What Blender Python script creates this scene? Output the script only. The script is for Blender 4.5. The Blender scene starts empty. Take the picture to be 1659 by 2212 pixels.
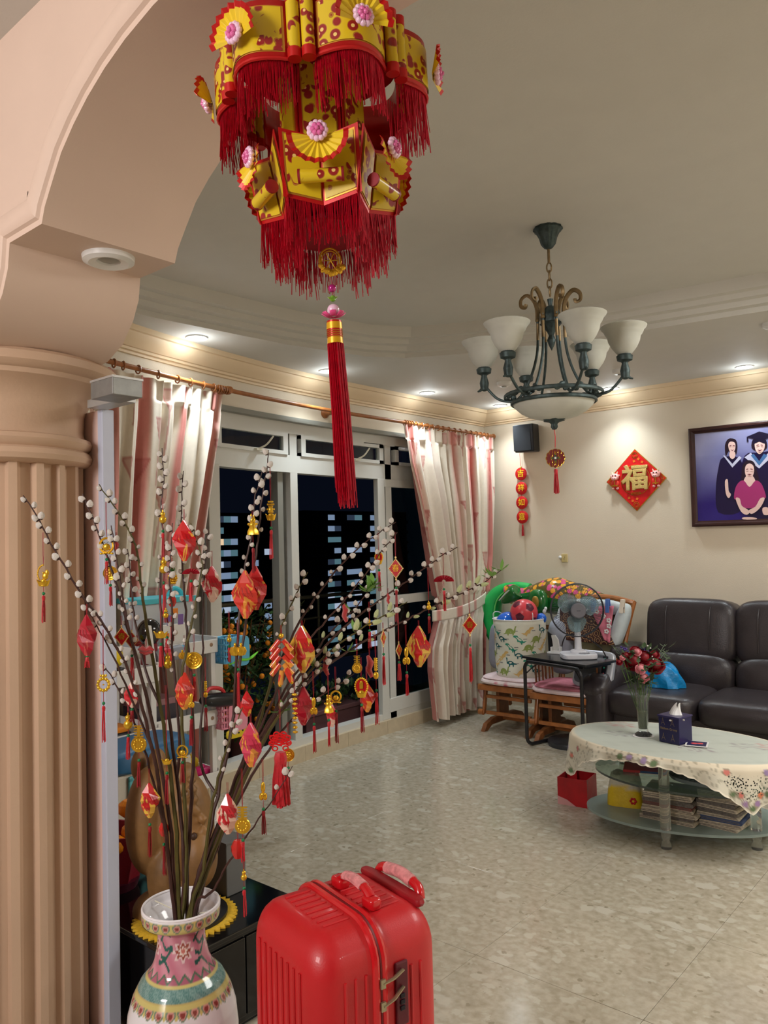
import bpy, bmesh, math, random
from math import sin, cos, pi, radians, sqrt, atan2, hypot
from mathutils import Vector, Matrix, Euler
V = Vector
S = bpy.context.scene
C = S.collection
random.seed(7)
# ------------------------------------------------------------------ camera
FPX = 1690.0
yaw, pitch, roll = radians(130.6), radians(2.15), .025
A_ = V((cos(yaw), sin(yaw), 0)); Fw = (A_*cos(pitch) + V((0, 0, sin(pitch)))).normalized()
R0 = V((sin(yaw), -cos(yaw), 0)); U0 = R0.cross(Fw)
Rt = R0*cos(roll) - U0*sin(roll); Up = U0*cos(roll) + R0*sin(roll)
CAM = V((0, 0, 1.45))
cd = bpy.data.cameras.new('camera'); cam = bpy.data.objects.new('camera', cd); C.objects.link(cam)
cd.sensor_fit = 'VERTICAL'; cd.sensor_height = 36; cd.lens = FPX/2212*36; cd.clip_end = 800; cd.clip_start = .05
m = Matrix((Rt, Up, -Fw)).transposed().to_4x4(); m.translation = CAM
cam.matrix_world = m; S.camera = cam
# ------------------------------------------------------------------ world, exposure
w = bpy.data.worlds.new('night'); S.world = w; w.use_nodes = True
w.node_tree.nodes['Background'].inputs[0].default_value = (.006, .009, .02, 1)
w.node_tree.nodes['Background'].inputs[1].default_value = .35
S.view_settings.view_transform = 'Standard'; S.view_settings.look = 'None'
S.view_settings.exposure = 0.0; S.view_settings.gamma = 1; S.view_settings.use_curve_mapping = False
def lamp(kind, loc, power, col, size=.1, aim=None, spot=120, blend=.6, sizey=None):
    l = bpy.data.lights.new('light', kind); l.energy = power; l.color = col
    if kind == 'AREA':
        l.size = size
        if sizey: l.shape = 'RECTANGLE'; l.size_y = sizey
    elif kind == 'SPOT': l.spot_size = radians(spot); l.spot_blend = blend; l.shadow_soft_size = size
    else: l.shadow_soft_size = size
    o = bpy.data.objects.new('light', l); C.objects.link(o); o.location = loc
    if aim is not None: o.rotation_euler = (V(aim)-V(loc)).to_track_quat('-Z', 'Y').to_euler()
    return o
COOL = (.86, .95, 1.0); WARM = (1.0, .83, .66)
SPOTS = [(-3.50, 2.555), (-3.60, 3.667), (-3.62, 4.77), (-3.55, 5.70), (-2.55, 5.70), (-1.571, 5.666), (-.45, 5.65), (.7, 5.6), (-3.42, 1.48)]  # the last one is an unseen downlight added to brighten the toy shelf
for x, y in SPOTS:
    lamp('SPOT', (x, y, 2.565), 36 if y > 1.6 else 75, COOL, .05, (x, y, 0), 112, 1)
    lamp('POINT', (x, y, 2.50), 1.1, COOL, .03)
# unseen fill lamps, added: one level towards the arch face, one in the tray
lamp('AREA', (-1.2, -2.0, 2.20), 70, (1, .94, .91), .8, (-1.95, 1, 1.9))
lamp('AREA', (.2, 3.4, 2.72), 60, (1, .97, .93), 1.2, (.2, 3.4, 0))
for x, y in ((2.3, 1.9), (2.3, 3.0), (2.3, 4.1), (1.9, 5.2), (2.3, 1.3)):   # unseen spots added as floor fill right of the frame, clear of the soffit
    lamp('SPOT', (x, y, 2.57), 130, (1, .98, .95), .06, (x-.5, y, 0), 124, 1)
# ------------------------------------------------------------------ pixel -> place helpers (used with each thing's real distance)
def ray(x, y): return Fw + Rt*((x-829.5)/FPX) - Up*((y-1106)/FPX)
def P(x, y, d): return CAM + ray(x, y)*d
def onX(x, y, X): r = ray(x, y); return CAM + r*(X/r.x)
def onY(x, y, Y): r = ray(x, y); return CAM + r*(Y/r.y)
def onZ(x, y, Z): r = ray(x, y); return CAM + r*((Z-1.45)/r.z)
# ------------------------------------------------------------------ materials
MT = {}
def mat(name, col, rough=.5, metal=0, noise=0, nscale=8, bump=0, bscale=60, emit=None, estr=0, trans=0, alpha=1, coat=0, ior=1.45, attr=False, spec=None, sheen=0):
    if name in MT: return MT[name]
    m = bpy.data.materials.new(name); m.use_nodes = True; nt = m.node_tree; b = nt.nodes['Principled BSDF']
    def s(k, v):
        if k in b.inputs: b.inputs[k].default_value = v
    s('Base Color', (*col, 1)); s('Roughness', rough); s('Metallic', metal); s('IOR', ior)
    s('Transmission Weight', trans); s('Alpha', alpha); s('Coat Weight', coat); s('Coat Roughness', .08)
    s('Sheen Weight', sheen)
    if spec is not None: s('Specular IOR Level', spec)
    if emit: s('Emission Color', (*emit, 1)); s('Emission Strength', estr)
    tc = nt.nodes.new('ShaderNodeTexCoord')
    src = None
    if attr:
        a = nt.nodes.new('ShaderNodeAttribute'); a.attribute_name = 'col'; src = a.outputs['Color']
    if noise or attr:
        n = nt.nodes.new('ShaderNodeTexNoise'); n.inputs['Scale'].default_value = nscale; n.inputs['Detail'].default_value = 5
        nt.links.new(tc.outputs['Object'], n.inputs['Vector'])
        mr = nt.nodes.new('ShaderNodeMapRange'); mr.inputs['From Min'].default_value = .3; mr.inputs['From Max'].default_value = .7
        mr.inputs['To Min'].default_value = 1-noise; mr.inputs['To Max'].default_value = 1+noise*.5
        nt.links.new(n.outputs[0], mr.inputs['Value'])
        mx = nt.nodes.new('ShaderNodeVectorMath'); mx.operation = 'SCALE'
        if src: nt.links.new(src, mx.inputs[0])
        else: mx.inputs[0].default_value = col
        nt.links.new(mr.outputs[0], mx.inputs['Scale']); nt.links.new(mx.outputs[0], b.inputs['Base Color'])
    if bump:
        n2 = nt.nodes.new('ShaderNodeTexNoise'); n2.inputs['Scale'].default_value = bscale; n2.inputs['Detail'].default_value = 4
        nt.links.new(tc.outputs['Object'], n2.inputs['Vector'])
        bp = nt.nodes.new('ShaderNodeBump'); bp.inputs['Strength'].default_value = bump; bp.inputs['Distance'].default_value = .004
        nt.links.new(n2.outputs[0], bp.inputs['Height']); nt.links.new(bp.outputs[0], b.inputs['Normal'])
    MT[name] = m; return m
def sr(r, g, b):   # photo colour (0-255) -> linear
    f = lambda c: (c/255/12.92) if c/255 <= .04045 else ((c/255+.055)/1.055)**2.4
    return (f(r), f(g), f(b))
# ------------------------------------------------------------------ mesh builder
class M:
    def __init__(s): s.v = []; s.f = []; s.m = []; s.k = 0; s.col = None
    def add(s, vs, fs, T=None):
        o = len(s.v)
        s.v += [tuple(T @ V(p)) if T else tuple(p) for p in vs]
        s.f += [tuple(i+o for i in f) for f in fs]; s.m += [s.k]*len(fs)
        return s
    def mi(s, k): s.k = k; return s
    def box(s, c, d, rot=None, T=None):
        x, y, z = d[0]/2, d[1]/2, d[2]/2
        R = rot.to_matrix() if isinstance(rot, Euler) else (Euler(rot).to_matrix() if rot else Matrix.Identity(3))
        vs = [R @ V((a*x, b*y, e*z)) + V(c) for a in (-1, 1) for b in (-1, 1) for e in (-1, 1)]
        return s.add(vs, [(0, 1, 3, 2), (4, 6, 7, 5), (0, 4, 5, 1), (2, 3, 7, 6), (0, 2, 6, 4), (1, 5, 7, 3)], T)
    def b2(s, a, b):  # box from corner to corner
        return s.box([(a[i]+b[i])/2 for i in range(3)], [abs(b[i]-a[i]) for i in range(3)])
    def tube(s, pts, r, n=8, closed=False, flat=1.0, T=None):
        pts = [V(p) for p in pts]; N = len(pts); rs = r if isinstance(r, (list, tuple)) else [r]*N
        vs = []; up = None
        for i, p in enumerate(pts):
            if closed: t = pts[(i+1) % N]-pts[i-1]
            else: t = pts[min(i+1, N-1)]-pts[max(i-1, 0)]
            t = t.normalized() if t.length > 1e-9 else V((0, 0, 1))
            if up is None:
                up = t.orthogonal().normalized()
                if abs(t.z) < .9: up = (V((0, 0, 1))-t*t.z).normalized()
            else:
                up = up - t*up.dot(t); up = up.normalized() if up.length > 1e-6 else t.orthogonal().normalized()
            sd = t.cross(up)
            for k in range(n):
                a = 2*pi*k/n; vs.append(p + up*cos(a)*rs[i]*flat + sd*sin(a)*rs[i])
        fs = []
        for i in range(N if closed else N-1):
            j = (i+1) % N
            for k in range(n): fs.append((i*n+k, i*n+(k+1) % n, j*n+(k+1) % n, j*n+k))
        if not closed: fs += [tuple(range(n-1, -1, -1)), tuple((N-1)*n+k for k in range(n))]
        return s.add(vs, fs, T)
    def lathe(s, prof, n=32, c=(0, 0, 0), T=None, lob=0, amp=0):
        vs = []; fs = []; L = len(prof)
        for r, z in prof:
            for k in range(n):
                a = 2*pi*k/n; q = r*(1+amp*cos(lob*a)) if lob else r
                vs.append((c[0]+q*cos(a), c[1]+q*sin(a), c[2]+z))
        for i in range(L-1):
            for k in range(n): fs.append((i*n+k, i*n+(k+1) % n, (i+1)*n+(k+1) % n, (i+1)*n+k))
        if prof[0][0] > 1e-6: fs.append(tuple(range(n-1, -1, -1)))
        if prof[-1][0] > 1e-6: fs.append(tuple((L-1)*n+k for k in range(n)))
        return s.add(vs, fs, T)
    def shell(s, prof, n=32, c=(0, 0, 0), T=None, lob=0, amp=0):  # open lathe, no caps
        vs = []; fs = []; L = len(prof)
        for r, z in prof:
            for k in range(n):
                a = 2*pi*k/n; q = r*(1+amp*cos(lob*a)) if lob else r
                vs.append((c[0]+q*cos(a), c[1]+q*sin(a), c[2]+z))
        for i in range(L-1):
            for k in range(n): fs.append((i*n+k, i*n+(k+1) % n, (i+1)*n+(k+1) % n, (i+1)*n+k))
        return s.add(vs, fs, T)
    def sq(s, c, d, e1=1, e2=1, n=16, mm=10, rot=None, T=None):  # superquadric (e=1: ellipsoid, e<1: boxier)
        R = Euler(rot).to_matrix() if rot else Matrix.Identity(3)
        g = lambda v, e: (abs(v)**e)*(1 if v >= 0 else -1)
        vs = []; fs = []
        for i in range(mm+1):
            p = -pi/2+pi*i/mm
            for k in range(n):
                a = 2*pi*(k+.5)/n
                vs.append(R @ V((d[0]*g(cos(p), e1)*g(cos(a), e2), d[1]*g(cos(p), e1)*g(sin(a), e2), d[2]*g(sin(p), e1))) + V(c))
        for i in range(mm):
            for k in range(n): fs.append((i*n+k, i*n+(k+1) % n, (i+1)*n+(k+1) % n, (i+1)*n+k))
        return s.add(vs, fs, T)
    def ell(s, c, d, n=12, mm=8, rot=None, T=None):
        if not isinstance(d, (tuple, list)): d = (d, d, d)
        return s.sq(c, d, 1, 1, n, mm, rot, T)
    def prism(s, poly, fn, t0, t1, T=None):  # poly 2-D; fn(u,v,t) -> 3-D
        n = len(poly)
        vs = [fn(u, v, t0) for u, v in poly]+[fn(u, v, t1) for u, v in poly]
        fs = [tuple(range(n-1, -1, -1)), tuple(range(n, 2*n))]+[(i, (i+1) % n, n+(i+1) % n, n+i) for i in range(n)]
        return s.add(vs, fs, T)
    def grid(s, nu, nv, fn, flip=False, closeu=False, T=None, col=None):
        o = len(s.v); vs = [fn(i/nu, j/nv) for j in range(nv+1) for i in range(nu+(0 if closeu else 1))]
        W = nu+(0 if closeu else 1); fs = []
        for j in range(nv):
            for i in range(nu):
                q = (j*W+i, j*W+(i+1) % W, (j+1)*W+(i+1) % W, (j+1)*W+i)
                fs.append(q[::-1] if flip else q)
        if col:
            if s.col is None: s.col = {}
            for j in range(nv+1):
                for i in range(W): s.col[o+j*W+i] = col(i/nu, j/nv)
        return s.add(vs, fs, T)
    def out(s, name, mats, parent=None, smooth=True, world=False, bevel=0, sub=0, solid=0, loc=None, kind=None, auto=None):
        me = bpy.data.meshes.new(name)
        vs = s.v
        if world and parent is not None:
            pl = parent.location
            vs = [(a-pl.x, b-pl.y, c-pl.z) for a, b, c in vs]
        me.from_pydata(vs, [], s.f); me.validate(clean_customdata=False)
        ms = mats if isinstance(mats, (list, tuple)) else [mats]
        for q in ms: me.materials.append(q)
        if len(ms) > 1 and len(me.polygons) == len(s.m): me.polygons.foreach_set('material_index', s.m)
        if s.col is not None:
            ca = me.color_attributes.new('col', 'FLOAT_COLOR', 'POINT'); buf = []
            for i in range(len(vs)): buf += list(s.col.get(i, (.8, .8, .8)))+[1]
            ca.data.foreach_set('color', buf)
        bm = bmesh.new(); bm.from_mesh(me); bmesh.ops.recalc_face_normals(bm, faces=bm.faces); bm.to_mesh(me); bm.free()
        if smooth:
            me.polygons.foreach_set('use_smooth', [True]*len(me.polygons))
            try: me.set_sharp_from_angle(angle=radians(auto or 38))
            except Exception: pass
        o = bpy.data.objects.new(name, me); C.objects.link(o)
        if parent is not None: o.parent = parent
        if loc is not None: o.location = loc
        if bevel: b = o.modifiers.new('b', 'BEVEL'); b.width = bevel; b.segments = 2; b.limit_method = 'ANGLE'
        if sub: b = o.modifiers.new('s', 'SUBSURF'); b.levels = sub; b.render_levels = sub
        if solid: b = o.modifiers.new('t', 'SOLIDIFY'); b.thickness = solid; b.offset = 0
        if kind: o['kind'] = kind
        return o
def thing(name, label, cat, loc=(0, 0, 0), rz=0, group=None, rot=None):
    o = bpy.data.objects.new(name, None); C.objects.link(o); o.location = loc; o.rotation_euler = rot or (0, 0, rz)
    o['label'] = label; o['category'] = cat; o.empty_display_size = .05
    if group: o['group'] = group
    return o
def tag(o, label, cat, group=None):
    o['label'] = label; o['category'] = cat
    if group: o['group'] = group
    return o
def struct(o): o['kind'] = 'structure'; return o
def rehang(o, loc):   # move the origin of a top-level mesh to its own place
    loc = V(loc); o.data.transform(Matrix.Translation(-loc)); o.location = loc; return o
def inst(o, parent=None, loc=None, rot=None, name=None, scale=None):
    c = o.copy(); C.objects.link(c)
    if parent is not None: c.parent = parent
    if loc is not None: c.location = loc
    if rot is not None: c.rotation_euler = rot
    if scale is not None: c.scale = scale
    return c
def dup(root, loc, rz=None, label=None, group=None, scale=None):
    r = root.copy(); C.objects.link(r); r.location = loc
    if rz is not None: r.rotation_euler = (0, 0, rz)
    if label: r['label'] = label
    if group: r['group'] = group
    if scale: r.scale = (scale,)*3
    def rec(a, b):
        for ch in list(a.children):
            if ch.name in C.objects: c = ch.copy(); C.objects.link(c); c.parent = b; rec(ch, c)
    rec(root, r); return r
def text(s, size, m, parent, loc, rot, ext=.002, bev=0, name='lettering', sx=1):
    cu = bpy.data.curves.new('t', 'FONT'); cu.body = s; cu.size = size; cu.extrude = ext; cu.bevel_depth = bev; cu.offset = bev*.4
    cu.align_x = 'CENTER'; cu.align_y = 'CENTER'; cu.resolution_u = 3
    o = bpy.data.objects.new('t', cu); C.objects.link(o); bpy.context.view_layer.update()
    me = bpy.data.meshes.new_from_object(o.evaluated_get(bpy.context.evaluated_depsgraph_get()))
    bpy.data.objects.remove(o); me.materials.clear(); me.materials.append(m)
    o = bpy.data.objects.new(name, me); C.objects.link(o)
    if parent is not None: o.parent = parent
    o.location = loc; o.rotation_euler = rot; o.scale = (sx, 1, 1); return o
def arc(cx, cy, r, a0, a1, n): return [(cx+r*cos(radians(a0+(a1-a0)*i/n)), cy+r*sin(radians(a0+(a1-a0)*i/n))) for i in range(n+1)]
def lerp(a, b, t): return a+(b-a)*t
def pick(L, t):  # piecewise-linear table [(t,val)...]
    for (a, x), (b, y) in zip(L, L[1:]):
        if t <= b: return lerp(x, y, (t-a)/(b-a) if b > a else 0)
    return L[-1][1]
def bez(pts, n=6):   # Catmull-Rom through points
    pts = [V(p) for p in pts]; o = []
    for i in range(len(pts)-1):
        p0 = pts[max(i-1, 0)]; p1 = pts[i]; p2 = pts[i+1]; p3 = pts[min(i+2, len(pts)-1)]
        for k in range(n):
            t = k/n
            o.append(.5*((2*p1)+(p2-p0)*t+(2*p0-5*p1+4*p2-p3)*t*t+(3*p1-p0-3*p2+p3)*t**3))
    o.append(pts[-1]); return o
# ================================================================== STRUCTURE
peach = mat('peach paint', sr(216, 192, 175), .55, noise=.04, nscale=3, bump=.04, bscale=150)
pinkp = mat('pink paint', sr(226, 196, 186), .55, noise=.06, nscale=3, bump=.12, bscale=90)
wallm = mat('beige wall', sr(222, 209, 187), .6, noise=.04, nscale=2, bump=.2, bscale=150)
ceilm = mat('ceiling paint', sr(206, 204, 197), .7, noise=.02, bump=.1, bscale=120)
creamtrim = mat('cream trim', sr(232, 208, 172), .5)
winw = mat('white window metal', sr(214, 214, 208), .4)
winin = mat('grey window track', sr(140, 140, 132), .45)
def Xw(y): return -3.88+(.25*((4.2-y)/2)**2 if y < 4.2 else 0)
# ---- floor: base slab and polished stone tiles
fl = M().box((-.8, 2.0, -.05), (8.4, 9.6, .08)).out('floor', mat('floor grout', sr(160, 152, 134), .6)); struct(fl)
tm = bpy.data.materials.new('polished stone'); tm.use_nodes = True; nt = tm.node_tree; b = nt.nodes['Principled BSDF']
N_ = nt.nodes.new; LK = nt.links.new
geo = N_('ShaderNodeNewGeometry')
def chips(scale, warp, st, lo, hi, seed):   # flakes: some Voronoi cells, cut irregular by a warped lookup
    nz = N_('ShaderNodeTexNoise'); nz.inputs['Scale'].default_value = scale*.9; nz.inputs['Detail'].default_value = 4
    wp = N_('ShaderNodeVectorMath'); wp.operation = 'MULTIPLY_ADD'; wp.inputs[1].default_value = (warp,)*3
    LK(geo.outputs['Position'], nz.inputs['Vector']); LK(nz.outputs['Color'], wp.inputs[0]); LK(geo.outputs['Position'], wp.inputs[2])
    s_ = N_('ShaderNodeVectorMath'); s_.operation = 'MULTIPLY_ADD'; s_.inputs[1].default_value = st; s_.inputs[2].default_value = (seed, seed*2, 0); LK(wp.outputs[0], s_.inputs[0])
    v = N_('ShaderNodeTexVoronoi'); v.inputs['Scale'].default_value = scale; v.inputs['Randomness'].default_value = 1; LK(s_.outputs[0], v.inputs['Vector'])
    sp = N_('ShaderNodeSeparateColor'); LK(v.outputs['Color'], sp.inputs[0])
    m1 = N_('ShaderNodeMapRange'); m1.inputs['From Min'].default_value = lo; m1.inputs['From Max'].default_value = hi; LK(sp.outputs[0], m1.inputs['Value'])
    m2 = N_('ShaderNodeMapRange'); m2.inputs['From Min'].default_value = .42; m2.inputs['From Max'].default_value = .30; LK(v.outputs['Distance'], m2.inputs['Value'])
    ml = N_('ShaderNodeMath'); ml.operation = 'MULTIPLY'; LK(m1.outputs[0], ml.inputs[0]); LK(m2.outputs[0], ml.inputs[1]); return ml.outputs[0]
def mixc(f, a, bcol):
    mx = N_('ShaderNodeMixRGB'); LK(f, mx.inputs[0])
    if isinstance(a, tuple): mx.inputs[1].default_value = (*a, 1)
    else: LK(a, mx.inputs[1])
    mx.inputs[2].default_value = (*bcol, 1); return mx.outputs[0]
n3 = N_('ShaderNodeTexNoise'); n3.inputs['Scale'].default_value = 34; n3.inputs['Detail'].default_value = 7; LK(geo.outputs['Position'], n3.inputs['Vector'])
m3 = N_('ShaderNodeMapRange'); m3.inputs['From Min'].default_value = .35; m3.inputs['From Max'].default_value = .68; LK(n3.outputs[0], m3.inputs['Value'])
o_ = mixc(m3.outputs[0], sr(182, 173, 155), sr(158, 150, 130))
o_ = mixc(chips(30, .05, (1, 1.2, 1), .55, .6, 3.1), o_, sr(178, 171, 153))
o_ = mixc(chips(17, .09, (.8, 1.3, 1), .62, .66, 8.7), o_, sr(187, 181, 165))
o_ = mixc(chips(9, .14, (.9, 1.5, 1), .86, .9, 5.3), o_, sr(190, 184, 169))
o_ = mixc(chips(38, .04, (1, 1, 1), .90, .93, 1.3), o_, sr(146, 138, 118))
LK(o_, b.inputs['Base Color']); b.inputs['Roughness'].default_value = .15; b.inputs['IOR'].default_value = 1.5
TS = .6
tmesh = None
for i in range(-8, 5):
    for j in range(-2, 11):
        x, y = i*TS+.2, j*TS-.1
        if x < -4.05 or x > 2.6 or y > 5.9: continue
        if tmesh is None:
            tile = M().box((TS/2, TS/2, -.006), (TS-.0014, TS-.0014, .012)).out('floor_tile', tm, fl, smooth=False, bevel=.0008)
            tile.location = (x, y, 0); tmesh = tile
        else: inst(tmesh, fl, (x, y, 0))
# ---- back wall (the sofa wall)
struct(M().box((-.6, 5.99, 1.29), (6.8, .1, 2.62)).out('wall_back', wallm))
struct(M().box((2.85, 2.6, 1.4), (.1, 6.9, 2.9)).out('wall_right', wallm))
struct(M().box((-.6, -2.6, 1.45), (8, .1, 2.95)).out('wall_front', pinkp))
struct(M().box((-4.1, -1.0, 1.45), (.1, 3.9, 2.95)).out('wall_left_near', pinkp))
# ---- window wall: solid parts follow a slight bow
ys = [1.05+.25*i for i in range(21)]
def band(m_, off0, off1, z0, z1, y0, y1, n=16):
    yy = [lerp(y0, y1, k/n) for k in range(n+1)]
    for a, b_ in zip(yy, yy[1:]):
        vs = [(Xw(a)+off0, a, z0), (Xw(a)+off1, a, z0), (Xw(a)+off1, a, z1), (Xw(a)+off0, a, z1),
              (Xw(b_)+off0, b_, z0), (Xw(b_)+off1, b_, z0), (Xw(b_)+off1, b_, z1), (Xw(b_)+off0, b_, z1)]
        m_.add(vs, [(0, 1, 2, 3), (4, 7, 6, 5), (0, 4, 5, 1), (1, 5, 6, 2), (2, 6, 7, 3), (3, 7, 4, 0)])
    return m_
wl = M(); band(wl, -.14, 0, 2.27, 2.64, 1.05, 5.94); wl.b2((-4.02, 5.35, -.05), (-3.8805, 5.97, 2.272)); band(wl, -.14, 0, 0, 2.3, 1.05, 1.6, 3)
struct(wl.out('wall_left', wallm, auto=20))
# kerb of tiles under the window
kb = struct(band(M(), -.13, -.004, -.02, .094, 1.6, 5.34, 14).out('baseboard_left', mat('kerb grout', sr(140, 125, 105), .6)))
kt = mat('kerb tile', sr(206, 190, 162), .25, noise=.1, nscale=14)
for k in range(8):
    a = 1.9+.435*k; q = a+.433
    tl = M(); band(tl, -.13, .0, 0, .1, a, min(q, 5.345), 3); tl.out('kerb_tile', kt, kb)
# ---- window frame
wf = struct(band(M(), -.11, -.03, .1, .145, 1.6, 5.349).out('window_1', winw))
def pbox(y0, y1, z0, z1, o0=-.11, o1=-.03, name='post', mm=None, parent=None):
    return band(M(), o0, o1, z0, z1, y0, y1, max(1, int(abs(y1-y0)/.2))).out(name, mm or winw, parent or wf, auto=20)
pbox(1.6, 5.349, 1.928, 2.045, name='transom_bar')
pbox(1.6, 5.349, 2.19, 2.285, -.11, -.02, name='head_rail')
pbox(1.6, 5.349, 2.262, 2.292, -.02, .03, name='head_rail', mm=winin)
for y in (2.83, 3.61, 4.62, 1.9): pbox(y-.035, y+.035, .1, 2.2, name='post')
for y in (3.51, 2.75, 2.90): pbox(y-.03, y+.02, .12, 1.93, -.13, -.06, 'track_post', winin)
glass = mat('window glass', (.86, .93, .9), .01, trans=1, ior=1.25)
gglass = mat('door glass', (.22, .42, .34), .02, trans=1, ior=1.3)
for a, q in ((1.95, 2.78), (2.90, 3.55), (3.68, 4.56), (4.70, 5.34)):
    fr = M(); band(fr, -.06, -.02, 2.045, 2.07, a, q, 4); band(fr, -.06, -.02, 2.165, 2.195, a, q, 4)
    band(fr, -.06, -.02, 2.045, 2.195, a, a+.045, 1); band(fr, -.06, -.02, 2.045, 2.195, q-.045, q, 1)
    s_ = fr.out('vent_sash', winw, wf, auto=20)
    pn = M(); band(pn, -.045, -.04, 2.068, 2.167, a+.04, q-.04, 4); pn.out('pane', glass, s_)
    hy = (a+q)/2 + (.03 if a < 3 else .12)
    h = M(); X = Xw(hy); h.box((X-.005, hy, 2.055), (.03, .05, .014)); h.tube(bez([(X-.005, hy, 2.06), (X+.04, hy+.03, 2.085), (X+.06, hy+.07, 2.14)]), [.006]*13, 6); h.out('handle', mat('pale handle', sr(225, 222, 205), .35), s_)
# sliding door leaf with green glass
lf = M()
Xl = -3.88
def lb(y0, y1, z0, z1): lf.b2((Xl-.07, y0, z0), (Xl-.025, y1, z1))
lb(4.49, 4.57, .1, 1.93); lb(5.25, 5.33, .1, 1.93); lb(4.57, 5.25, .145, .25); lb(4.57, 5.25, .96, 1.03); lb(4.57, 5.25, 1.87, 1.93)
leaf = lf.out('door_leaf', winw, wf, smooth=False, bevel=.004)
M().box((Xl-.048, 4.91, 1.06), (.006, .70, 1.66)).out('pane', gglass, leaf)
M().box((Xl-.02, 4.515, .97), (.008, .018, .18)).out('latch', winin, leaf, bevel=.002)
# second leaf slid open far left
l2 = M(); l2.b2((-3.77, 2.79, .14), (-3.73, 2.87, 1.93)); l2.out('door_leaf', winw, wf, smooth=False, bevel=.003)
# ---- ceiling with an oval tray
low, tray = 2.585, 2.745
poly = [(-3.30, 1.22), (-3.34, 2.2), (-3.28, 3.0), (-3.16, 3.55), (-3.02, 3.76), (-2.72, 3.93), (-2.3, 4.08), (-1.87, 4.19), (-1.07, 4.32), (-.2, 4.40), (.6, 4.35), (1.3, 4.1), (1.7, 3.4), (1.8, 2.2), (1.8, 1.22)]
cen = V((-.8, 2.4))
def inset(p, d):
    v = V(p)-cen; L = v.length; return tuple(V(p)-v/L*d)
bm = bmesh.new()
outer = [(-4.1, 1.19), (2.8, 1.19), (2.8, 5.96), (-4.1, 5.96)]
ov = [bm.verts.new((x, y, low)) for x, y in outer]; iv = [bm.verts.new((x, y, low)) for x, y in poly]
ed = [bm.edges.new((ov[i], ov[(i+1) % 4])) for i in range(4)]+[bm.edges.new((iv[i], iv[(i+1) % len(iv)])) for i in range(len(iv))]
bmesh.ops.triangle_fill(bm, use_beauty=True, edges=ed)
me = bpy.data.meshes.new('ceiling'); bm.to_mesh(me); bm.free(); me.materials.append(ceilm)
ce = bpy.data.objects.new('ceiling', me); C.objects.link(ce); struct(ce)
tr = M()
prof = [(0, 0), (0, .028), (.035, .034), (.04, .062), (.075, .068), (.08, .095), (.115, .10), (.13, tray-low)]
L = len(poly)
vs = [(*inset(p, d), low+z) for d, z in prof for p in poly]
fs = [(i*L+k, i*L+(k+1) % L, (i+1)*L+(k+1) % L, (i+1)*L+k) for i in range(len(prof)-1) for k in range(L)]
tr.add(vs, fs); tr.out('cornice_step', ceilm, ce, auto=25)
M().box((-.7, 2.6, tray+.02), (5.6, 3.9, .04)).out('tray_panel', ceilm, ce)
struct(M().box((-.7, -.85, 2.93), (7, 4.0, .05)).out('ceiling_near', ceilm))
# ---- crown moulding along window wall and back wall
cp = [(0, 2.46), (.012, 2.462), (.014, 2.474), (.03, 2.478), (.034, 2.49), (.045, 2.492), (.075, 2.52), (.095, 2.545), (.10, 2.556), (.118, 2.558), (.12, 2.585)]
path = [(Xw(y), y) for y in (1.2, 1.6, 2.0, 2.4, 2.8, 3.2, 3.6, 4.0, 4.4, 5.2)]+[(-3.88, 5.94), (-2, 5.94), (2.8, 5.94)]
vs = []
for i, (x, y) in enumerate(path):
    for o, z in cp:
        if i < len(path)-3: vs.append((x+o, y, z))
        elif i == len(path)-3: vs.append((x+o, y-o, z))
        else: vs.append((x, y-o, z))
n = len(cp); fs = [(i*n+k, i*n+k+1, (i+1)*n+k+1, (i+1)*n+k) for i in range(len(path)-1) for k in range(n-1)]
struct(M().add(vs, fs).out('trim_1', creamtrim, auto=20))
wst = M(); wst.box((-.6, 5.885, 2.578), (6.5, .02, .012)); struct(wst.out('trim_2', mat('white edge', sr(235, 235, 230), .5)))
# ---- downlights
glow = mat('downlight glow', (1, 1, 1), emit=(.90, .97, 1.0), estr=14)
rimm = mat('downlight rim', sr(225, 225, 222), .4)
LBL = ['lit downlight above the left curtain nearest the arch', 'lit downlight in front of the long window behind the red tassel', 'lit downlight over the right end of the window', 'lit downlight in the ceiling corner left of the speaker',
       'lit downlight behind the chandelier bowl near the back wall', 'lit downlight above the framed portrait']
for i, (x, y) in enumerate(SPOTS[:6]):
    t = thing('downlight', LBL[i], 'ceiling light', (x, y, low), group='recessed downlights along the ceiling edge')
    M().lathe([(.062, -.001), (.058, -.007), (.05, -.004), (.048, -.001)], 32).out('rim', rimm, t)
    M().lathe([(.0, -.0045), (.046, -.0045), (.047, -.0015)], 32).out('lens', glow, t)
for lb_, x, y in (('round unlit ceiling fitting at the right edge above the portrait', -1.12, 4.60), ('small unlit round ceiling fitting left of the chandelier shades', -3.0, 4.88), ('small unlit ceiling fitting seen between the right chandelier shades', -2.22, 5.12), ('unlit round ceiling fitting behind the chandelier bowl', -2.98, 5.42)):
    t = thing('ceiling_fitting', lb_, 'ceiling light', (x, y, low), group='unlit ceiling fittings')
    M().lathe([(.055, 0), (.052, -.02), (.04, -.028), (.0, -.03)], 24).out('cover', rimm, t)
    M().lathe([(.02, -.028), (.018, -.036), (0, -.037)], 16).out('sensor', winin, t)
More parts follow.
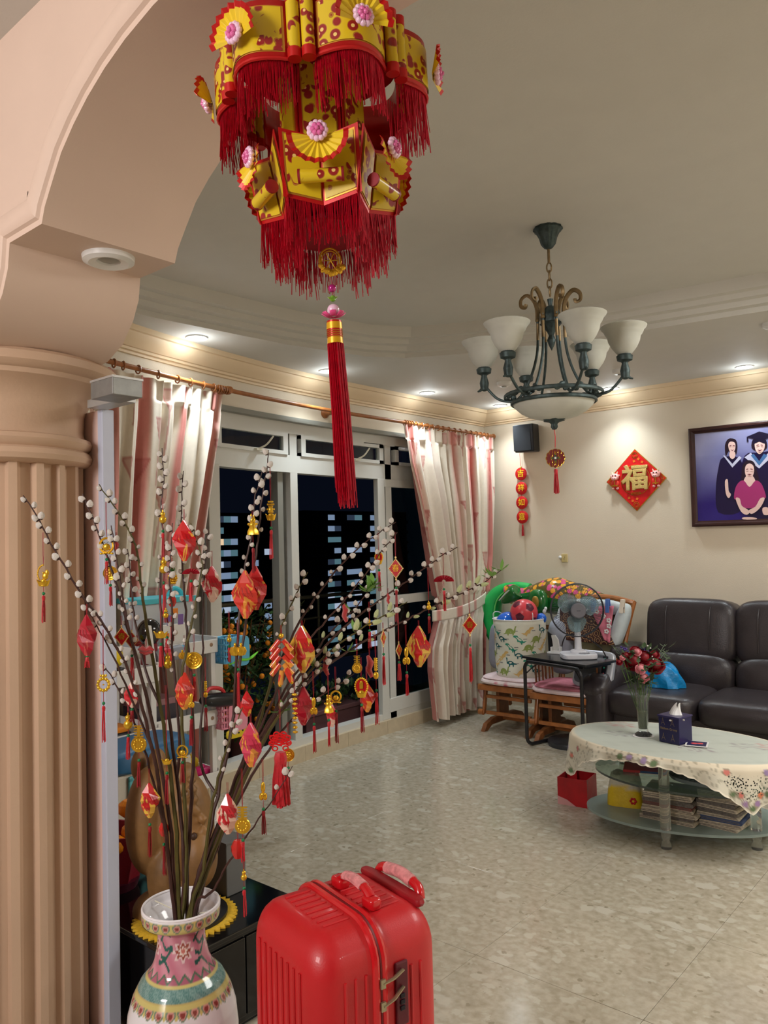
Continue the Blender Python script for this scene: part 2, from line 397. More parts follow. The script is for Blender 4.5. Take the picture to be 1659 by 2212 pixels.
# ---- arch wall (y .857 - 1.196)
Y0, Y1 = .857, 1.196
arch = [(-1.74, 2.2), (-1.725, 2.235), (-1.69, 2.28), (-1.645, 2.335), (-1.59, 2.378), (-1.53, 2.415), (-1.46, 2.448), (-1.38, 2.475), (-1.28, 2.497), (-1.15, 2.51), (-.95, 2.516), (1.2, 2.516)]
covel = [(-2.36, 1.99), (-2.16, 1.985), (-2.08, 1.995), (-2.0, 2.03), (-1.945, 2.085), (-1.915, 2.14), (-1.905, 2.2)]
full = covel+arch
pl = full+[(1.2, 2.95), (-4.1, 2.95), (-4.1, 2.0), (-2.36, 2.0)]
pl = [p for i, p in enumerate(pl) if i == 0 or p != pl[i-1]]
aw = M()
n = len(full)
def seg_face(Y):
    vs = [(x, Y, z) for x, z in full]+[(x, Y, 2.95) for x, z in full]
    return vs, [(i, i+1, n+i+1, n+i) for i in range(n-1)]
for Y in (Y0, Y1): aw.add(*seg_face(Y))
aw.add([(x, y, z) for x, z in full for y in (Y0, Y1)], [(2*i, 2*i+1, 2*i+3, 2*i+2) for i in range(n-1)])
aw.b2((-4.1, Y0, 1.985), (-2.36, Y1, 2.95))
WM = struct(aw.out('wall_middle', peach, auto=30))
# near face painted pink, a thin skin left of the arch
# moulding along the arch edge on the near face and a slim bead on the far face
def moulding(nm, Yf, sgn, prof, mm):
    vs = []; pts = full
    for i, (x, z) in enumerate(pts):
        a = V(pts[max(i-1, 0)]); b_ = V(pts[min(i+1, n-1)])
        if i > 0 and i < n-1:
            d1 = (V(pts[i])-V(pts[i-1])).normalized(); d2 = (V(pts[i+1])-V(pts[i])).normalized()
            n1 = V((-d1.y, d1.x)); n2 = V((-d2.y, d2.x)); nn = (n1+n2).normalized(); k = 1/max(.5, nn.dot(n1))
        else:
            d = (b_-a).normalized(); nn = V((-d.y, d.x)); k = 1
        for o, h in prof: vs.append((x+nn.x*o*k, Yf+sgn*h, z+nn.y*o*k))
    L = len(prof)
    return M().add(vs, [(i*L+k, i*L+k+1, (i+1)*L+k+1, (i+1)*L+k) for i in range(n-1) for k in range(L-1)]).out(nm, mm, WM, auto=28)
moulding('arch_moulding', Y0, -1, [(0, 0), (0, .012), (.012, .014), (.016, .022), (.028, .03), (.045, .033), (.062, .028), (.074, .016), (.078, .014), (.096, .014), (.10, 0)], peach)
moulding('arch_moulding', Y1, 1, [(0, 0), (0, .008), (.012, .01), (.016, .018), (.03, .018), (.034, 0)], peach)
t = thing('ledge_spotlight', 'unlit white round spotlight under the ledge of the peach arch', 'spotlight', (-1.822, 1.06, 2.2))
M().lathe([(.066, 0), (.064, -.012), (.05, -.018), (.03, -.012), (.028, -.006)], 32).out('ring', rimm, t)
M().lathe([(.027, -.006), (.02, -.01), (0, -.011)], 20).out('lamp', mat('dark lens', sr(150, 148, 140), .3), t)
# ---- column
cx, cy = -2.40, 1.03
flm = mat('column paint', sr(200, 170, 144), .5, noise=.05, nscale=4, bump=.12, bscale=100)
col = thing('column', 'peach', 'column'); del col['label'], col['category']; col.location = (cx, cy, 0); struct(col)
N = 20; pts = []
for k in range(N*10):
    a = 2*pi*k/(N*10); u = (k % 10)/10
    r = .236 if u < .34 else .236-.024*(1 if .40 < u < .94 else .55)
    pts.append((r*cos(a), r*sin(a)))
vs = [(x, y, z) for z in (0, 1.71) for x, y in pts]; n_ = len(pts)
M().add(vs, [(i, (i+1) % n_, n_+(i+1) % n_, n_+i) for i in range(n_)]).out('shaft', flm, col, auto=18)
M().lathe([(.20, 1.695), (.246, 1.697), (.262, 1.706), (.268, 1.72), (.262, 1.735), (.252, 1.742), (.262, 1.75), (.268, 1.763), (.262, 1.776), (.244, 1.781), (.238, 1.80), (.240, 1.85), (.252, 1.885), (.275, 1.91), (.298, 1.925), (.31, 1.932), (.315, 1.945), (.328, 1.95), (.34, 1.963), (.34, 1.985), (.33, 1.995), (.1, 1.997)], 72).out('capital', flm, col, auto=30)
# ---- partition panel beside the column with a white edge strip
struct(M().b2((-2.46, 1.235, 0), (-2.19, 1.265, 1.87)).out('wall_side', pinkp, bevel=.002))
struct(M().b2((-2.19, 1.230, 0), (-2.162, 1.270, 1.87)).out('trim_3', mat('bluish edge strip', sr(190, 196, 214), .35), smooth=False, bevel=.003))
mb = thing('metal_box', 'dull grey metal box sticking out from beside the column capital', 'box', (-1.98, 1.16, 1.862))
M().b2((-.03, -.05, 0), (.085, .04, .048)).out('housing', mat('galvanised metal', sr(150, 152, 150), .45, .6, noise=.15, nscale=30), mb, smooth=False, bevel=.002)
M().b2((-.19, .028, .006), (-.02, .085, .03)).out('bracket', mat('galvanised lid', sr(190, 190, 188), .4, .5), mb, smooth=False)
M().b2((-.03, -.052, .046), (.087, .042, .052)).out('lid', mat('galvanised lid', sr(190, 190, 188), .4, .5), mb, smooth=False)
# ================================================================== LIVING ROOM OBJECTS
gold = mat('gold', sr(226, 176, 60), .25, .95, noise=.15, nscale=60)
redp = mat('red paint', sr(196, 22, 30), .4, noise=.1, nscale=20)
wood = mat('orange wood', sr(164, 100, 50), .35, noise=.25, nscale=22, coat=.3)
dwood = mat('brown wood', sr(134, 82, 44), .4, noise=.3, nscale=18)
black = mat('black plastic', sr(24, 24, 27), .35)
whitep = mat('white plastic', sr(226, 226, 224), .35)
# ---- curtain rod with rings and brackets
rod = thing('curtain_rod', 'long orange wooden curtain rod across the window', 'curtain rod', (-3.76, 4.0, 2.365))
rp = [(Xw(y)+.12, y, 2.36) for y in (1.5, 1.9, 2.3, 2.7, 3.1, 3.5, 3.9, 4.3, 5.0, 5.90)]
M().tube(bez(rp, 4), .0135, 12).out('pole', wood, rod, world=True)
for y in (2.885, 3.90, 5.885):
    q = M(); x = Xw(y)+.12
    if y != 5.885:
        q.lathe([(.0, -.12), (.034, -.12), (.034, -.105), (.02, -.09), (.016, -.04), (.024, -.02), (.026, 0), (.02, .02), (0, .022)], 16, T=Matrix.Translation((x, y, 2.36)) @ Matrix.Rotation(pi/2, 4, 'Y'))
        q.out('bracket', wood, rod, world=True)
    else: M().ell((x, y+.02, 2.36), (.022, .026, .022)).out('finial', wood, rod, world=True)
ringm = M(); ringm.tube([(.021*cos(a), 0, .021*sin(a)) for a in [2*pi*k/14 for k in range(14)]], .004, 6, closed=True)
ry = [1.95, 2.04, 2.10, 2.20, 2.34, 2.48, 2.58, 2.68, 2.76]+[2.80+.014*k for k in range(6)]+[4.66, 4.69, 4.72, 4.75, 4.80, 4.87, 4.94, 5.01, 5.08, 5.15, 5.23, 5.31, 5.39, 5.47, 5.55, 5.63, 5.70, 5.76, 5.81]
rob = None
for y in ry:
    p = V((Xw(y)+.12, y, 2.356))-rod.location
    if rob is None: rob = ringm.out('ring', wood, rod, loc=p)
    else: inst(rob, rod, p, (0, 0, random.uniform(-.25, .25)))
# ---- curtains
def calla(fu, fv, aspect, seed):   # printed callas and stripes in cloth coordinates
    cream = V(sr(228, 217, 200)); pink = V(sr(204, 118, 110)); dpink = V(sr(178, 92, 88))
    def h(i): return (sin(i*12.9898+seed)*43758.5453) % 1
    s = fu*9.0; i = math.floor(s); f = s-i; c = cream
    ww = .20+.22*h(i); c0 = .25+.4*h(i+50)
    d = abs(f-c0+.03*sin(fv*9+i))
    if i % 2 == 0 and d < ww: 
        k = .95*(1-max(0, (d-ww*.6)/(ww*.4)))*(0.75+.25*h(i+9))
        c = c.lerp(pink, k)
    elif h(i+20) > .55 and d < .12: c = c.lerp(pink, .35)
    s2 = fu*13+.3; j = math.floor(s2); g = (s2-j-.5)
    v2 = fv*4.2+h(j+70)*.9; n = math.floor(v2); y = (v2-n)
    g += (y-.35)*.35*(1 if h(j+n) > .5 else -1)*.8
    if h(j*3+n*7) > .42:
        if .10 < y < .34:
            wd = .36*(1-(y-.10)/.24)**.8+.06
            if abs(g) < wd: c = c.lerp(dpink, .75 if abs(g) > wd-.07 or y < .13 else .5)
        elif .34 <= y < .8 and abs(g) < .055: c = c.lerp(dpink, .6)
    return tuple(c)
clothm = mat('curtain cloth', sr(220, 205, 190), .8, attr=True, noise=.04, nscale=40, sheen=.2, bump=.1, bscale=300)
def curtain(name, label, Lf, Rt_, X, nf, seed, ztop, zbot, nu, nv, tie=None):
    def fn(u, v):
        y0 = pick(Lf, v); y1 = pick(Rt_, v); wdt = y1-y0
        y = lerp(y0, y1, u+.012*sin(u*37+v*3)/1)
        z = lerp(ztop, zbot, v)+(.012*sin(u*23) if v > .97 else 0)
        ph = 2*pi*nf*u+1.2*sin(u*11+seed)
        am = (.018+.022*min(1, v*4))*(1 if tie is None or abs(v-tie) > .03 else .5)
        fo = am*(sin(ph)+.35*sin(2.1*ph+v*2+seed)+.3*sin(ph*.37+v*5))
        if v < .05: fo = .014*sin(2*pi*nf*1.6*u)
        xx = X(y) if callable(X) else X
        bulge = .05*(v-tie)/(1-tie)*(1-u*.4) if tie and v > tie else 0
        return (xx+fo+bulge, y+.006*cos(ph*1.3), z)
    m_ = M().grid(nu, nv, fn, col=lambda u, v: calla(u*1.0, v, 1, seed))
    o = m_.out(name, clothm, smooth=True, auto=180)
    t = tag(o, label, 'curtain'); rehang(o, fn(.5, 1)); o.data.update()
    return o
def tab(L, X):   # [(v, px, py)] -> [(v, y)]
    return [(v, onX(px, py, X).y) for v, px, py in L]
XR = -3.76
zt, zb = 2.345, .05
def vz(z): return (zt-z)/(zt-zb)
def tabR(L):
    o = []
    for px, py in L: p = onX(px, py, XR); o.append((max(0, min(1, vz(p.z))), p.y))
    return sorted(o)
LR = tabR([(872, 920), (880, 1000), (905, 1120), (928, 1240), (946, 1325), (925, 1400), (922, 1450), (926, 1532)])
RR = tabR([(1067, 940), (1066, 1050), (1062, 1200), (1052, 1285), (1045, 1340), (1042, 1420), (1038, 1538)])
LR[0] = (0, LR[0][1]); RR[0] = (0, RR[0][1])
curt_r = curtain('curtain', 'pink and cream calla print curtain tied back right of the window', LR, RR, lambda y: XR, 11, 2.0, zt, zb, 300, 170, tie=vz(.93))
tb = M()
def tf(u, v):
    y = lerp(4.90, 5.66, u); z = lerp(.90, 1.0, u)-.085*v-.03*sin(pi*u)
    return (XR+.03+.05*sin(pi*u)**.5, y, z)
tb.grid(60, 8, tf, col=lambda u, v: calla(u*.7+.21, .05, 1, 5.0))
tb = tb.out('tie_band', clothm, curt_r, world=True, solid=.006, auto=180); tb['label'] = 'sash wrapped around the gathered curtain'
XLc = -3.5
zt2, zb2 = 2.33, .12
def tabL(L):
    o = []
    for px, py in L: p = onX(px, py, -3.55); o.append((max(0, min(1, (zt2-p.z)/(zt2-zb2))), p.y))
    return sorted(o)
RL = tabL([(507, 852), (496, 930), (478, 1010), (462, 1090), (448, 1160), (436, 1230), (420, 1300), (410, 1360), (425, 1500), (430, 1700)]); RL[0] = (0, RL[0][1])
LL = [(0, 1.72), (.62, 1.78), (1, 1.75)]
curtain('curtain', 'pink and cream calla print curtain hanging left beside the column', LL, RL, lambda y: Xw(y)+.11, 10, 4.0, zt2, zb2, 300, 170, tie=.62)
# ---- chandelier
chx, chy = -1.56, 2.92
ch = thing('chandelier', 'bronze chandelier with six upturned frosted bell shades over a glass bowl', 'chandelier', (chx, chy, tray))
bz = mat('verdigris bronze', sr(70, 84, 84), .5, .6, noise=.45, nscale=35, bump=.3, bscale=90)
bzl = mat('old brass', sr(128, 108, 76), .45, .7, noise=.3, nscale=30)
alab = mat('frosted alabaster glass', sr(206, 208, 198), .45, noise=.08, nscale=14, trans=.15, spec=.4)
M().lathe([(.058, 0), (.060, -.01), (.048, -.02), (.036, -.045), (.030, -.07), (.018, -.085), (.008, -.09), (0, -.091)], 40, lob=12, amp=.04).out('canopy', bz, ch)
M().tube([(0, 0, -.085), (0, 0, -.15)], .006, 8).out('stem', bzl, ch)
for k in range(4):
    a = pi/2*(k % 2)+.3; z = -.168-.034*k
    M().tube([(.010*cos(t_)*cos(a), .010*cos(t_)*sin(a), z+.021*sin(t_)) for t_ in [2*pi*i/14 for i in range(14)]], .0032, 6, closed=True).out('chain_link', bzl, ch)
M().lathe([(0, -.30), (.012, -.302), (.008, -.33), (.02, -.335), (.034, -.35), (.042, -.372), (.040, -.40), (.045, -.405), (.03, -.42), (.016, -.44), (.01, -.455), (.018, -.475), (.012, -.495), (0, -.52)], 28, lob=7, amp=.05).out('hub', bz, ch)
vd = atan2(-chy, -chx)
def pol(r, a, z): return (r*cos(a), r*sin(a), z)
for k in range(6):
    a = vd+radians(24+60*k)
    rod_ = [pol(.055, a, -.37), pol(.055, a, -.45), pol(.062, a, -.53), pol(.085, a, -.61), pol(.12, a, -.68), pol(.155, a, -.715), pol(.20, a, -.715), pol(.235, a, -.70), pol(.268, a, -.665), pol(.282, a, -.645)]
    arm = M().mi(0).tube(bez(rod_, 4), [.0058]*37, 8).out('arm', bz, ch)
    sc_ = M().tube(bez([pol(.055, a, -.39), pol(.055, a, -.34), pol(.068, a, -.30), pol(.095, a, -.275), pol(.120, a, -.29), pol(.122, a, -.318), pol(.105, a, -.325), pol(.10, a, -.312)], 5), [.0062]*36, 6, flat=1.5)
    sc_.ell(pol(.055, a, -.385), .010, 8, 6); sc_.out('scroll', bzl, arm)
    M().tube([pol(.054, a, -.40), pol(.056, a, -.47)], .0066, 8).out('sleeve', bzl, arm)
    cu = M(); c_ = pol(.288, a, 0)
    cu.lathe([(.006, -.665), (.016, -.66), (.02, -.63), (.012, -.60), (.014, -.595), (.030, -.588), (.033, -.57), (.026, -.565), (.026, -.555)], 18, c=(c_[0], c_[1], 0))
    cu.tube(bez([pol(.284, a, -.62), pol(.30, a, -.655), pol(.318, a, -.665)], 4), [.012, .011, .010, .008, .007, .006, .005, .004, .003], 6)
    cu.out('cup', bz, arm)
    M().shell([(.024, -.565), (.034, -.556), (.050, -.535), (.062, -.51), (.066, -.49), (.072, -.483), (.076, -.475), (.080, -.466), (.088, -.458), (.092, -.45), (.088, -.447), (.078, -.456), (.066, -.478), (.060, -.51), (.046, -.536), (.0, -.552)], 36, c=(c_[0], c_[1], 0)).out('shade', alab, arm)
    lf_ = M()
    for sg in (-1, 1):
        for q_ in range(3):
            a2 = a+sg*(.12+.10*q_); lf_.ell(pol(.165+.01*q_, a2, -.705+.012*(q_ % 2)), (.018, .007, .012), 8, 6, rot=(0, .5, a2+sg))
    lf_.out('leaf_ornament', bz, arm)
rg = M()
rg.tube([pol(.20, t_, -.705) for t_ in [2*pi*i/48 for i in range(48)]], .0048, 6, closed=True, flat=1.8)
rg.tube([pol(.172, t_, -.735) for t_ in [2*pi*i/48 for i in range(48)]], .006, 6, closed=True, flat=1.4)
rg.out('ring_frame', bz, ch)
M().shell([(.170, -.733), (.160, -.752), (.135, -.775), (.10, -.794), (.05, -.808), (.0, -.812)], 48).out('bowl', alab, ch)
fn_ = M(); fn_.lathe([(.05, -.800), (.040, -.812), (.02, -.818), (.012, -.826), (.014, -.838), (.008, -.848), (0, -.85)], 20, lob=6, amp=.18); fn_.out('finial', bz, ch)
# round charm hanging below
pz = tray-.85
pc = thing('hanging_charm', 'round openwork gold and red lucky charm with red tassel under the chandelier', 'charm', (chx, chy, pz), rz=vd)
M().tube([(0, 0, 0), (.003, .002, -.03), (0, 0, -.075)], .0016, 5).out('cord', redp, pc)
TY = Matrix.Rotation(pi/2, 4, 'Y')
q = M()
for k in range(12):
    a = 2*pi*k/12; q.tube([(0.002*cos(2*t_), .027*cos(a)+.012*cos(t_), -.118+.027*sin(a)+.012*sin(t_)) for t_ in [2*pi*i/12 for i in range(12)]], .0015, 5, closed=True)
q.tube([(0, .022*cos(t_), -.118+.022*sin(t_)) for t_ in [2*pi*i/24 for i in range(24)]], .0018, 5, closed=True)
q.tube([(0, .013*cos(t_), -.118+.013*sin(t_)) for t_ in [2*pi*i/20 for i in range(20)]], .0014, 5, closed=True)
q.out('openwork_rim', gold, pc)
M().lathe([(0, -.002), (.037, -.002), (.037, .002), (0, .002)], 36, T=Matrix.Translation((0, 0, -.118)) @ TY, lob=12, amp=.05).out('red_disc', mat('dark red enamel', sr(110, 22, 20), .4), pc)
gr_ = M()
for k in range(4):
    a = pi/2*k; gr_.prism([(.006*cos(a-.5), .006*sin(a-.5)), (.02*cos(a-.3), .02*sin(a-.3)), (.02*cos(a+.3), .02*sin(a+.3)), (.006*cos(a+.5), .006*sin(a+.5))], lambda u, v, t: (t, u, -.118+v), -.003, .003)
gr_.out('green_petals', mat('green enamel', sr(40, 84, 52), .4), pc)
M().box((0, 0, -.118), (.008, .008, .008)).out('square_hole', whitep, pc, smooth=False)
def tassel(nm, parent, top, L, r, mt=None, n=16, world=False, seed=0):
    rr = random.Random(seed*7+3); q = M(); x, y, z = top
    q.lathe([(0, 0), (r*.55, -.1*r), (r*.75, -r*.8), (r*.6, -r*2)], 8, c=top)
    for k in range(n):
        a = 2*pi*k/n+rr.random(); f = rr.uniform(.2, 1); e_ = rr.uniform(.92, 1.0)
        q.tube([(x+r*.5*f*cos(a), y+r*.5*f*sin(a), z-r*.9), (x+r*.85*f*cos(a), y+r*.85*f*sin(a), z-L*.5), (x+r*f*cos(a+.2), y+r*f*sin(a+.2), z-L*e_)], r*.16, 4)
    return q.out(nm, mt or tassm, parent, world=world)
tassm = mat('red tassel thread', sr(190, 14, 32), .5, noise=.2, nscale=200, sheen=.3)
tassel('tassel', pc, (0, 0, -.162), .105, .011, n=20)
for s_, (u, v) in zip('福财', ((0, .0165), (0, -.0165))):
    text(s_, .010, gold, pc, (.0035, u, -.118+v), (pi/2, 0, pi/2), .0006)
text('寿', .010, gold, pc, (.0035, -.0165, -.118), (pi/2, 0, pi/2), .0006); text('美', .010, gold, pc, (.0035, .0165, -.118), (pi/2, 0, pi/2), .0006)
# ---- speaker on back wall
sp = thing('wall_speaker', 'small black speaker mounted high beside the right curtain', 'speaker', (-3.395, 5.86, 2.18))
q = M(); q.box((0, 0, .118), (.175, .13, .236), rot=(.05, 0, .12)); q.out('cabinet', black, sp, smooth=False, bevel=.008)
M().box((-.008, -.067, .118), (.158, .006, .22), rot=(.05, 0, .12)).out('grille', mat('speaker cloth', sr(38, 42, 48), .8, bump=.5, bscale=500), sp, smooth=False, bevel=.003)
M().box((.02, .05, .12), (.04, .06, .04)).out('bracket', black, sp, smooth=False)
# ---- four character hanging
Yw = 5.94
fc = thing('hanging_scroll', 'string of four round red discs with yellow characters hanging below the speaker', 'wall hanging', (-3.495, 5.915, 1.46))
rd = mat('glossy red disc', sr(206, 26, 30), .35, noise=.12, nscale=60)
yel = mat('yellow lettering', sr(250, 214, 40), .4)
M().tube([(0, 0, .03), (0, 0, .15), (-.006, 0, .72), (0, .015, .76)], .0022, 5).out('cord', redp, fc)
M().lathe([(0, .01), (.008, 0), (.012, -.012), (.006, -.02)], 10, c=(0, 0, .605)).out('top_bead', gold, fc)
for k, s_ in enumerate('吉祥如意'):
    z = .545-.125*k
    d_ = M().lathe([(0, -.006), (.052, -.006), (.056, -.003), (.056, .003), (.052, .006), (0, .006)], 32, T=Matrix.Translation((0, 0, z)) @ Matrix.Rotation(pi/2, 4, 'X')).out('disc', rd, fc)
    text(s_, .068, yel, d_, (0, -.008, z), (pi/2, 0, 0), .002, name='character')
tassel('tassel', fc, (0, 0, .105), .10, .012, n=18)
# ---- fu diamond
fu = thing('wall_plaque', 'red diamond plaque with a big gold fu character and two pink oxen', 'plaque', (-2.475, 5.925, 1.64))
def dia(r, y0, y1, m_, nm, par=fu):
    return M().prism([(0, -r), (r, 0), (0, r), (-r, 0)], lambda u, v, t: (u, t, .24+v), y0, y1).out(nm, m_, par, smooth=False)
bd = dia(.243, -.004, .006, gold, 'gold_edge'); dia(.236, -.006, -.002, mat('red plaque', sr(214, 24, 28), .35, noise=.08, nscale=30), 'board')
q = M()
q.tube([(.118*cos(t_), -.008, .24+.118*sin(t_)) for t_ in [2*pi*i/48 for i in range(48)]], .0022, 4, closed=True)
for sx_, sz_ in ((0, 1), (0, -1), (1, 0), (-1, 0)):
    px_, pz_ = sx_*.195, .24+sz_*.195
    for r_ in (.014, .024): q.tube([(px_+r_*cos(t_), -.008, pz_+r_*sin(t_)) for t_ in [2*pi*i/12 for i in range(12)]], .0018, 4, closed=True)
q.out('gold_lines', gold, fu)
q = M()
for k in range(28):
    a = 2*pi*k/28+.05; r_ = .148 if k % 2 else .165
    if abs(r_*cos(a))+abs(r_*sin(a)) < .2: q.box((r_*cos(a), -.0075, .24+r_*sin(a)), (.017, .002, .017), rot=(0, .4*k, 0))
q.out('gold_blossoms', mat('orange gold print', sr(226, 120, 40), .4), fu, smooth=False)
q = text('福', .205, mat('glitter gold', sr(214, 184, 110), .35, .5, noise=.3, nscale=160, bump=.8, bscale=400), fu, (0, -.014, .245), (pi/2, 0, 0), .006, .005, 'character', 1.05)
for sx_ in (-1, 1):
    pinkx = mat('ox pink', sr(240, 176, 170), .5); cxk = sx_*.165
    ox = M().sq((cxk, -.016, .275), (.034, .018, .028)).ell((cxk, -.030, .262), (.024, .012, .014)).ell((cxk-.03, -.014, .285), (.012, .006, .007)).ell((cxk+.03, -.014, .285), (.012, .006, .007)).out('ox_head', pinkx, fu)
    M().ell((cxk-.012, -.033, .285), .005, 8, 6).ell((cxk+.012, -.033, .285), .005, 8, 6).ell((cxk-.007, -.042, .262), .003, 6, 4).ell((cxk+.007, -.042, .262), .003, 6, 4).out('eyes', mat('dark brown', sr(60, 30, 24), .4), ox)
    M().tube([(cxk-.018, -.016, .30), (cxk-.024, -.016, .318)], [.006, .002], 6).tube([(cxk+.018, -.016, .30), (cxk+.024, -.016, .318)], [.006, .002], 6).out('horns', mat('horn cream', sr(240, 222, 190), .5), ox)
    b_ = M().sq((cxk, -.012, .222), (.034, .014, .034)).out('ox_coat', mat('ox red coat', sr(214, 50, 36), .45), fu)
    M().box((cxk, -.025, .222), (.006, .006, .05)).box((cxk, -.024, .205), (.05, .006, .008)).out('coat_trim', gold, b_)
    M().ell((cxk-.018, -.014, .183), (.012, .01, .01)).ell((cxk+.018, -.014, .183), (.012, .01, .01)).out('feet', pinkx, fu)
text('吉祥如意', .022, gold, fu, (0, -.008, .135), (pi/2, 0, 0), .001)
# ---- hook plate
sw = thing('wall_switch', 'small yellowed wall plate with a white hook on the bare wall', 'switch', (-3.118, 5.937, 1.274))
M().box((0, 0, 0), (.055, .008, .07)).out('plate', mat('yellowed plastic', sr(206, 186, 130), .4), sw, smooth=False, bevel=.003)
M().tube(bez([(0, -.006, .014), (.006, -.008, .004), (-.004, -.008, -.006), (.003, -.008, -.016)], 4), [.0016]*13, 5).out('mark', mat('olive mark', sr(120, 100, 50), .5), sw)
M().ell((-.038, -.006, .006), (.016, .008, .014)).ell((-.032, -.014, .006), .007).out('hook', whitep, sw)
# ---- framed portrait (flat print: three seated and standing people)
pf = thing('framed_portrait', 'large dark framed studio photograph of people in graduation gowns', 'picture', (-1.45, 5.93, 1.5))
frm = mat('dark rosewood frame', sr(58, 32, 28), .35, noise=.2, nscale=30)
x0, x1, z0, z1 = -2.05, -.93, 1.50, 2.232; fw_ = .042
q = M()
fp = [(0, 0), (0, -.030), (.010, -.036), (.022, -.036), (.030, -.026), (.042, -.022), (.042, 0)]
cr = [(x0, z0, 1, 1), (x1, z0, -1, 1), (x1, z1, -1, -1), (x0, z1, 1, -1)]
vs = [(x+sx_*d, 5.935+h, z+sz_*d) for x, z, sx_, sz_ in cr for d, h in fp]; L = len(fp)
q.add(vs, [(i*L+k, i*L+(k+1) % L, ((i+1) % 4)*L+(k+1) % L, ((i+1) % 4)*L+k) for i in range(4) for k in range(L)])
q.out('frame', frm, pf, world=True, smooth=False)
PY = 5.917
bgm = M(); cols = lambda u, v: None
def bgc(u, v):
    n = .5+.25*sin(u*9+sin(v*7)*2)+.25*sin(v*11+u*5+sin(u*13)); n = max(0, min(1, n))
    top = V(sr(118, 120, 168)).lerp(V(sr(160, 160, 196)), n); bot = V(sr(38, 22, 104)).lerp(V(sr(60, 52, 140)), n*.6)
    k = max(0, min(1, (v-.25)/.55)); return tuple(top.lerp(bot, k**.7))
bgm.grid(60, 40, lambda u, v: (lerp(x0+.04, x1-.04, u), PY, lerp(z1-.04, z0+.04, v)), col=bgc)
pic = bgm.out('picture', mat('photo print', (.5, .5, .5), .25, attr=True, noise=.03, nscale=20), pf, world=True)
layer = [0]
def ink(nm, rgb, polys, curve=True):
    for poly in polys:
        layer[0] += 1; q = M(); Y = PY-.0003*layer[0]
        pts = [onY(x, y, Y) for x, y in poly]
        if curve:
            c_ = [(p.x, p.z) for p in pts]; o_ = []; n = len(c_)
            for i in range(n):
                p0, p1, p2, p3 = c_[i-1], c_[i], c_[(i+1) % n], c_[(i+2) % n]
                for t_ in (0, .33, .66): o_.append(tuple(.5*((2*p1[d])+(p2[d]-p0[d])*t_+(2*p0[d]-5*p1[d]+4*p2[d]-p3[d])*t_*t_+(3*p1[d]-p0[d]-3*p2[d]+p3[d])*t_**3) for d in (0, 1)))
            pts = [V((a, Y, b_)) for a, b_ in o_]
        pts = [V((min(max(p.x, x0+.04), x1-.04), Y, max(p.z, z0+.04))) for p in pts]
        q.add([tuple(p) for p in pts], [tuple(range(len(pts)))])
        o = q.out(nm, mat('print '+str(rgb), sr(*rgb), .3), pic, smooth=False); o.data.transform(Matrix.Translation(-pf.location))
GOWN = (26, 16, 58); SK = (232, 196, 186); HA = (38, 22, 36)
ink('printed_gown', GOWN, [[(1562, 988), (1598, 990), (1606, 1030), (1604, 1070), (1596, 1107), (1552, 1107), (1546, 1060), (1552, 1010)], [(1608, 985), (1640, 978), (1690, 985), (1700, 1110), (1610, 1112), (1600, 1040)], [(1690, 1000), (1730, 995), (1750, 1110), (1680, 1110)]])
ink('printed_hood', (196, 196, 220), [[(1562, 984), (1566, 984), (1582, 1002), (1597, 985), (1602, 989), (1582, 1010)], [(1608, 988), (1622, 978), (1640, 1000), (1660, 978), (1668, 986), (1640, 1012)]], False)
ink('printed_hood_lining', (70, 110, 160), [[(1622, 984), (1640, 1006), (1658, 984), (1650, 980), (1640, 996), (1628, 980)]], False)
ink('printed_hair', HA, [[(1568, 985), (1566, 962), (1572, 949), (1581, 947), (1590, 951), (1593, 966), (1590, 982), (1583, 975), (1574, 975)], [(1624, 968), (1626, 950), (1640, 943), (1654, 950), (1656, 968), (1640, 976)], [(1602, 1040), (1603, 1010), (1610, 997), (1619, 994), (1629, 999), (1634, 1014), (1640, 1038), (1630, 1042), (1620, 1030), (1610, 1042)], [(1700, 960), (1712, 950), (1724, 960), (1722, 985), (1702, 985)]])
ink('printed_face', SK, [[(1573, 962), (1576, 955), (1582, 954), (1588, 958), (1588, 970), (1582, 979), (1576, 974)], [(1630, 960), (1634, 953), (1645, 952), (1652, 958), (1650, 972), (1641, 981), (1633, 974)], [(1609, 1018), (1611, 1006), (1619, 1001), (1627, 1006), (1629, 1018), (1625, 1030), (1619, 1034), (1612, 1029)], [(1705, 968), (1712, 958), (1720, 968), (1713, 984)]])
ink('printed_cap', (24, 18, 44), [[(1612, 944), (1640, 932), (1672, 940), (1645, 952)], [(1626, 950), (1655, 950), (1656, 960), (1640, 954), (1626, 960)], [(1613, 944), (1616, 944), (1617, 954), (1613, 954)]], False)
ink('printed_neck', SK, [[(1577, 976), (1587, 976), (1588, 986), (1582, 992), (1576, 986)], [(1612, 1028), (1626, 1028), (1632, 1044), (1619, 1054), (1606, 1044)], [(1566, 1040), (1572, 1036), (1574, 1060), (1579, 1068), (1574, 1076), (1568, 1066)]])
ink('printed_blouse', (168, 52, 112), [[(1588, 1056), (1596, 1042), (1607, 1038), (1619, 1052), (1632, 1038), (1644, 1044), (1652, 1062), (1654, 1076), (1642, 1078), (1640, 1096), (1598, 1096), (1597, 1078), (1586, 1078)]])
ink('printed_arms', SK, [[(1589, 1077), (1598, 1077), (1602, 1092), (1614, 1100), (1620, 1106), (1612, 1112), (1600, 1104)], [(1642, 1077), (1652, 1076), (1644, 1094), (1632, 1106), (1622, 1110), (1618, 1102), (1632, 1094)], [(1604, 1118), (1620, 1117), (1634, 1119), (1632, 1122), (1606, 1122)], [(1647, 1098), (1658, 1096), (1664, 1110), (1650, 1112)]])
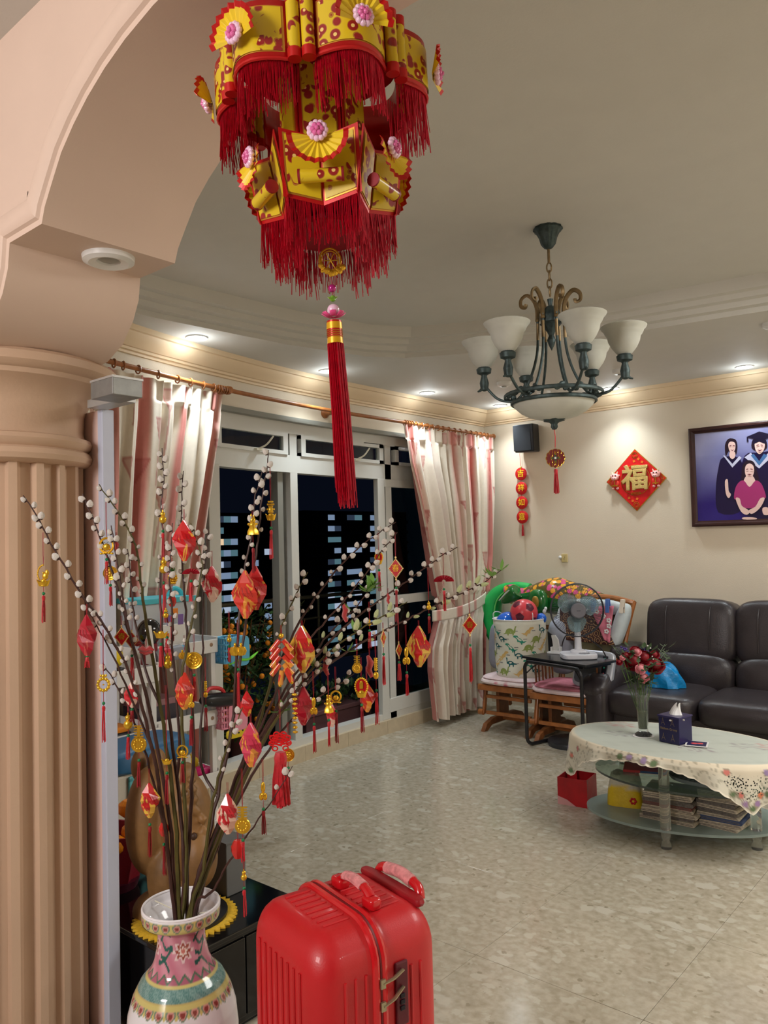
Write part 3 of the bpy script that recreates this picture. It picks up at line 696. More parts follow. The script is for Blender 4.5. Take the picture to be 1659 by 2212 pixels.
ink('printed_features', (120, 60, 66), [[(1576, 962), (1580, 961), (1580, 963), (1576, 964)], [(1583, 961), (1587, 962), (1587, 964), (1583, 963)], [(1578, 971), (1582, 974), (1586, 971), (1582, 972)], [(1634, 961), (1639, 960), (1639, 962), (1634, 963)], [(1643, 960), (1648, 961), (1648, 963), (1643, 962)], [(1636, 971), (1641, 975), (1647, 971), (1641, 972)], [(1612, 1013), (1616, 1012), (1616, 1014), (1612, 1015)], [(1621, 1012), (1626, 1013), (1626, 1015), (1621, 1014)], [(1614, 1025), (1619, 1027), (1624, 1025), (1619, 1024)]], False)
# ================================================================== SOFA
lea = mat('dark brown leather', sr(50, 44, 46), .36, noise=.18, nscale=12, bump=.25, bscale=140, spec=.6)
so = thing('sofa', 'dark brown leather sofa with padded backs against the beige wall', 'sofa', (-1.35, 5.45, 0))
ox_, oy_ = -1.35, 5.45
def L_(x, y, z): return (x-ox_, y-oy_, z)
M().b2(L_(-2.4, 5.02, .05), L_(-.3, 5.80, .28)).out('base', lea, so, smooth=False, bevel=.02)
for k in range(3):
    xc = -1.965+.61*k; xs = -2.06+.61*k
    q = M().sq(L_(xs, 5.30, .335), (.312, .37, .098), .45, .35, 32, 14)
    q.out('seat_cushion', lea, so)
    b_ = M().sq(L_(xc, 5.64, .765), (.315, .15, .225), .42, .35, 36, 18, rot=(-.14, 0, 0)).out('back_cushion', lea, so)
    M().sq(L_(xc, 5.555, .475), (.308, .135, .16), .62, .45, 32, 14, rot=(-.10, 0, 0)).out('lumbar_cushion', lea, so)
    for sx_ in (-.15, .15): M().tube(bez([L_(xc+sx_, 5.47, .66), L_(xc+sx_, 5.475, .80), L_(xc+sx_, 5.51, .93), L_(xc+sx_, 5.60, .99)], 4), .0035, 5).out('seam', lea, b_)
ar = M().sq(L_(-2.40, 5.34, .28), (.095, .43, .26), .5, .4, 28, 14)
ar.sq(L_(-2.42, 5.34, .47), (.125, .44, .10), .75, .5, 28, 12, rot=(.16, 0, 0)); ar.out('arm', lea, so)
M().sq(L_(-2.40, 5.50, .60), (.09, .20, .07), .7, .6, 20, 10).out('arm_pad', mat('wrinkled leather', sr(48, 44, 44), .4, bump=1, bscale=35), so)
for x in (-2.4, -.5): M().lathe([(.025, 0), (.03, .05)], 12, c=L_(x, 5.1, 0)).out('foot', black, so)
# blue plastic bag on the sofa
bp_ = P(1443, 1491, 5.45); bagb = thing('plastic_bag', 'bright blue knotted plastic bag on the sofa seat behind the flowers', 'bag', (-2.03, 5.20, .435))
bl = mat('blue plastic film', sr(0, 132, 196), .35, noise=.15, nscale=30, bump=.9, bscale=60, spec=.6)
q = M()
def bagf(u, v):
    a = 2*pi*u; w_ = (1-v**3)**.5*(1+.1*sin(5*a+v*6)+.06*sin(9*a)); return (.125*w_*cos(a)-.02*v, .075*w_*sin(a), .165*v+.012*sin(3*a)*v)
q.grid(32, 12, bagf, closeu=True); q.out('bag_body', bl, bagb)
M().tube(bez([(-.07, 0, .12), (-.09, -.01, .165), (-.055, -.01, .20), (-.02, 0, .17)], 4), [.013]*13, 6, flat=.4).out('handle', bl, bagb)
# ================================================================== COFFEE TABLE
tcx, tcy, trot = -1.44, 3.82, 0.0
ct = thing('coffee_table', 'oval glass coffee table with clear acrylic pillars and two lower glass shelves', 'table', (tcx, tcy, 0), rz=trot)
tg = mat('green edged glass', (.60, .78, .72), .03, trans=.93, ior=1.45)
ac = mat('clear acrylic', (.86, .88, .80), .06, trans=.9, ior=1.4)
def oval(a, b_, z, t, n=64, ox=0, oy=0, r=0): return M().prism([(ox+a*cos(2*pi*k/n)*cos(r)-b_*sin(2*pi*k/n)*sin(r), oy+a*cos(2*pi*k/n)*sin(r)+b_*sin(2*pi*k/n)*cos(r)) for k in range(n)], lambda u, v, w_: (u, v, w_), z, z+t)
oval(.51, .32, .434, .012).out('glass_top', tg, ct, auto=30)
oval(.41, .27, .275, .010).out('glass_shelf', tg, ct, auto=30)
oval(.46, .29, .075, .012, ox=-.01, oy=.07, r=.3).out('glass_shelf', mat('frosted glass', (.55, .68, .64), .25, trans=.6), ct, auto=30)
for x, y in ((.01, -.205), (.34, .03), (-.30, .06), (.05, .26)):
    M().lathe([(.024, 0), (.026, .015), (.018, .03), (.022, .06), (.022, .075)], 20, c=(x, y, 0)).lathe([(.024, .0871), (.024, .27)], 20, c=(x, y, 0)).lathe([(.022, .28), (.024, .29), (.024, .425), (.020, .434)], 20, c=(x, y, 0)).out('pillar', ac, ct)
# table cloth (hangs in points and arcs)
lace = bpy.data.materials.new('lace cloth'); lace.use_nodes = True; nt = lace.node_tree; b = nt.nodes['Principled BSDF']
a_ = nt.nodes.new('ShaderNodeAttribute'); a_.attribute_name = 'col'; nt.links.new(a_.outputs['Color'], b.inputs['Base Color']); b.inputs['Roughness'].default_value = .8
A2 = nt.nodes.new('ShaderNodeAttribute'); A2.attribute_name = 'hole'
tc = nt.nodes.new('ShaderNodeTexCoord'); v_ = nt.nodes.new('ShaderNodeTexVoronoi'); v_.inputs['Scale'].default_value = 105; nt.links.new(tc.outputs['Object'], v_.inputs['Vector'])
lt = nt.nodes.new('ShaderNodeMath'); lt.operation = 'LESS_THAN'; lt.inputs[1].default_value = .36; nt.links.new(v_.outputs['Distance'], lt.inputs[0])
ml = nt.nodes.new('ShaderNodeMath'); ml.operation = 'MULTIPLY'; nt.links.new(lt.outputs[0], ml.inputs[0]); nt.links.new(A2.outputs['Fac'], ml.inputs[1])
iv_ = nt.nodes.new('ShaderNodeMath'); iv_.operation = 'SUBTRACT'; iv_.inputs[0].default_value = 1; nt.links.new(ml.outputs[0], iv_.inputs[1]); nt.links.new(iv_.outputs[0], b.inputs['Alpha'])
tcl = thing('tablecloth', 'cream lace tablecloth with embroidered flowers draped over the oval coffee table', 'tablecloth', (tcx, tcy, .4475), rz=trot)
NU, NV = 360, 46
DT = [(0, .10), (60, .12), (120, .07), (160, .09), (190, .11), (212, .20), (228, .10), (243, .055), (261, .03), (276, .032), (287, .055), (302, .105), (311, .16), (318, .205), (327, .15), (340, .10), (360, .10)]
def drop(a): return pick(DT, degrees_(a))+.006*abs(sin(a*34))
def degrees_(a): return a*180/pi % 360
EA, EB = .53, .335
def clothf(u, v):
    a = 2*pi*u
    if v < .5:
        r = v/.5; return (EA*r*cos(a), EB*r*sin(a), .0005*sin(14*a)*r)
    t_ = (v-.5)/.5; d = drop(a)*t_
    nx, ny = cos(a)/EA, sin(a)/EB; nl = hypot(nx, ny); nx /= nl; ny /= nl
    o_ = .012*min(1, d/.02)+.016*t_*(1+.8*sin(11*a)+.5*sin(23*a)); return (EA*cos(a)+nx*o_, EB*sin(a)+ny*o_, -d-.0*t_)
cc = V(sr(206, 202, 184)); cw = V(sr(184, 190, 180)); 
def clothc(u, v):
    a = 2*pi*u
    if v < .5:
        r = v/.5; x, y = EA*r*cos(a), EB*r*sin(a)
        k = (sin(x*40+3)*sin(y*70)+sin(x*23-y*31))*.5
        c = cw.lerp(V(sr(168, 174, 164)), max(0, k)*.5)
        for fx, fy, fc_ in ((-.27, -.02, (130, 124, 130)), (.12, -.08, (140, 120, 130)), (.3, .08, (140, 130, 136)), (-.36, .16, (188, 130, 126)), (.40, .14, (188, 130, 126))):
            dx, dy = x-fx, y-fy; rr = hypot(dx, dy*1.6)
            if rr < .09 and abs(sin(atan2(dy, dx)*4+rr*30)) > .82: c = c.lerp(V(sr(*fc_)), .6)
        return tuple(c)
    t_ = (v-.5)/.5; d = drop(a)*t_; D = drop(a); s_ = a*.5*30
    c = V(sr(220, 208, 184)).lerp(cc, min(1, t_*2))
    sp_ = (a*42) % (2*pi); ring = abs(sin(sp_/2)*1.2-((D-d)/.05) % 1.2)
    if D-d < .11 and ring < .12: c = c.lerp(V(sr(128, 124, 104)), .55)
    if D-d < .006: c = V(sr(232, 226, 208))
    for aa, dd, cl_ in ((212, .10, (206, 120, 104)), (221, .05, (190, 120, 120)), (205, .07, (150, 128, 168)), (212, .175, (90, 120, 84)), (255, .022, (96, 116, 80)), (260, .018, (158, 136, 172)), (268, .018, (158, 136, 172)), (273, .022, (96, 116, 80)), (306, .03, (206, 120, 110)), (327, .03, (150, 130, 168)), (312.5, .125, (206, 110, 100)), (323, .125, (206, 120, 84)), (308.5, .12, (90, 110, 76)), (327, .12, (90, 110, 76)), (314.5, .16, (150, 120, 160)), (321, .16, (150, 120, 160)), (318, .18, (90, 110, 76))):
            ax = (degrees_(a)-aa)/1.8; dz = (d-dd)/.014; rr = hypot(ax, dz)
            if rr < .85: c = V(sr(*cl_))
            elif rr < 1.15: c = V(sr(150, 140, 120))
    return tuple(c)
q = M().grid(NU, NV, clothf, closeu=True, col=clothc)
clo = q.out('cloth', lace, tcl, auto=180)
ha = clo.data.attributes.new('hole', 'FLOAT', 'POINT'); buf = [0.0]*len(clo.data.vertices)
for j in range(NV+1):
    for i in range(NU):
        v = j/NV; a = 2*pi*i/NU; D = drop(a)
        if v > .5 and D > .125 and abs(degrees_(a)-318) < 40:
            d = D*(v-.5)/.5
            if .045 < d < D-.05: buf[j*NU+i] = 1.0
ha.data.foreach_set('value', buf)
# things on the table
vx, vy = -1.608, 3.826
fv = thing('glass_vase', 'tall clear glass flower vase with a flared foot on the tablecloth', 'vase', (vx, vy, .449))
clg = mat('clear vase glass', (.93, .96, .94), .02, trans=.96, ior=1.3)
M().lathe([(0, 0), (.040, 0), (.042, .006), (.030, .016), (.022, .020), (.024, .03), (.030, .185), (.033, .205), (.031, .205), (.028, .185), (.021, .035), (0, .033)], 32).out('body', clg, fv)
M().lathe([(0, .036), (.0205, .036), (.0245, .12), (0, .12)], 24).out('water', mat('stem water', sr(92, 104, 44), .1, trans=.5, noise=.2, nscale=40), fv)
M().lathe([(0, -.001), (.052, -.001), (.050, .0), (0, .0)], 32).out('coaster', whitep, fv)
bq = thing('bouquet', 'bouquet of dark red and pink roses with green foliage in the glass vase', 'flowers', (vx, vy, .49))
stm = mat('flower stem', sr(70, 96, 44), .5); lfm = mat('bouquet leaf', sr(58, 78, 44), .5, noise=.3, nscale=50); euc = mat('eucalyptus leaf', sr(104, 122, 96), .6, noise=.2, nscale=40)
drd = mat('dark red petals', sr(128, 8, 26), .5, noise=.3, nscale=80); pk = mat('pink petals', sr(222, 140, 148), .5, noise=.15, nscale=60)
def rose(px, py, r, m_, d=3.99):
    r *= 1.18
    p = P(px, py, d)-V((vx, vy, .49)); vd_ = (CAM-V((vx, vy, .7))).normalized()
    tz = V((vd_.x*.8, vd_.y*.8, .55)).normalized(); R = tz.to_track_quat('Z', 'Y').to_matrix().to_4x4(); T = Matrix.Translation(p) @ R
    q = M()
    for ly, (n_, rr, hh) in enumerate(((5, 1, .3), (5, .82, .5), (4, .6, .62), (3, .36, .68))):
        for k in range(n_):
            a = 2*pi*k/n_+ly*.7
            def pf_(u, v, a=a, rr=rr, hh=hh, n_=n_):
                aa = a+(u-.5)*2*pi/n_*1.35; r0 = r*rr*(v**.5)*(1+.07*cos((u-.5)*6)); return (r0*cos(aa), r0*sin(aa), r*(-.45+hh*v+.12*v*v*cos((u-.5)*3)-(.25 if rr == 1 else 0)*v*v))
            q.grid(5, 4, pf_, T=T)
    q.ell(p, r*.62, 12, 8); fl_ = q.out('rose', m_, bq)
    M().tube(bez([p-tz*r*.4, p*.55+V((0, 0, .0)), V((random.uniform(-.015, .015), random.uniform(-.015, .015), .0))], 5), .0022, 5).out('stem', stm, fl_)
for a_ in ((1368, 1428, .042), (1392, 1420, .036), (1416, 1436, .040), (1372, 1406, .026), (1414, 1414, .022), (1338, 1430, .014), (1352, 1416, .02)): rose(*a_, drd)
for a_ in ((1384, 1444, .024), (1391, 1464, .023), (1377, 1408, .017), (1345, 1420, .013)): rose(*a_, pk, 3.93)
def leafq(q, base, dirv, L, wd, nrm=None):
    dirv = dirv.normalized(); s_ = dirv.cross(V((0, 0, 1))) if nrm is None else dirv.cross(nrm); s_ = s_.normalized() if s_.length > 1e-4 else V((1, 0, 0)); n_ = s_.cross(dirv)
    b0 = base; vs = [b0, b0+dirv*L*.3+s_*wd*.8, b0+dirv*L*.65+s_*wd*.85, b0+dirv*L+n_*L*.06, b0+dirv*L*.65-s_*wd*.85, b0+dirv*L*.3-s_*wd*.8, b0+dirv*L*.3-n_*wd*.25, b0+dirv*L*.65-n_*wd*.25]
    q.add(vs, [(0, 1, 6), (1, 2, 7, 6), (2, 3, 7), (3, 4, 7), (4, 5, 6, 7), (5, 0, 6)])
rr_ = random.Random(4)
q = M()
for k in range(80):
    a = rr_.uniform(0, 2*pi); z = rr_.uniform(.19, .40); r_ = .02+.10*(z-.17)/.2*rr_.uniform(.3, 1)
    leafq(q, V((r_*cos(a), r_*sin(a), z)), V((cos(a), sin(a), rr_.uniform(-.6, .9))), rr_.uniform(.03, .07), rr_.uniform(.008, .014))
q.out('foliage', lfm, bq, kind='stuff')
for px, py in ((1436, 1392), (1440, 1405), (1330, 1400), (1444, 1420)):
    p = P(px, py, 4.1)-V((vx, vy, .49)); q = M(); b0 = V((0, 0, .12)); q.tube(bez([b0, (b0+p)*.5+V((0, 0, .04)), p], 5), .0014, 5)
    for t_ in (.55, .65, .75, .85, .95):
        for sg in (-1, 1): leafq(q, b0.lerp(p, t_)+V((0, 0, .02*sin(pi*t_))), V((sg*.6, .2*sg, .5)), .026, .011)
    q.out('eucalyptus_sprig', euc, bq)
for px, py in ((1345, 1400), (1352, 1404), (1386, 1404), (1396, 1405)):
    p = P(px, py, 4.05)-V((vx, vy, .49)); q = M()
    for k in range(7): q.ell(p+V((rr_.uniform(-.014, .014), rr_.uniform(-.01, .01), rr_.uniform(-.008, .008))), .005, 6, 4)
    q.out('purple_blossom', mat('purple blossom', sr(84, 62, 140), .6), bq)
q = M()
for px, py in ((1409, 1418), (1411, 1424), (1400, 1436), (1404, 1440), (1379, 1415), (1382, 1420), (1399, 1395), (1405, 1400)):
    q.ell(P(px, py, 3.98)-V((vx, vy, .49)), .004, 6, 4)
q.out('tiny_white_blossoms', whitep, bq, kind='stuff')
# tissue box
tbx = thing('tissue_box', 'navy blue cube tissue box with gold print on the tablecloth', 'tissue box', (-1.437, 3.80, .449), rz=radians(-12))
nav = mat('navy card', sr(26, 24, 74), .35, noise=.1, nscale=20)
M().b2((-.055, -.055, 0), (.055, .055, .128)).out('carton', nav, tbx, smooth=False, bevel=.003)
M().b2((-.059, -.059, .122), (.059, .059, .130)).out('lid', mat('navy lid', sr(40, 36, 84), .3), tbx, smooth=False, bevel=.002)
q = M()
def tis(u, v):
    a = 2*pi*u; w_ = .032*(1-.75*v)+.006*sin(3*a); return (w_*cos(a)+.018*v*v, w_*.6*sin(a), .13+.048*v+.012*v*sin(2*a+1))
q.grid(16, 6, tis, closeu=True); q.out('tissue', mat('white tissue', sr(240, 242, 242), .8), tbx, auto=25)
gp = mat('gold foil print', sr(150, 128, 92), .4, .3)
text('Ribbon Group', .0155, gp, tbx, (0, -.0556, .068), (pi/2, 0, 0), .0004)
for x in (-.03, .02):
    for z in (.012, .085):
        M().tube([(x-.010, -.0558, z), (x-.002, -.0558, z+.02), (x, -.0558, z+.034)], .0006, 4).tube([(x+.010, -.0558, z), (x+.002, -.0558, z+.02), (x, -.0558, z+.034)], .0006, 4).tube([(x-.006, -.0558, z+.01), (x+.006, -.0558, z+.01)], .0006, 4).out('printed_tower', gp, tbx)
for p in ((.012, -.058, .112), (.058, -.02, .115)): M().ell(p, (.007, .003, .004), 8, 6).out('pearl_stud', mat('pearl', sr(230, 226, 216), .2), tbx)
cs = thing('coaster', 'small square printed card lying right of the tissue box', 'coaster', (-1.335, 3.795, .4520), rz=radians(14))
M().b2((-.050, -.050, 0), (.050, .050, .003)).out('card', whitep, cs, smooth=False)
M().b2((-.042, -.042, .003), (.042, .042, .0036)).out('dark_print', nav, cs, smooth=False)
M().ell((-.012, 0, .0036), (.016, .013, .001)).ell((.014, .004, .0036), (.014, .012, .001)).out('red_print', mat('red print', sr(206, 72, 78), .4), cs)
# things on the lower shelves
tr_ = thing('mesh_tray', 'oval grey perforated tray on the middle glass shelf', 'tray', (-1.27, 3.80, .286), rz=radians(6))
q = M(); q.lathe([(0, 0), (.95, 0), (1, .012), (1.0, .018), (.96, .008), (0, .006)], 40, T=Matrix.Diagonal((.20, .115, 1, 1))); q.out('dish', mat('grey tray', sr(120, 128, 128), .5), tr_)
q = M()
for i in range(-8, 9):
    for j in range(-5, 6):
        x, y = i*.022, j*.02+(i % 2)*.01
        if (x/.185)**2+(y/.10)**2 < 1: q.box((x, y, .0075), (.010, .006, .002), rot=(0, 0, .6))
q.out('perforations', mat('dark slot', sr(70, 76, 78), .6), tr_, smooth=False, kind='stuff')
mg = thing('magazine', 'colourful magazine on the middle shelf under the tablecloth', 'magazine', (-1.60, 3.81, .286), rz=.35)
M().b2((-.10, -.07, 0), (.10, .07, .012)).out('cover', mat('magazine red', sr(170, 40, 44), .35), mg, smooth=False); M().b2((-.02, -.0705, .001), (.101, .07, .011)).out('pages', mat('magazine blue', sr(40, 80, 120), .4), mg, smooth=False)
np_ = mat('newsprint', sr(188, 178, 158), .8, noise=.3, nscale=90); npd = mat('newsprint dark', sr(110, 104, 98), .8, noise=.4, nscale=90); npb = mat('newsprint blue', sr(58, 74, 110), .7, noise=.2, nscale=60); npr = mat('newsprint red', sr(120, 72, 66), .7, noise=.2, nscale=60)
def paper(x, y, z, w_, d_, t_, rz, m_, lb_, gp_):
    t = thing('newspaper', lb_, 'newspaper', (x, y, z), rz=rz, group=gp_)
    pr_ = [(-w_/2, 0), (w_/2-t_/2, 0)]+[(w_/2-t_/2+t_/2*sin(pi*k/6), t_/2-t_/2*cos(pi*k/6)) for k in range(1, 6)]+[(w_/2-t_/2, t_), (-w_/2, t_)]
    M().prism(pr_, lambda u, v, w: (u, w, v), -d_/2, d_/2).out('folded_sheets', m_, t, auto=50)
    M().b2((-w_/2-.001, -d_/2-.0015, t_*.3), (w_/2-.01, -d_/2+.001, t_*.42)).b2((-w_/2-.001, -d_/2-.0015, t_*.62), (w_/2-.015, -d_/2+.001, t_*.7)).out('page_lines', npd, t, smooth=False)
z = .0875
LA = ['bottom', 'second from bottom', 'third from bottom', 'fourth from bottom', 'fifth from bottom', 'second from top', 'topmost']
for k in range(7):
    t_ = (.018, .016, .02, .017, .014, .022, .028)[k]; paper(-1.455+rr_.uniform(-.008, .008), 3.785, z, .25+rr_.uniform(-.025, .015), .17, t_-.001, radians(4+rr_.uniform(-7, 7)), [np_, npd, np_, np_, npr, npd, np_][k], '%s folded newspaper in the left pile under the coffee table' % LA[k], 'newspapers in the left pile'); z += t_
z = .0875; LB = ['bottom', 'second from bottom', 'third from bottom', 'fourth from bottom', 'fifth from bottom', 'fourth from top', 'third from top', 'second from top', 'topmost']
for k in range(9):
    t_ = (.016, .017, .02, .015, .018, .017, .019, .018, .022)[k]; paper(-1.235+rr_.uniform(-.008, .008), 3.855, z, .19+rr_.uniform(-.02, .015), .20, t_-.001, radians(0+rr_.uniform(-8, 8)), [np_, np_, npb, np_, npd, np_, npd, np_, np_][k], '%s folded newspaper in the right pile under the coffee table' % LB[k], 'newspapers in the right pile'); z += t_
yb = thing('packet', 'yellow plastic packet with red flower print under the coffee table left end', 'packet', (-1.715, 3.83, .0875), rz=radians(14))
def ybf(u, v):
    a = 2*pi*u; g = lambda x: (abs(x)**.5)*(1 if x > 0 else -1); w_ = 1-.25*v*v; return (.088*w_*g(cos(a)), .055*w_*g(sin(a))*(1-.2*v), .15*v+.008*sin(4*a)*v)
q = M().grid(28, 8, ybf, closeu=True, col=lambda u, v: sr(222, 190, 30) if v < .62+.05*sin(u*20) else sr(196, 192, 170)); q.out('wrapper', mat('packet film', (.8, .7, .1), .3, attr=True, noise=.1, nscale=30, bump=.6, bscale=50), yb)
q = M()
for k in range(6): q.ell((.045+.012*cos(k*pi/3), -.051, .035+.012*sin(k*pi/3)), (.007, .004, .007), 8, 5)
q.out('red_flower_print', redp, yb)
M().b2((-.06, -.01, .09), (.05, .01, .155)).out('paper_content', np_, yb, smooth=False)
# red paper bin
bn = thing('paper_bin', 'small square red printed paper bin on the floor left of the coffee table', 'bin', (-2.05, 3.96, 0), rz=radians(8))
rb = mat('glossy red card', sr(176, 22, 30), .35, noise=.35, nscale=9, bump=.2, bscale=30)
q = M(); s_ = .082; h_ = .145
for a in range(4):
    R = Matrix.Rotation(pi/2*a, 4, 'Z'); q.add([(-s_, -s_, 0), (s_, -s_, 0), (s_, -s_, h_), (-s_, -s_+.004, h_), (-s_+.005, -s_+.005, .004), (s_-.005, -s_+.005, .004), (s_-.005, -s_+.005, h_), (-s_+.005, -s_+.005, h_)], [(0, 1, 2, 3), (4, 5, 6, 7), (3, 2, 6, 7)], T=R)
q.add([(-s_, -s_, 0), (s_, -s_, 0), (s_, s_, 0), (-s_, s_, 0)], [(0, 1, 2, 3)]); q.out('folded_walls', rb, bn, smooth=False)
M().add([(-s_, -s_-.001, .0), (.02, -s_-.001, 0), (-.03, -s_-.001, .03), (-s_, -s_-.001, .045)], [(0, 1, 2, 3)]).out('pale_corner_print', mat('pink white print', sr(206, 150, 150), .4), bn, smooth=False)
M().add([(-s_+.01, s_-.04, .10), (-.01, s_-.05, .10), (-.02, s_-.03, .19), (-s_+.012, s_-.02, .175)], [(0, 1, 2, 3)]).out('flap', rb, bn, smooth=False, solid=.002)
# ================================================================== SIDE TABLE + FAN
A0 = V((-2.88, 4.79, 0)); ang = atan2(-.14, .57)
stb = thing('side_table', 'black tubular side table with drawer tray in front of the wooden gliders', 'table', A0, rz=ang)
q = M(); r_ = .0125
q.tube(bez([(0.03, .26, .013), (0.03, .1, .013), (.03, .045, .018), (.03, .012, .05), (.03, .008, .15), (.03, .008, .50), (.032, .008, .555), (.055, .008, .585), (.11, .008, .592), (.45, .008, .592), (.505, .008, .585), (.528, .008, .555), (.53, .008, .50), (.53, .008, .15), (.53, .012, .05), (.53, .045, .018), (.53, .1, .013), (.53, .26, .013)], 5), r_, 10)
q.out('tube_frame', black, stb)
M().tube(bez([(.03, .01, .50), (.08, .03, .55), (.13, .05, .585)], 4), .004, 6).out('brace', black, stb); M().tube(bez([(.53, .01, .50), (.48, .03, .55), (.43, .05, .585)], 4), .004, 6).out('brace', black, stb)
M().b2((-.01, .02, .606), (.56, .33, .622)).out('tabletop', mat('black tabletop', sr(30, 32, 36), .25), stb, smooth=False, bevel=.004)
M().b2((.02, .03, .588), (.53, .31, .606)).out('shallow_tray', black, stb, smooth=False, bevel=.003)
fx = V((-2.51, 4.93, .623))
fn = thing('desk_fan', 'white and grey desk fan with round wire guard on the black side table', 'fan', fx, rz=atan2(-fx.y, -fx.x)+radians(10))
wg = mat('fan white plastic', sr(206, 208, 216), .3)
M().sq((0, 0, .018), (.105, .12, .02), .35, .45, 32, 10).sq((0, 0, .04), (.05, .055, .02), .8, .7, 24, 10).out('base', wg, fn)
M().lathe([(0, .0375), (.036, .0375), (.036, .04), (0, .041)], 24, c=(.055, .03, 0)).out('button_dial', mat('grey fan panel', sr(128, 130, 138), .4), fn)
for k in range(4): M().box((.055, .012+.012*k, .0425), (.010, .007, .005)).out('button', wg, fn, smooth=False)
M().lathe([(.030, .04), (.024, .07), (.021, .18), (.022, .24)], 20).out('column', wg, fn)
hz = .325
dk = mat('dark fan grey', sr(52, 54, 60), .4)
M().sq((-.045, 0, hz), (.075, .052, .056), .7, .8, 20, 12).sq((-.03, 0, hz-.06), (.03, .03, .05)).out('motor', dk, fn)
RX = Matrix.Translation((0, 0, hz)) @ Matrix.Rotation(pi/2, 4, 'Y')
R_ = .178
q = M()
for s_ in (.022, -.012): q.tube([(s_, R_*cos(t_), hz+R_*sin(t_)) for t_ in [2*pi*i/60 for i in range(60)]], .0032, 6, closed=True)
q.tube([(.005, R_*1.01*cos(t_), hz+R_*1.01*sin(t_)) for t_ in [2*pi*i/60 for i in range(60)]], .0045, 6, closed=True)
q.out('guard_ring', dk, fn)
q = M()
for k in range(96):
    a = 2*pi*k/96; c_, s_ = cos(a), sin(a); a2 = a+.10
    q.tube([(.058, .052*c_, hz+.052*s_), (.055, .12*cos(a+.05), hz+.12*sin(a+.05)), (.038, .162*cos(a2), hz+.162*sin(a2)), (.010, .178*cos(a2), hz+.178*sin(a2))], .0009, 4)
q.out('front_wires', dk, fn, kind='stuff')
q = M()
for k in range(60):
    a = 2*pi*k/60; q.tube([(-.05, .05*cos(a), hz+.05*sin(a)), (-.045, .14*cos(a), hz+.14*sin(a)), (-.010, .178*cos(a), hz+.178*sin(a))], .0009, 4)
q.out('rear_wires', dk, fn, kind='stuff')
M().lathe([(0, .064), (.045, .064), (.052, .058), (.052, .054), (0, .054)], 32, T=RX).out('centre_cap', mat('fan badge grey', sr(112, 112, 120), .35), fn)
M().box((.0655, 0, hz), (.001, .026, .005)).out('badge', mat('badge dark', sr(60, 60, 70), .4), fn, smooth=False)
bb = mat('pale blue blades', sr(170, 212, 222), .15, trans=.6, alpha=.55)
for k in range(3):
    a0 = 2*pi*k/3+2.5
    def bf(u, v, a0=a0):
        a = a0+(u-.5)*1.5*(.55+.6*sin(pi*min(1, v*1.1))); r0 = .035+.115*v*(1-.15*(2*u-1)**2); return (.028-.03*(u-.5)*(1-v*.3), r0*cos(a), hz+r0*sin(a))
    M().grid(10, 8, bf).out('blade', bb, fn, solid=.0015)
# white gadget left of the fan
gd = thing('white_stand', 'small white plastic paddle stand on the left of the side table', 'stand', P(1182, 1411, 5.45)*1.0)
gd.location.z = .623; gd.location.x, gd.location.y = -2.735, 5.03
M().b2((-.055, -.03, 0), (.055, .04, .012)).b2((-.035, -.015, .012), (-.02, .015, .045)).b2((.03, -.015, .012), (.042, .015, .05)).b2((-.035, -.01, .012), (.04, .012, .022)).out('base', whitep, gd, smooth=False, bevel=.002)
M().prism([(-.02, .02), (.012, .012), (.03, .05), (.022, .10), (.0, .13), (-.03, .128), (-.022, .09), (-.018, .05)], lambda u, v, t_: (u, t_, v), -.006, .006).out('paddle', mat('pale paddle', sr(214, 212, 206), .4), gd, auto=30)
M().prism([(-.07, .0), (-.045, .0), (-.03, .12), (-.075, .15)], lambda u, v, t_: (u, t_+.03, v), -.006, .006).out('black_clip', black, gd, smooth=False)
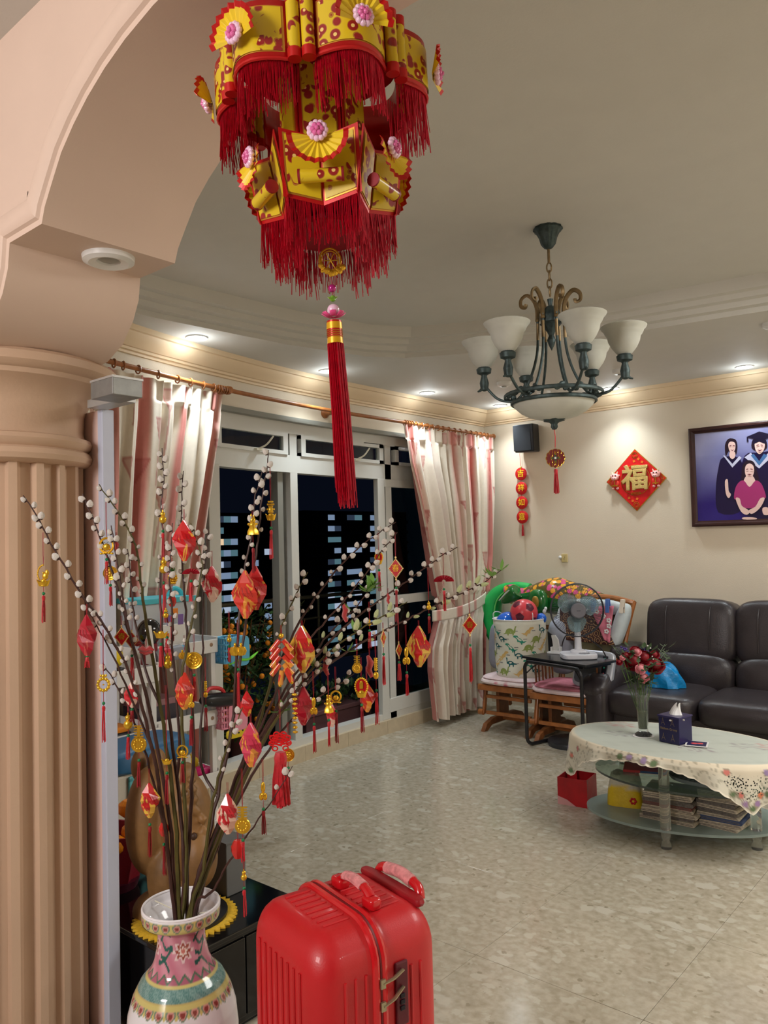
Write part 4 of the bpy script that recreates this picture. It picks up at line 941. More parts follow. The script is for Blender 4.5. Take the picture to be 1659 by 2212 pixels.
# ================================================================== GLIDERS
def glider(x, y, lb_, back):
    g = thing('glider_chair', lb_, 'rocking chair', (x, y, 0)); w_ = .235
    for sx_ in (-1, 1):
        xx = sx_*w_*.80
        M().prism([(-.30, 0), (-.25, 0), (-.19, .035), (.19, .035), (.25, 0), (.30, 0), (.26, .055), (.16, .085), (-.16, .085), (-.26, .055)], lambda u, v, t_: (xx+t_, u+.03, v), -.018, .018).out('foot_rail', dwood, g, smooth=False, bevel=.004)
        M().b2((xx-.014, -.05, .08), (xx+.014, .09, .30)).out('upright', dwood, g, smooth=False, bevel=.004)
        q = M(); q.box((xx+sx_*.034, -.17, .215), (.018, .034, .20), rot=(-.22, 0, 0)); q.out('swing_arm', wood, g, smooth=False, bevel=.006)
        q = M(); q.box((xx+sx_*.034, .17, .215), (.018, .034, .20), rot=(.22, 0, 0)); q.out('swing_arm', wood, g, smooth=False, bevel=.006)
        for k in range(3 if back or sx_ > 0 else 0): M().tube([(xx+sx_*.05, -.14+.10*k, .30), (xx+sx_*.05, -.15+.10*k, .55)], .007, 8).out('arm_spindle', dwood, g)
        if back or sx_ > 0: M().sq((sx_*w_, -.02, .575), (.026, .25, .015), .6, .6, 20, 8, rot=(-.03, 0, 0)).out('armrest', wood, g)
        M().lathe([(0, -.02), (.022, -.02), (.022, .02), (0, .02)], 16, T=Matrix.Translation((xx+sx_*.055, -.195, .13)) @ TY).out('knob', wood, g)
    for y_, z_ in ((-.20, .135), (-.19, .255), (.0, .06), (.18, .2)): M().box((0, y_, z_), (2*w_*.82, .022, .026)).out('cross_bar', wood, g, smooth=False, bevel=.004)
    M().b2((-w_*1.02, -.245, .305), (w_*1.02, -.21, .35)).b2((-w_*1.02, -.21, .31), (-w_*.88, .24, .345)).b2((w_*.88, -.21, .31), (w_*1.02, .24, .345)).out('seat_frame', wood, g, smooth=False, bevel=.006)
    if back:
        for sx_ in (-1, 1): M().tube(bez([(sx_*w_*.95, .22, .32), (sx_*w_*1.0, .27, .55), (sx_*w_*1.12, .34, .80), (sx_*w_*1.22, .40, .96)], 5), [.022]*16, 8, flat=.7).out('back_post', wood, g)
        M().tube(bez([(-w_*1.22, .40, .95), (-.1, .42, .985), (.1, .42, .985), (w_*1.22, .40, .95)], 5), .02, 8).out('top_rail', wood, g)
    else:
        for sx_ in (-1, 1): M().tube(bez([(sx_*w_*.9, .22, .32), (sx_*w_*.95, .26, .55), (sx_*w_, .30, .74)], 5), .02, 8).out('back_post', wood, g)
        M().tube([(-w_, .30, .74), (w_, .30, .74)], .018, 8).out('top_rail', wood, g)
    return g
g1x, g1y, g2x, g2y = -3.15, 5.24, -2.66, 5.17
glider(g1x, g1y, 'wooden glider chair beside the right curtain holding the dinosaur laundry bag', False)
glider(g2x, g2y, 'wooden glider chair behind the black side table nearest the sofa', True)
flo = bpy.data.materials.new('pink floral'); flo.use_nodes = True; nt = flo.node_tree; b = nt.nodes['Principled BSDF']; b.inputs['Roughness'].default_value = .8
tc = nt.nodes.new('ShaderNodeTexCoord'); v_ = nt.nodes.new('ShaderNodeTexVoronoi'); v_.inputs['Scale'].default_value = 14; nt.links.new(tc.outputs['Object'], v_.inputs['Vector'])
cr_ = nt.nodes.new('ShaderNodeValToRGB'); e = cr_.color_ramp.elements; e[0].position = .22; e[0].color = (*sr(206, 110, 130), 1); e[1].position = .42; e[1].color = (*sr(232, 216, 214), 1)
nt.links.new(v_.outputs['Distance'], cr_.inputs[0]); nt.links.new(cr_.outputs[0], b.inputs['Base Color'])
pinkc = mat('pink cushion cloth', sr(196, 116, 130), .85, noise=.2, nscale=30, bump=.3, bscale=80)
palep = mat('pale pink cloth', sr(228, 206, 208), .85, noise=.08, nscale=20)
def cushion(x, y, z, a, b_, h, lb_, m1, m2):
    t = thing('seat_cushion', lb_, 'cushion', (x, y, z))
    M().sq((0, 0, h*.45), (a, b_, h*.45), .5, .55, 32, 10).out('pad', m1, t)
    M().sq((0, 0, h*.98), (a*.95, b_*.93, h*.28), .5, .55, 32, 8).out('cover', m2, t)
cushion(g1x, g1y-.04, .352, .255, .235, .05, 'floral seat pad under the dinosaur bag on the left glider', flo, palep)
cushion(g2x, g2y-.04, .352, .262, .235, .045, 'rose pink seat pad on the glider nearest the sofa', palep, pinkc)
# back cushions and cloths on the right glider
gb = thing('back_cushion', 'olive green upholstered back pad on the glider nearest the sofa', 'cushion', (g2x, g2y+.255, .48))
M().sq((0, .06, .20), (.24, .055, .24), .45, .5, 28, 14, rot=(-.16, 0, 0)).out('pad', mat('olive velvet', sr(118, 116, 86), .85, noise=.1, nscale=20), gb)
wpil = thing('pillow', 'pale blue grey pillow hung over the back of the glider nearest the sofa', 'pillow', (g2x, g2y+.24, .62))
pbl = mat('pale blue cloth', sr(196, 206, 208), .8, noise=.06, nscale=30, bump=.5, bscale=22)
M().sq((.235, .02, .18), (.05, .055, .165), .7, .7, 20, 12, rot=(-.2, .28, 0)).sq((-.23, .02, .08), (.035, .05, .22), .7, .7, 20, 12, rot=(-.2, -.1, 0)).sq((0, .05, .30), (.24, .05, .06), .6, .6, 24, 10).out('case', pbl, wpil)
scr = bpy.data.materials.new('brown scroll cloth'); scr.use_nodes = True; nt = scr.node_tree; b = nt.nodes['Principled BSDF']; b.inputs['Roughness'].default_value = .75
tc = nt.nodes.new('ShaderNodeTexCoord'); v_ = nt.nodes.new('ShaderNodeTexVoronoi'); v_.inputs['Scale'].default_value = 19; nt.links.new(tc.outputs['Object'], v_.inputs['Vector'])
mm_ = nt.nodes.new('ShaderNodeMath'); mm_.operation = 'PINGPONG'; mm_.inputs[1].default_value = .13; nt.links.new(v_.outputs['Distance'], mm_.inputs[0])
cr_ = nt.nodes.new('ShaderNodeValToRGB'); e = cr_.color_ramp.elements; e[0].position = .02; e[0].color = (*sr(182, 146, 100), 1); e[1].position = .045; e[1].color = (*sr(66, 34, 30), 1); nt.links.new(mm_.outputs[0], cr_.inputs[0]); nt.links.new(cr_.outputs[0], b.inputs['Base Color'])
def cloth(nm, lb_, m_, pts, y, n=10):
    base = V((sum(p[0] for p in pts)/4, y, min(p[1] for p in pts))); t = thing(nm, lb_, 'cloth', base)
    q = M(); (ax, az), (bx, bz_), (cx_, cz), (dx, dz) = pts
    q.grid(n, n, lambda u, v: (lerp(lerp(ax, bx, u), lerp(dx, cx_, u), v)-base.x, .006*sin(u*9+v*4)+.05*(1-(lerp(lerp(az, bz_, u), lerp(dz, cz, u), v)-.6)/.4)*-.6, lerp(lerp(az, bz_, u), lerp(dz, cz, u), v)-base.z))
    q.out('fabric', m_, t, solid=.006); return t
cloth('throw', 'brown cloth with gold scroll print draped over the glider back', scr, [(g2x-.22, .915), (g2x+.11, .915), (g2x+.22, .66), (g2x-.22, .68)], 5.385)
cloth('towel', 'pink towel with white blossoms pegged to the glider back', flo if False else mat('pink towel', sr(222, 128, 148), .85, noise=.3, nscale=14), [(g2x+.03, .935), (g2x+.22, .945), (g2x+.19, .68), (g2x+.15, .70)], 5.365)
q = M()
for fx_, fz_ in ((.15, .87), (.19, .80), (.19, .84), (.10, .90), (.17, .76)):
    for k in range(5): q.ell((g2x+fx_+.012*cos(k*1.257), 5.338, fz_+.012*sin(k*1.257)), (.008, .004, .008), 8, 5)
tw = [o for o in C.objects if o.name.startswith('towel')][0]
q.out('white_blossoms', whitep, tw, world=True, kind='stuff')
for px, m_, lb_ in ((1314, mat('blue peg', sr(84, 122, 196), .4), 'big blue clothes peg on the glider back'), (1345, mat('cream peg', sr(226, 216, 200), .4), 'big cream clothes peg on the pink towel'), (1283, mat('blue peg', sr(84, 122, 196), .4), 'blue clothes peg seen through the fan guard')):
    p = onY(px, 1303, 5.36); t = thing('clothes_peg', lb_, 'peg', (p.x, 5.352, .94), group='pegs on the glider back'); rr0 = .12 if px > 1320 else -.02
    M().box((0, -.012, .005), (.030, .008, .10), rot=(-.12, rr0, 0)).out('leg', m_, t, smooth=False, bevel=.003); M().box((0, .014, .005), (.030, .008, .10), rot=(.12, rr0, 0)).out('leg', m_, t, smooth=False, bevel=.003)
    M().box((0, 0, -.008), (.018, .03, .012)).out('spring', mat('peg dark', sr(30, 40, 80), .4), t, smooth=False)
# silver framed appliance standing on the right glider seat
ap = thing('appliance_panel', 'silver framed appliance with dark control strip leaning behind the fan', 'appliance', (-2.47, 5.03, .41), rot=(-.30, 0, -.12))
slv = mat('silver plastic', sr(186, 190, 198), .3, .3)
M().sq((0, 0, .125), (.155, .022, .13), .3, .3, 40, 10).out('shell', slv, ap)
M().sq((-.01, -.010, .125), (.13, .016, .105), .3, .3, 40, 10).out('face', mat('appliance grey', sr(88, 92, 98), .3), ap)
M().b2((.075, -.030, .03), (.115, -.024, .22)).out('control_strip', mat('appliance black', sr(24, 30, 40), .2), ap, smooth=False, bevel=.004)
for z_, c_ in ((.20, (60, 190, 170)), (.14, (60, 190, 170)), (.10, (190, 80, 90)), (.06, (60, 190, 170))): M().ell((.095, -.031, z_), (.006, .002, .006), 10, 6).out('indicator', mat('ind%d' % c_[0], sr(*c_), .4), ap)
cb = thing('power_cable', 'black cable looping behind the fan over the olive cushion', 'cable', (-2.66, 5.0, .66))
M().tube(bez([(-.11, .18, -.03), (-.05, .1, .05), (.02, .05, .10), (.14, .06, .09), (.26, .05, .02), (.32, .02, -.06)], 6), .0045, 6).out('lead', black, cb)
rv = thing('floor_disc', 'flat round black machine on the floor under the gliders', 'appliance', (-2.62, 5.02, 0))
M().lathe([(0, .0), (.17, 0), (.175, .02), (.17, .035), (.10, .04), (0, .041)], 40).out('body', mat('disc dark', sr(46, 48, 52), .35), rv)
# ================================================================== LAUNDRY BAG and its toys
lb0 = V((g1x+.01, g1y-.02, .408))
lbt = thing('laundry_bag', 'tall cream fabric laundry bag printed with dinosaurs on the left glider', 'bag', lb0)
DN = []
def dino(kind, cx_, cy_, s, fl=1):
    T_ = lambda L: [(cx_+fl*x*s, cy_+y*s) for x, y in L]
    if kind == 0: return T_([(-.50, .55), (-.40, .58), (-.36, .50), (-.38, .2), (-.2, .30), (0, .30), (.2, .15), (.5, 0), (.2, .0), (.18, -.2), (.10, -.2), (.08, -.03), (-.12, -.03), (-.14, -.2), (-.22, -.2), (-.24, 0), (-.42, .05), (-.46, .42)])
    if kind == 1: return T_([(-.5, .30), (-.4, .42), (-.15, .40), (-.05, .22), (.1, .15), (.3, -.1), (.6, -.05), (.35, -.22), (.22, -.24), (.2, -.36), (.12, -.34), (.1, -.22), (-.05, -.1), (-.15, -.14), (-.2, .1), (-.3, .2)])
    return T_([(-.6, -.2), (-.4, -.05), (-.3, .2), (-.15, .30), (0, .32), (.15, .28), (.28, .12), (.34, .3), (.40, .50), (.52, .5), (.45, .35), (.42, 0), (.3, -.12), (.28, -.28), (.2, -.28), (.18, -.14), (-.1, -.14), (-.12, -.28), (-.2, -.28), (-.22, -.14), (-.4, -.16)])
R0b, R1b, Hb = .182, .195, .43
def bagp(u, z, o=0): a = u; r = lerp(R0b, R1b, z/Hb)+.004*sin(3*a+z*20)+o; return (r*cos(a), r*sin(a), z)
M().grid(64, 12, lambda u, v: bagp(2*pi*u, Hb*v), closeu=True).lathe([(0, 0), (R0b, 0)], 64).out('cloth_wall', mat('cream canvas', sr(222, 222, 206), .75, noise=.05, nscale=18, bump=.3, bscale=24), lbt, solid=.004)
M().tube([bagp(2*pi*k/48, Hb, .003) for k in range(48)], .004, 6, closed=True).out('rim_wire', whitep, lbt)
cols_ = [mat('print teal dark', sr(24, 92, 96), .7), mat('print green', sr(38, 142, 116), .7), mat('print olive', sr(140, 158, 84), .7), mat('print sand', sr(214, 180, 112), .7)]
Q = [M(), M(), M(), M()]; tx_ = M()
for row in range(7):
    for c_ in range(9):
        a = -pi+c_*2*pi/9+(row % 2)*.35; z = .045+row*.060
        kd = (row*2+c_+(row//2)) % 4; k3 = [0, 1, 2, 1][kd]
        if z > Hb-.03: continue
        poly = dino(k3, 0, 0, .088, 1 if kd != 3 else -1)
        vs = [bagp(a+x/.18, z+y, .0035) for x, y in poly]
        # fan triangulation through the polygon tessellator
        Q[kd].add(vs, [tuple(range(len(vs)))])
        vs = [bagp(a+.22+x/.21, z+y+.006, .0035) for x, y in ((-.016, 0), (.016, 0), (.016, .005), (-.016, .005))]; tx_.add(vs, [(0, 1, 2, 3)])
for q_, c_, n_ in zip(Q, cols_, ('long_neck_print', 'green_dinosaur_print', 'spiny_dinosaur_print', 'sand_dinosaur_print')): q_.out(n_, c_, lbt, smooth=False, kind='stuff')
tx_.out('caption_print', mat('print grey', sr(120, 124, 124), .7), lbt, smooth=False, kind='stuff')
for a in (-2.7, -.5):
    p = bagp(a, Hb-.01); M().tube(bez([p, (p[0]*1.0, p[1], Hb+.04), (p[0]*.85, p[1]*.9+.03, Hb+.045), (p[0]*.7, p[1]*.7+.07, Hb)], 5), .007, 8, flat=.4).out('handle', whitep, lbt)
ball = thing('football', 'red toy football with dark pentagons on top of the laundry bag', 'ball', lb0+V((.055, -.02, .475)))
phi = (1+5**.5)/2; ico = [V(p).normalized() for p in [(0, 1, phi), (0, -1, phi), (0, 1, -phi), (0, -1, -phi), (1, phi, 0), (-1, phi, 0), (1, -phi, 0), (-1, -phi, 0), (phi, 0, 1), (phi, 0, -1), (-phi, 0, 1), (-phi, 0, -1)]]
Rb = .105
M().ell((0, 0, 0), Rb, 32, 20).out('skin', mat('red ball', sr(206, 66, 74), .3), ball)
R_5 = Euler((.5, .3, .9)).to_matrix()
for c_ in ico:
    c_ = R_5 @ c_; s1 = c_.orthogonal().normalized(); s2 = c_.cross(s1); q = M(); vs = [tuple(c_*Rb*1.006)]
    for rr0 in (.5, 1):
        for k in range(10):
            a = 2*pi*k/10; r0 = .36*rr0*(1 if k % 2 == 0 else .84); vs.append(tuple((c_+s1*r0*cos(a)+s2*r0*sin(a)).normalized()*Rb*1.006))
    q.add(vs, [(0, 1+k, 1+(k+1) % 10) for k in range(10)]+[(1+k, 11+k, 11+(k+1) % 10, 1+(k+1) % 10) for k in range(10)]); q.out('pentagon', mat('dark ball patch', sr(88, 22, 44), .3), ball)
blb = mat('blue ball', sr(10, 92, 196), .15, coat=.6)
t = thing('blue_ball', 'large shiny blue ball sunk in the laundry bag', 'ball', lb0+V((-.075, -.035, .375))); M().ell((0, 0, 0), .105, 32, 20).out('skin', blb, t)
t = thing('blue_ball', 'small blue ball at the right rim of the laundry bag', 'ball', lb0+V((.165, .04, .43))); M().ell((0, 0, 0), .042, 20, 14).out('skin', blb, t)
# grey bags beside
gm = mat('grey film', sr(150, 156, 170), .5, noise=.1, nscale=14, bump=.8, bscale=18)
t = thing('bundle', 'grey wrapped bundle standing left of the dinosaur bag', 'bag', (g1x-.20, g1y+.10, .42)); M().sq((-.02, .03, .18), (.10, .12, .19), .5, .5, 24, 12, rot=(0, .08, 0)).out('wrapping', gm, t)
t = thing('bundle', 'grey plastic bag between the dinosaur bag and the fan', 'bag', (g1x+.255, g1y+.20, .42))
M().sq((0, 0, .20), (.10, .10, .21), .55, .6, 24, 12).out('wrapping', gm, t); M().tube(bez([(-.06, 0, .40), (-.02, .0, .43), (.05, 0, .43), (.08, 0, .46)], 4), [.012]*13, 6).out('knot', gm, t)
# inflatable dinosaur ring and green tube
inf = thing('swim_ring', 'bright green inflatable swim tube curling behind the dinosaur bag', 'pool toy', (-3.48, 5.62, .66))
GY = 5.68
gi = mat('bright green vinyl', sr(30, 186, 92), .25, noise=.12, nscale=12, coat=.4)
gpts = [onY(px, py, GY) for px, py in ((1088, 1400), (1068, 1365), (1062, 1325), (1068, 1295), (1088, 1275), (1115, 1268), (1145, 1272))]
M().tube(bez([p-inf.location for p in gpts], 5), [.045+.04*sin(pi*min(1, (k+3)/26))for k in range(31)], 14).out('tube', gi, inf)
M().tube(bez([onY(px, py, 5.60)-inf.location for px, py in ((1072, 1390), (1066, 1350), (1072, 1300), (1092, 1276))], 5), .006, 6).out('weld_seam', mat('lime seam', sr(120, 226, 120), .4), inf)
dn = thing('inflatable_dinosaur', 'inflatable green dinosaur with pink and orange spotted back against the wall', 'pool toy', (-3.2, 5.72, .80))
gd_ = mat('dark green vinyl', sr(22, 104, 42), .2, noise=.25, nscale=14, coat=.5)
sp_m = bpy.data.materials.new('spotted vinyl'); sp_m.use_nodes = True; nt = sp_m.node_tree; b = nt.nodes['Principled BSDF']; b.inputs['Roughness'].default_value = .2
tc = nt.nodes.new('ShaderNodeTexCoord'); v_ = nt.nodes.new('ShaderNodeTexVoronoi'); v_.inputs['Scale'].default_value = 24; nt.links.new(tc.outputs['Object'], v_.inputs['Vector'])
s_c = nt.nodes.new('ShaderNodeSeparateColor'); nt.links.new(v_.outputs['Color'], s_c.inputs[0])
cr_ = nt.nodes.new('ShaderNodeValToRGB'); cr_.color_ramp.interpolation = 'CONSTANT'; e = cr_.color_ramp.elements; e[0].color = (*sr(226, 160, 50), 1); e[1].position = .5; e[1].color = (*sr(208, 84, 136), 1); nt.links.new(s_c.outputs[0], cr_.inputs[0])
m1 = nt.nodes.new('ShaderNodeMapRange'); m1.inputs['From Min'].default_value = .48; m1.inputs['From Max'].default_value = .58; nt.links.new(v_.outputs['Distance'], m1.inputs['Value'])
mx = nt.nodes.new('ShaderNodeMixRGB'); nt.links.new(m1.outputs[0], mx.inputs[0]); nt.links.new(cr_.outputs[0], mx.inputs[1]); mx.inputs[2].default_value = (*sr(96, 84, 40), 1); nt.links.new(mx.outputs[0], b.inputs['Base Color'])
D0 = dn.location
bpth = [onY(px, py, 5.66)-D0 for px, py in ((1098, 1284), (1112, 1282), (1135, 1292), (1160, 1292), (1190, 1288), (1220, 1292), (1260, 1302), (1300, 1312))]
M().tube(bez(bpth, 5), [.068+.075*min(1, max(0, (k-6)/14))*(1 if k < 24 else 1-(k-24)/18) for k in range(36)], 16).out('body', gd_, dn)
M().tube(bez([p+V((0, -.012, .022)) for p in bpth], 5), [.056+.078*min(1, max(0, (k-8)/14))*(1 if k < 24 else 1-(k-24)/18) for k in range(36)], 16).out('spotted_back', sp_m, dn)
hp = [onY(px, py, 5.56)-D0 for px, py in ((1118, 1276), (1108, 1284), (1096, 1292), (1084, 1300))]
h_ = M().tube(bez(hp, 4), [.06, .066, .068, .066, .064, .06, .056, .052, .048, .042, .034, .026, .014], 14).out('head', gd_, dn)
M().tube([onY(px, py, 5.485)-D0 for px, py in ((1078, 1297), (1092, 1282), (1100, 1275))], [.004, .006, .004], 6).out('teeth', mat('dino grey teeth', sr(196, 196, 190), .4), h_)
lp = onY(1163, 1300, 5.50)-D0
M().sq(lp, (.082, .05, .10), .8, .8, 24, 14).out('leg', gd_, dn); M().sq(lp+V((0, -.038, 0)), (.032, .022, .05), .8, .8, 20, 12).out('leg_patch', mat('mustard patch', sr(158, 120, 36), .4, noise=.3, nscale=40), dn)
vv = onY(1176, 1320, 5.43)-D0; M().ell(vv, (.014, .01, .02), rot=(0, .6, 0)).ell(vv+V((.012, 0, .02)), (.012, .01, .014)).out('valve', whitep, dn)
M().sq(onY(1104, 1298, 5.66)-D0, (.02, .015, .025)).out('yellow_claw', mat('yellow vinyl', sr(214, 190, 40), .3), dn)
# ================================================================== OUTSIDE: balcony, plants, far blocks
bl_ = struct(M().b2((-5.6, .4, -.12), (-4.03, 6.2, -.01)).out('floor_balcony', mat('balcony concrete', sr(92, 88, 82), .8, noise=.2)))
rl = thing('railing', 'thin pale metal balcony railing beyond the window', 'railing', (-5.3, 3.5, 0))
for z in (.35, .55, .75, .95): M().tube([(0, -2.4, z), (0, 2.4, z)], .011 if z < .9 else .018, 8).out('rail', mat('rail grey', sr(130, 122, 96), .5, .3), rl)
for y in (-2.2, -.9, .4, 1.7): M().tube([(0, y, -.01), (0, y, .95)], .012, 8).out('post', mat('rail grey', sr(130, 122, 96), .5, .3), rl)
kl = mat('kumquat leaf', sr(62, 92, 46), .45, noise=.35, nscale=40); kf = mat('kumquat fruit', sr(232, 140, 24), .4); potm = mat('brown pot', sr(104, 66, 60), .5, noise=.15)
def bush(x, y, h, rad, lb_, n, fruit, seed, pot=True, lm=kl):
    t = thing('kumquat_bush' if fruit else 'potted_bush', lb_, 'plant', (x, y, -.01)); rg_ = random.Random(seed)
    M().shell([(rad*.35, 0), (rad*.45, .22), (rad*.48, .24), (rad*.43, .24), (rad*.4, .2), (0, .19)], 24).out('pot', potm, t)
    q = M()
    for k in range(9):
        a = rg_.uniform(0, 6.28); r_ = rad*rg_.uniform(.3, .9); q.tube(bez([(0, 0, .2), (r_*.3*cos(a), r_*.3*sin(a), .2+(h-.2)*.4), (r_*cos(a), r_*sin(a), h*rg_.uniform(.75, 1))], 5), [.007]*6+[.003]*5, 5)
    q.out('stems', dwood, t)
    q = M()
    for k in range(n):
        a = rg_.uniform(0, 6.28); z = rg_.uniform(.25, 1)*h; r_ = rad*sqrt(rg_.random())*(.75+.35*sin(pi*z/h)); leafq(q, V((r_*cos(a), r_*sin(a), z)), V((rg_.uniform(-1, 1), rg_.uniform(-1, 1), rg_.uniform(-.5, .8))), rg_.uniform(.05, .09), rg_.uniform(.010, .018))
    q.out('leaves', lm, t, kind='stuff')
    f0 = None
    for k in range(fruit):
        a = rg_.uniform(-1.6, 1.6); z = rg_.uniform(.3, .95)*h; r_ = rad*rg_.uniform(.6, 1.05); p = (r_*cos(a), r_*sin(a), z)
        if f0 is None: f0 = M().ell((0, 0, 0), (.018, .018, .022), 10, 6).out('fruit', kf, t, loc=p)
        else: inst(f0, t, p, (rg_.random(), rg_.random(), 0))
bush(-4.25, 2.95, 1.02, .36, 'kumquat bush with many orange fruits behind the toy shelf basket', 1100, 90, 3)
bush(-4.32, 3.48, .98, .32, 'smaller kumquat bush right of the first outside the window', 800, 50, 5)
bush(-4.75, 3.75, .85, .28, 'dark leafy bush against the balcony railing', 420, 0, 8)
bush(-4.55, 4.10, 1.0, .20, 'wispy potted shrub behind the willow branches in the middle pane', 220, 0, 12, lm=mat('dull leaf', sr(70, 78, 44), .5))
pb = thing('planter_box', 'long brown rectangular planter box behind the sliding door opening', 'planter', (-4.35, 4.35, -.01))
q = M(); q.b2((-.13, -.36, 0), (.13, .36, .20)).b2((-.15, -.38, .18), (.15, .38, .215)); q.out('trough', mat('planter mauve', sr(112, 78, 80), .5), pb, smooth=False, bevel=.006)
rg_ = random.Random(31); q = M()
for k in range(240): leafq(q, V((rg_.uniform(-.13, .13), rg_.uniform(-.34, .34), .20+rg_.random()*.16)), V((rg_.uniform(-1, 1), rg_.uniform(-1, 1), rg_.uniform(.1, 1))), .06, .014)
q.out('herbs', mat('herb green', sr(50, 80, 40), .5, noise=.3), pb, kind='stuff')
blk = mat('night concrete', sr(16, 18, 24), .9); wlit = [mat('lit window %d' % i, (0, 0, 0), emit=c, estr=s_) for i, (c, s_) in enumerate((((.42, .58, .85), .40), ((.30, .62, .75), .24), ((.55, .66, .85), .66), ((1, .72, .45), .8), ((.2, .3, .5), .12)))]
ledge = mat('pale ledge', sr(36, 38, 44), .9)
def block(lb_, px0, px1, rows, X, cols, seed):
    a = onX(px0, 1090, X); b_ = onX(px1, 1090, X); y0, y1 = a.y, b_.y; rg_ = random.Random(seed)
    zt_ = onX(px0, rows[0]-16, X).z; zb_ = -30
    t = thing('apartment_block', lb_, 'building', (X, (y0+y1)/2, zb_))
    M().b2((-14, (y0-y1)/2, 0), (-.6, (y1-y0)/2, zt_-zb_)).out('body', blk, t, smooth=False)
    for ry_ in rows:
        z = onX((px0+px1)/2, ry_, X).z-zb_
        M().b2((-.6, (y0-y1)/2, z-1.75), (.0, (y1-y0)/2, z-.85)).out('parapet', ledge, t, smooth=False)
        for c0, c1, pr_ in cols:
            if rg_.random() > pr_: continue
            ya = onX(c0, ry_, X).y-(y0+y1)/2; yb = onX(c1, ry_, X).y-(y0+y1)/2
            n_ = max(1, round((c1-c0)/16)); 
            for k in range(n_):
                if rg_.random() < .10: continue
                wm_ = wlit[rg_.choice([0, 0, 1, 0, 2, 1, 4])] if not (ry_ == rows[2] and k == 0 and seed == 1) else wlit[3]
                ws = M().b2((-.58, lerp(ya, yb, (k+.04)/n_), z-.75), (-.4, lerp(ya, yb, (k+1.0)/n_), z+.75)).out('window', wm_, t, smooth=False)
block('distant lit apartment block seen in the left window pane', 400, 648, [1122+24*k for k in range(12)], -150, [(455, 470, .9), (470, 516, 1), (550, 561, .35), (574, 590, .55), (605, 622, .5)], 1)
block('distant lit apartment block seen in the middle window pane', 660, 880, [1118+23.3*k for k in range(13)], -156, [(711, 739, 1), (752, 784, .9), (802, 824, 1), (836, 852, .5)], 2)
# ================================================================== TOY SHELVES
def shelf(name, lb_, x0, x1, y0, y1, zs, seedb):
    t = thing(name, lb_, 'shelf', ((x0+x1)/2, (y0+y1)/2, 0)); ox, oy = t.location.x, t.location.y
    for z, h in zs:
        q = M(); q.b2((x0-ox, y0-oy, z-h), (x1-ox, y1-oy, z-h+.008)).b2((x1-ox-.006, y0-oy, z-h), (x1-ox+.004, y1-oy, z)).b2((x0-ox, y0-oy, z-h), (x0-ox+.006, y1-oy, z)).b2((x0-ox, y1-oy-.004, z-h), (x1-ox, y1-oy+.004, z+.012)).b2((x0-ox, y0-oy, z-h), (x1-ox, y0-oy+.006, z))
        q.out('shelf_tray', whitep, t, smooth=False, bevel=.003)
    top = zs[0][0]
    for x in (x0+.03, x1-.02):
        for y in (y0+.02, y1-.02): M().b2((x-ox-.012, y-oy-.014, 0), (x-ox+.012, y-oy+.014, top-.02)).out('post', whitep, t, smooth=False, bevel=.003)
    return t
sB = shelf('toy_shelf', 'white plastic tiered shelf with hooked baskets near the window', -3.50, -3.2, 2.00, 2.43, ((.985, .065), (.64, .075), (.335, .07), (.10, .05)), 1)
sA = shelf('toy_shelf', 'white plastic tiered shelf nearest the column crowded with toys', -3.35, -3.0, 1.45, 1.96, ((.935, .07), (.665, .075), (.30, .07)), 2)
for z0_ in (.94, .67): M().prism([(-.06, 0), (.0, 0), (-.035, .17), (-.075, .17)], lambda u, v, t_: (u, t_, v), -.008, .008, T=Matrix.Translation((.165, .245, z0_-.005)) @ Matrix.Identity(4)).out('end_frame', whitep, sA, smooth=False, bevel=.003)
for y_, z_ in ((2.40, .96), (2.40, .60)):
    M().ell((.154, y_-2.215-.01, z_-.0), (.003, .010, .010)).out('sticker', mat('sticker tan', sr(150, 120, 96), .5), sB)
def toy(name, lb_, cat, p, parts):
    t = thing(name, lb_, cat, p)
    for nm, q, m_, sm in parts: q.out(nm, m_, t, smooth=sm, bevel=0 if sm else .003)
    return t
cl_ = lambda n, *c: mat(n, sr(*c), .4)
toy('storage_box', 'clear white storage box with a teal lid on top of the toy shelf', 'box', (-3.37, 2.20, .93), [('tub', M().b2((-.10, -.14, 0), (.10, .14, .25)), mat('milky plastic', sr(206, 214, 220), .3, trans=.25), False), ('lid', M().b2((-.115, -.155, .25), (.115, .155, .275)), cl_('teal lid', 70, 182, 196), False), ('handle', M().tube(bez([(.0, .06, .27), (0, .09, .31), (0, .13, .30), (0, .15, .26)], 4), .012, 8), cl_('teal lid', 70, 182, 196), True)])
toy('toy_card', 'white card with small print leaning on the top toy shelf', 'card', (-3.225, 2.20, .93), [('card', M().b2((-.004, -.07, 0), (.004, .07, .15)), whitep, False), ('stickers', M().box((.006, -.03, .17), (.004, .03, .05)).box((.006, .03, .17), (.004, .03, .05)), cl_('purple sticker', 120, 90, 160), False), ('orange_stickers', M().box((.006, .0, .21), (.004, .03, .03)).box((.006, -.045, .10), (.004, .02, .02)), cl_('orange sticker', 226, 130, 40), False)])
toy('toy_helmet', 'glossy black round toy helmet on the top shelf', 'toy', (-3.10, 1.98, 1.07), [('dome', M().ell((0, 0, 0), (.055, .055, .062), 20, 14), mat('gloss black', sr(14, 14, 18), .12, coat=.5), True), ('stand', M().lathe([(.04, -.14), (.035, -.05), (0, -.05)], 16), cl_('dark red plastic', 120, 26, 40), True)])
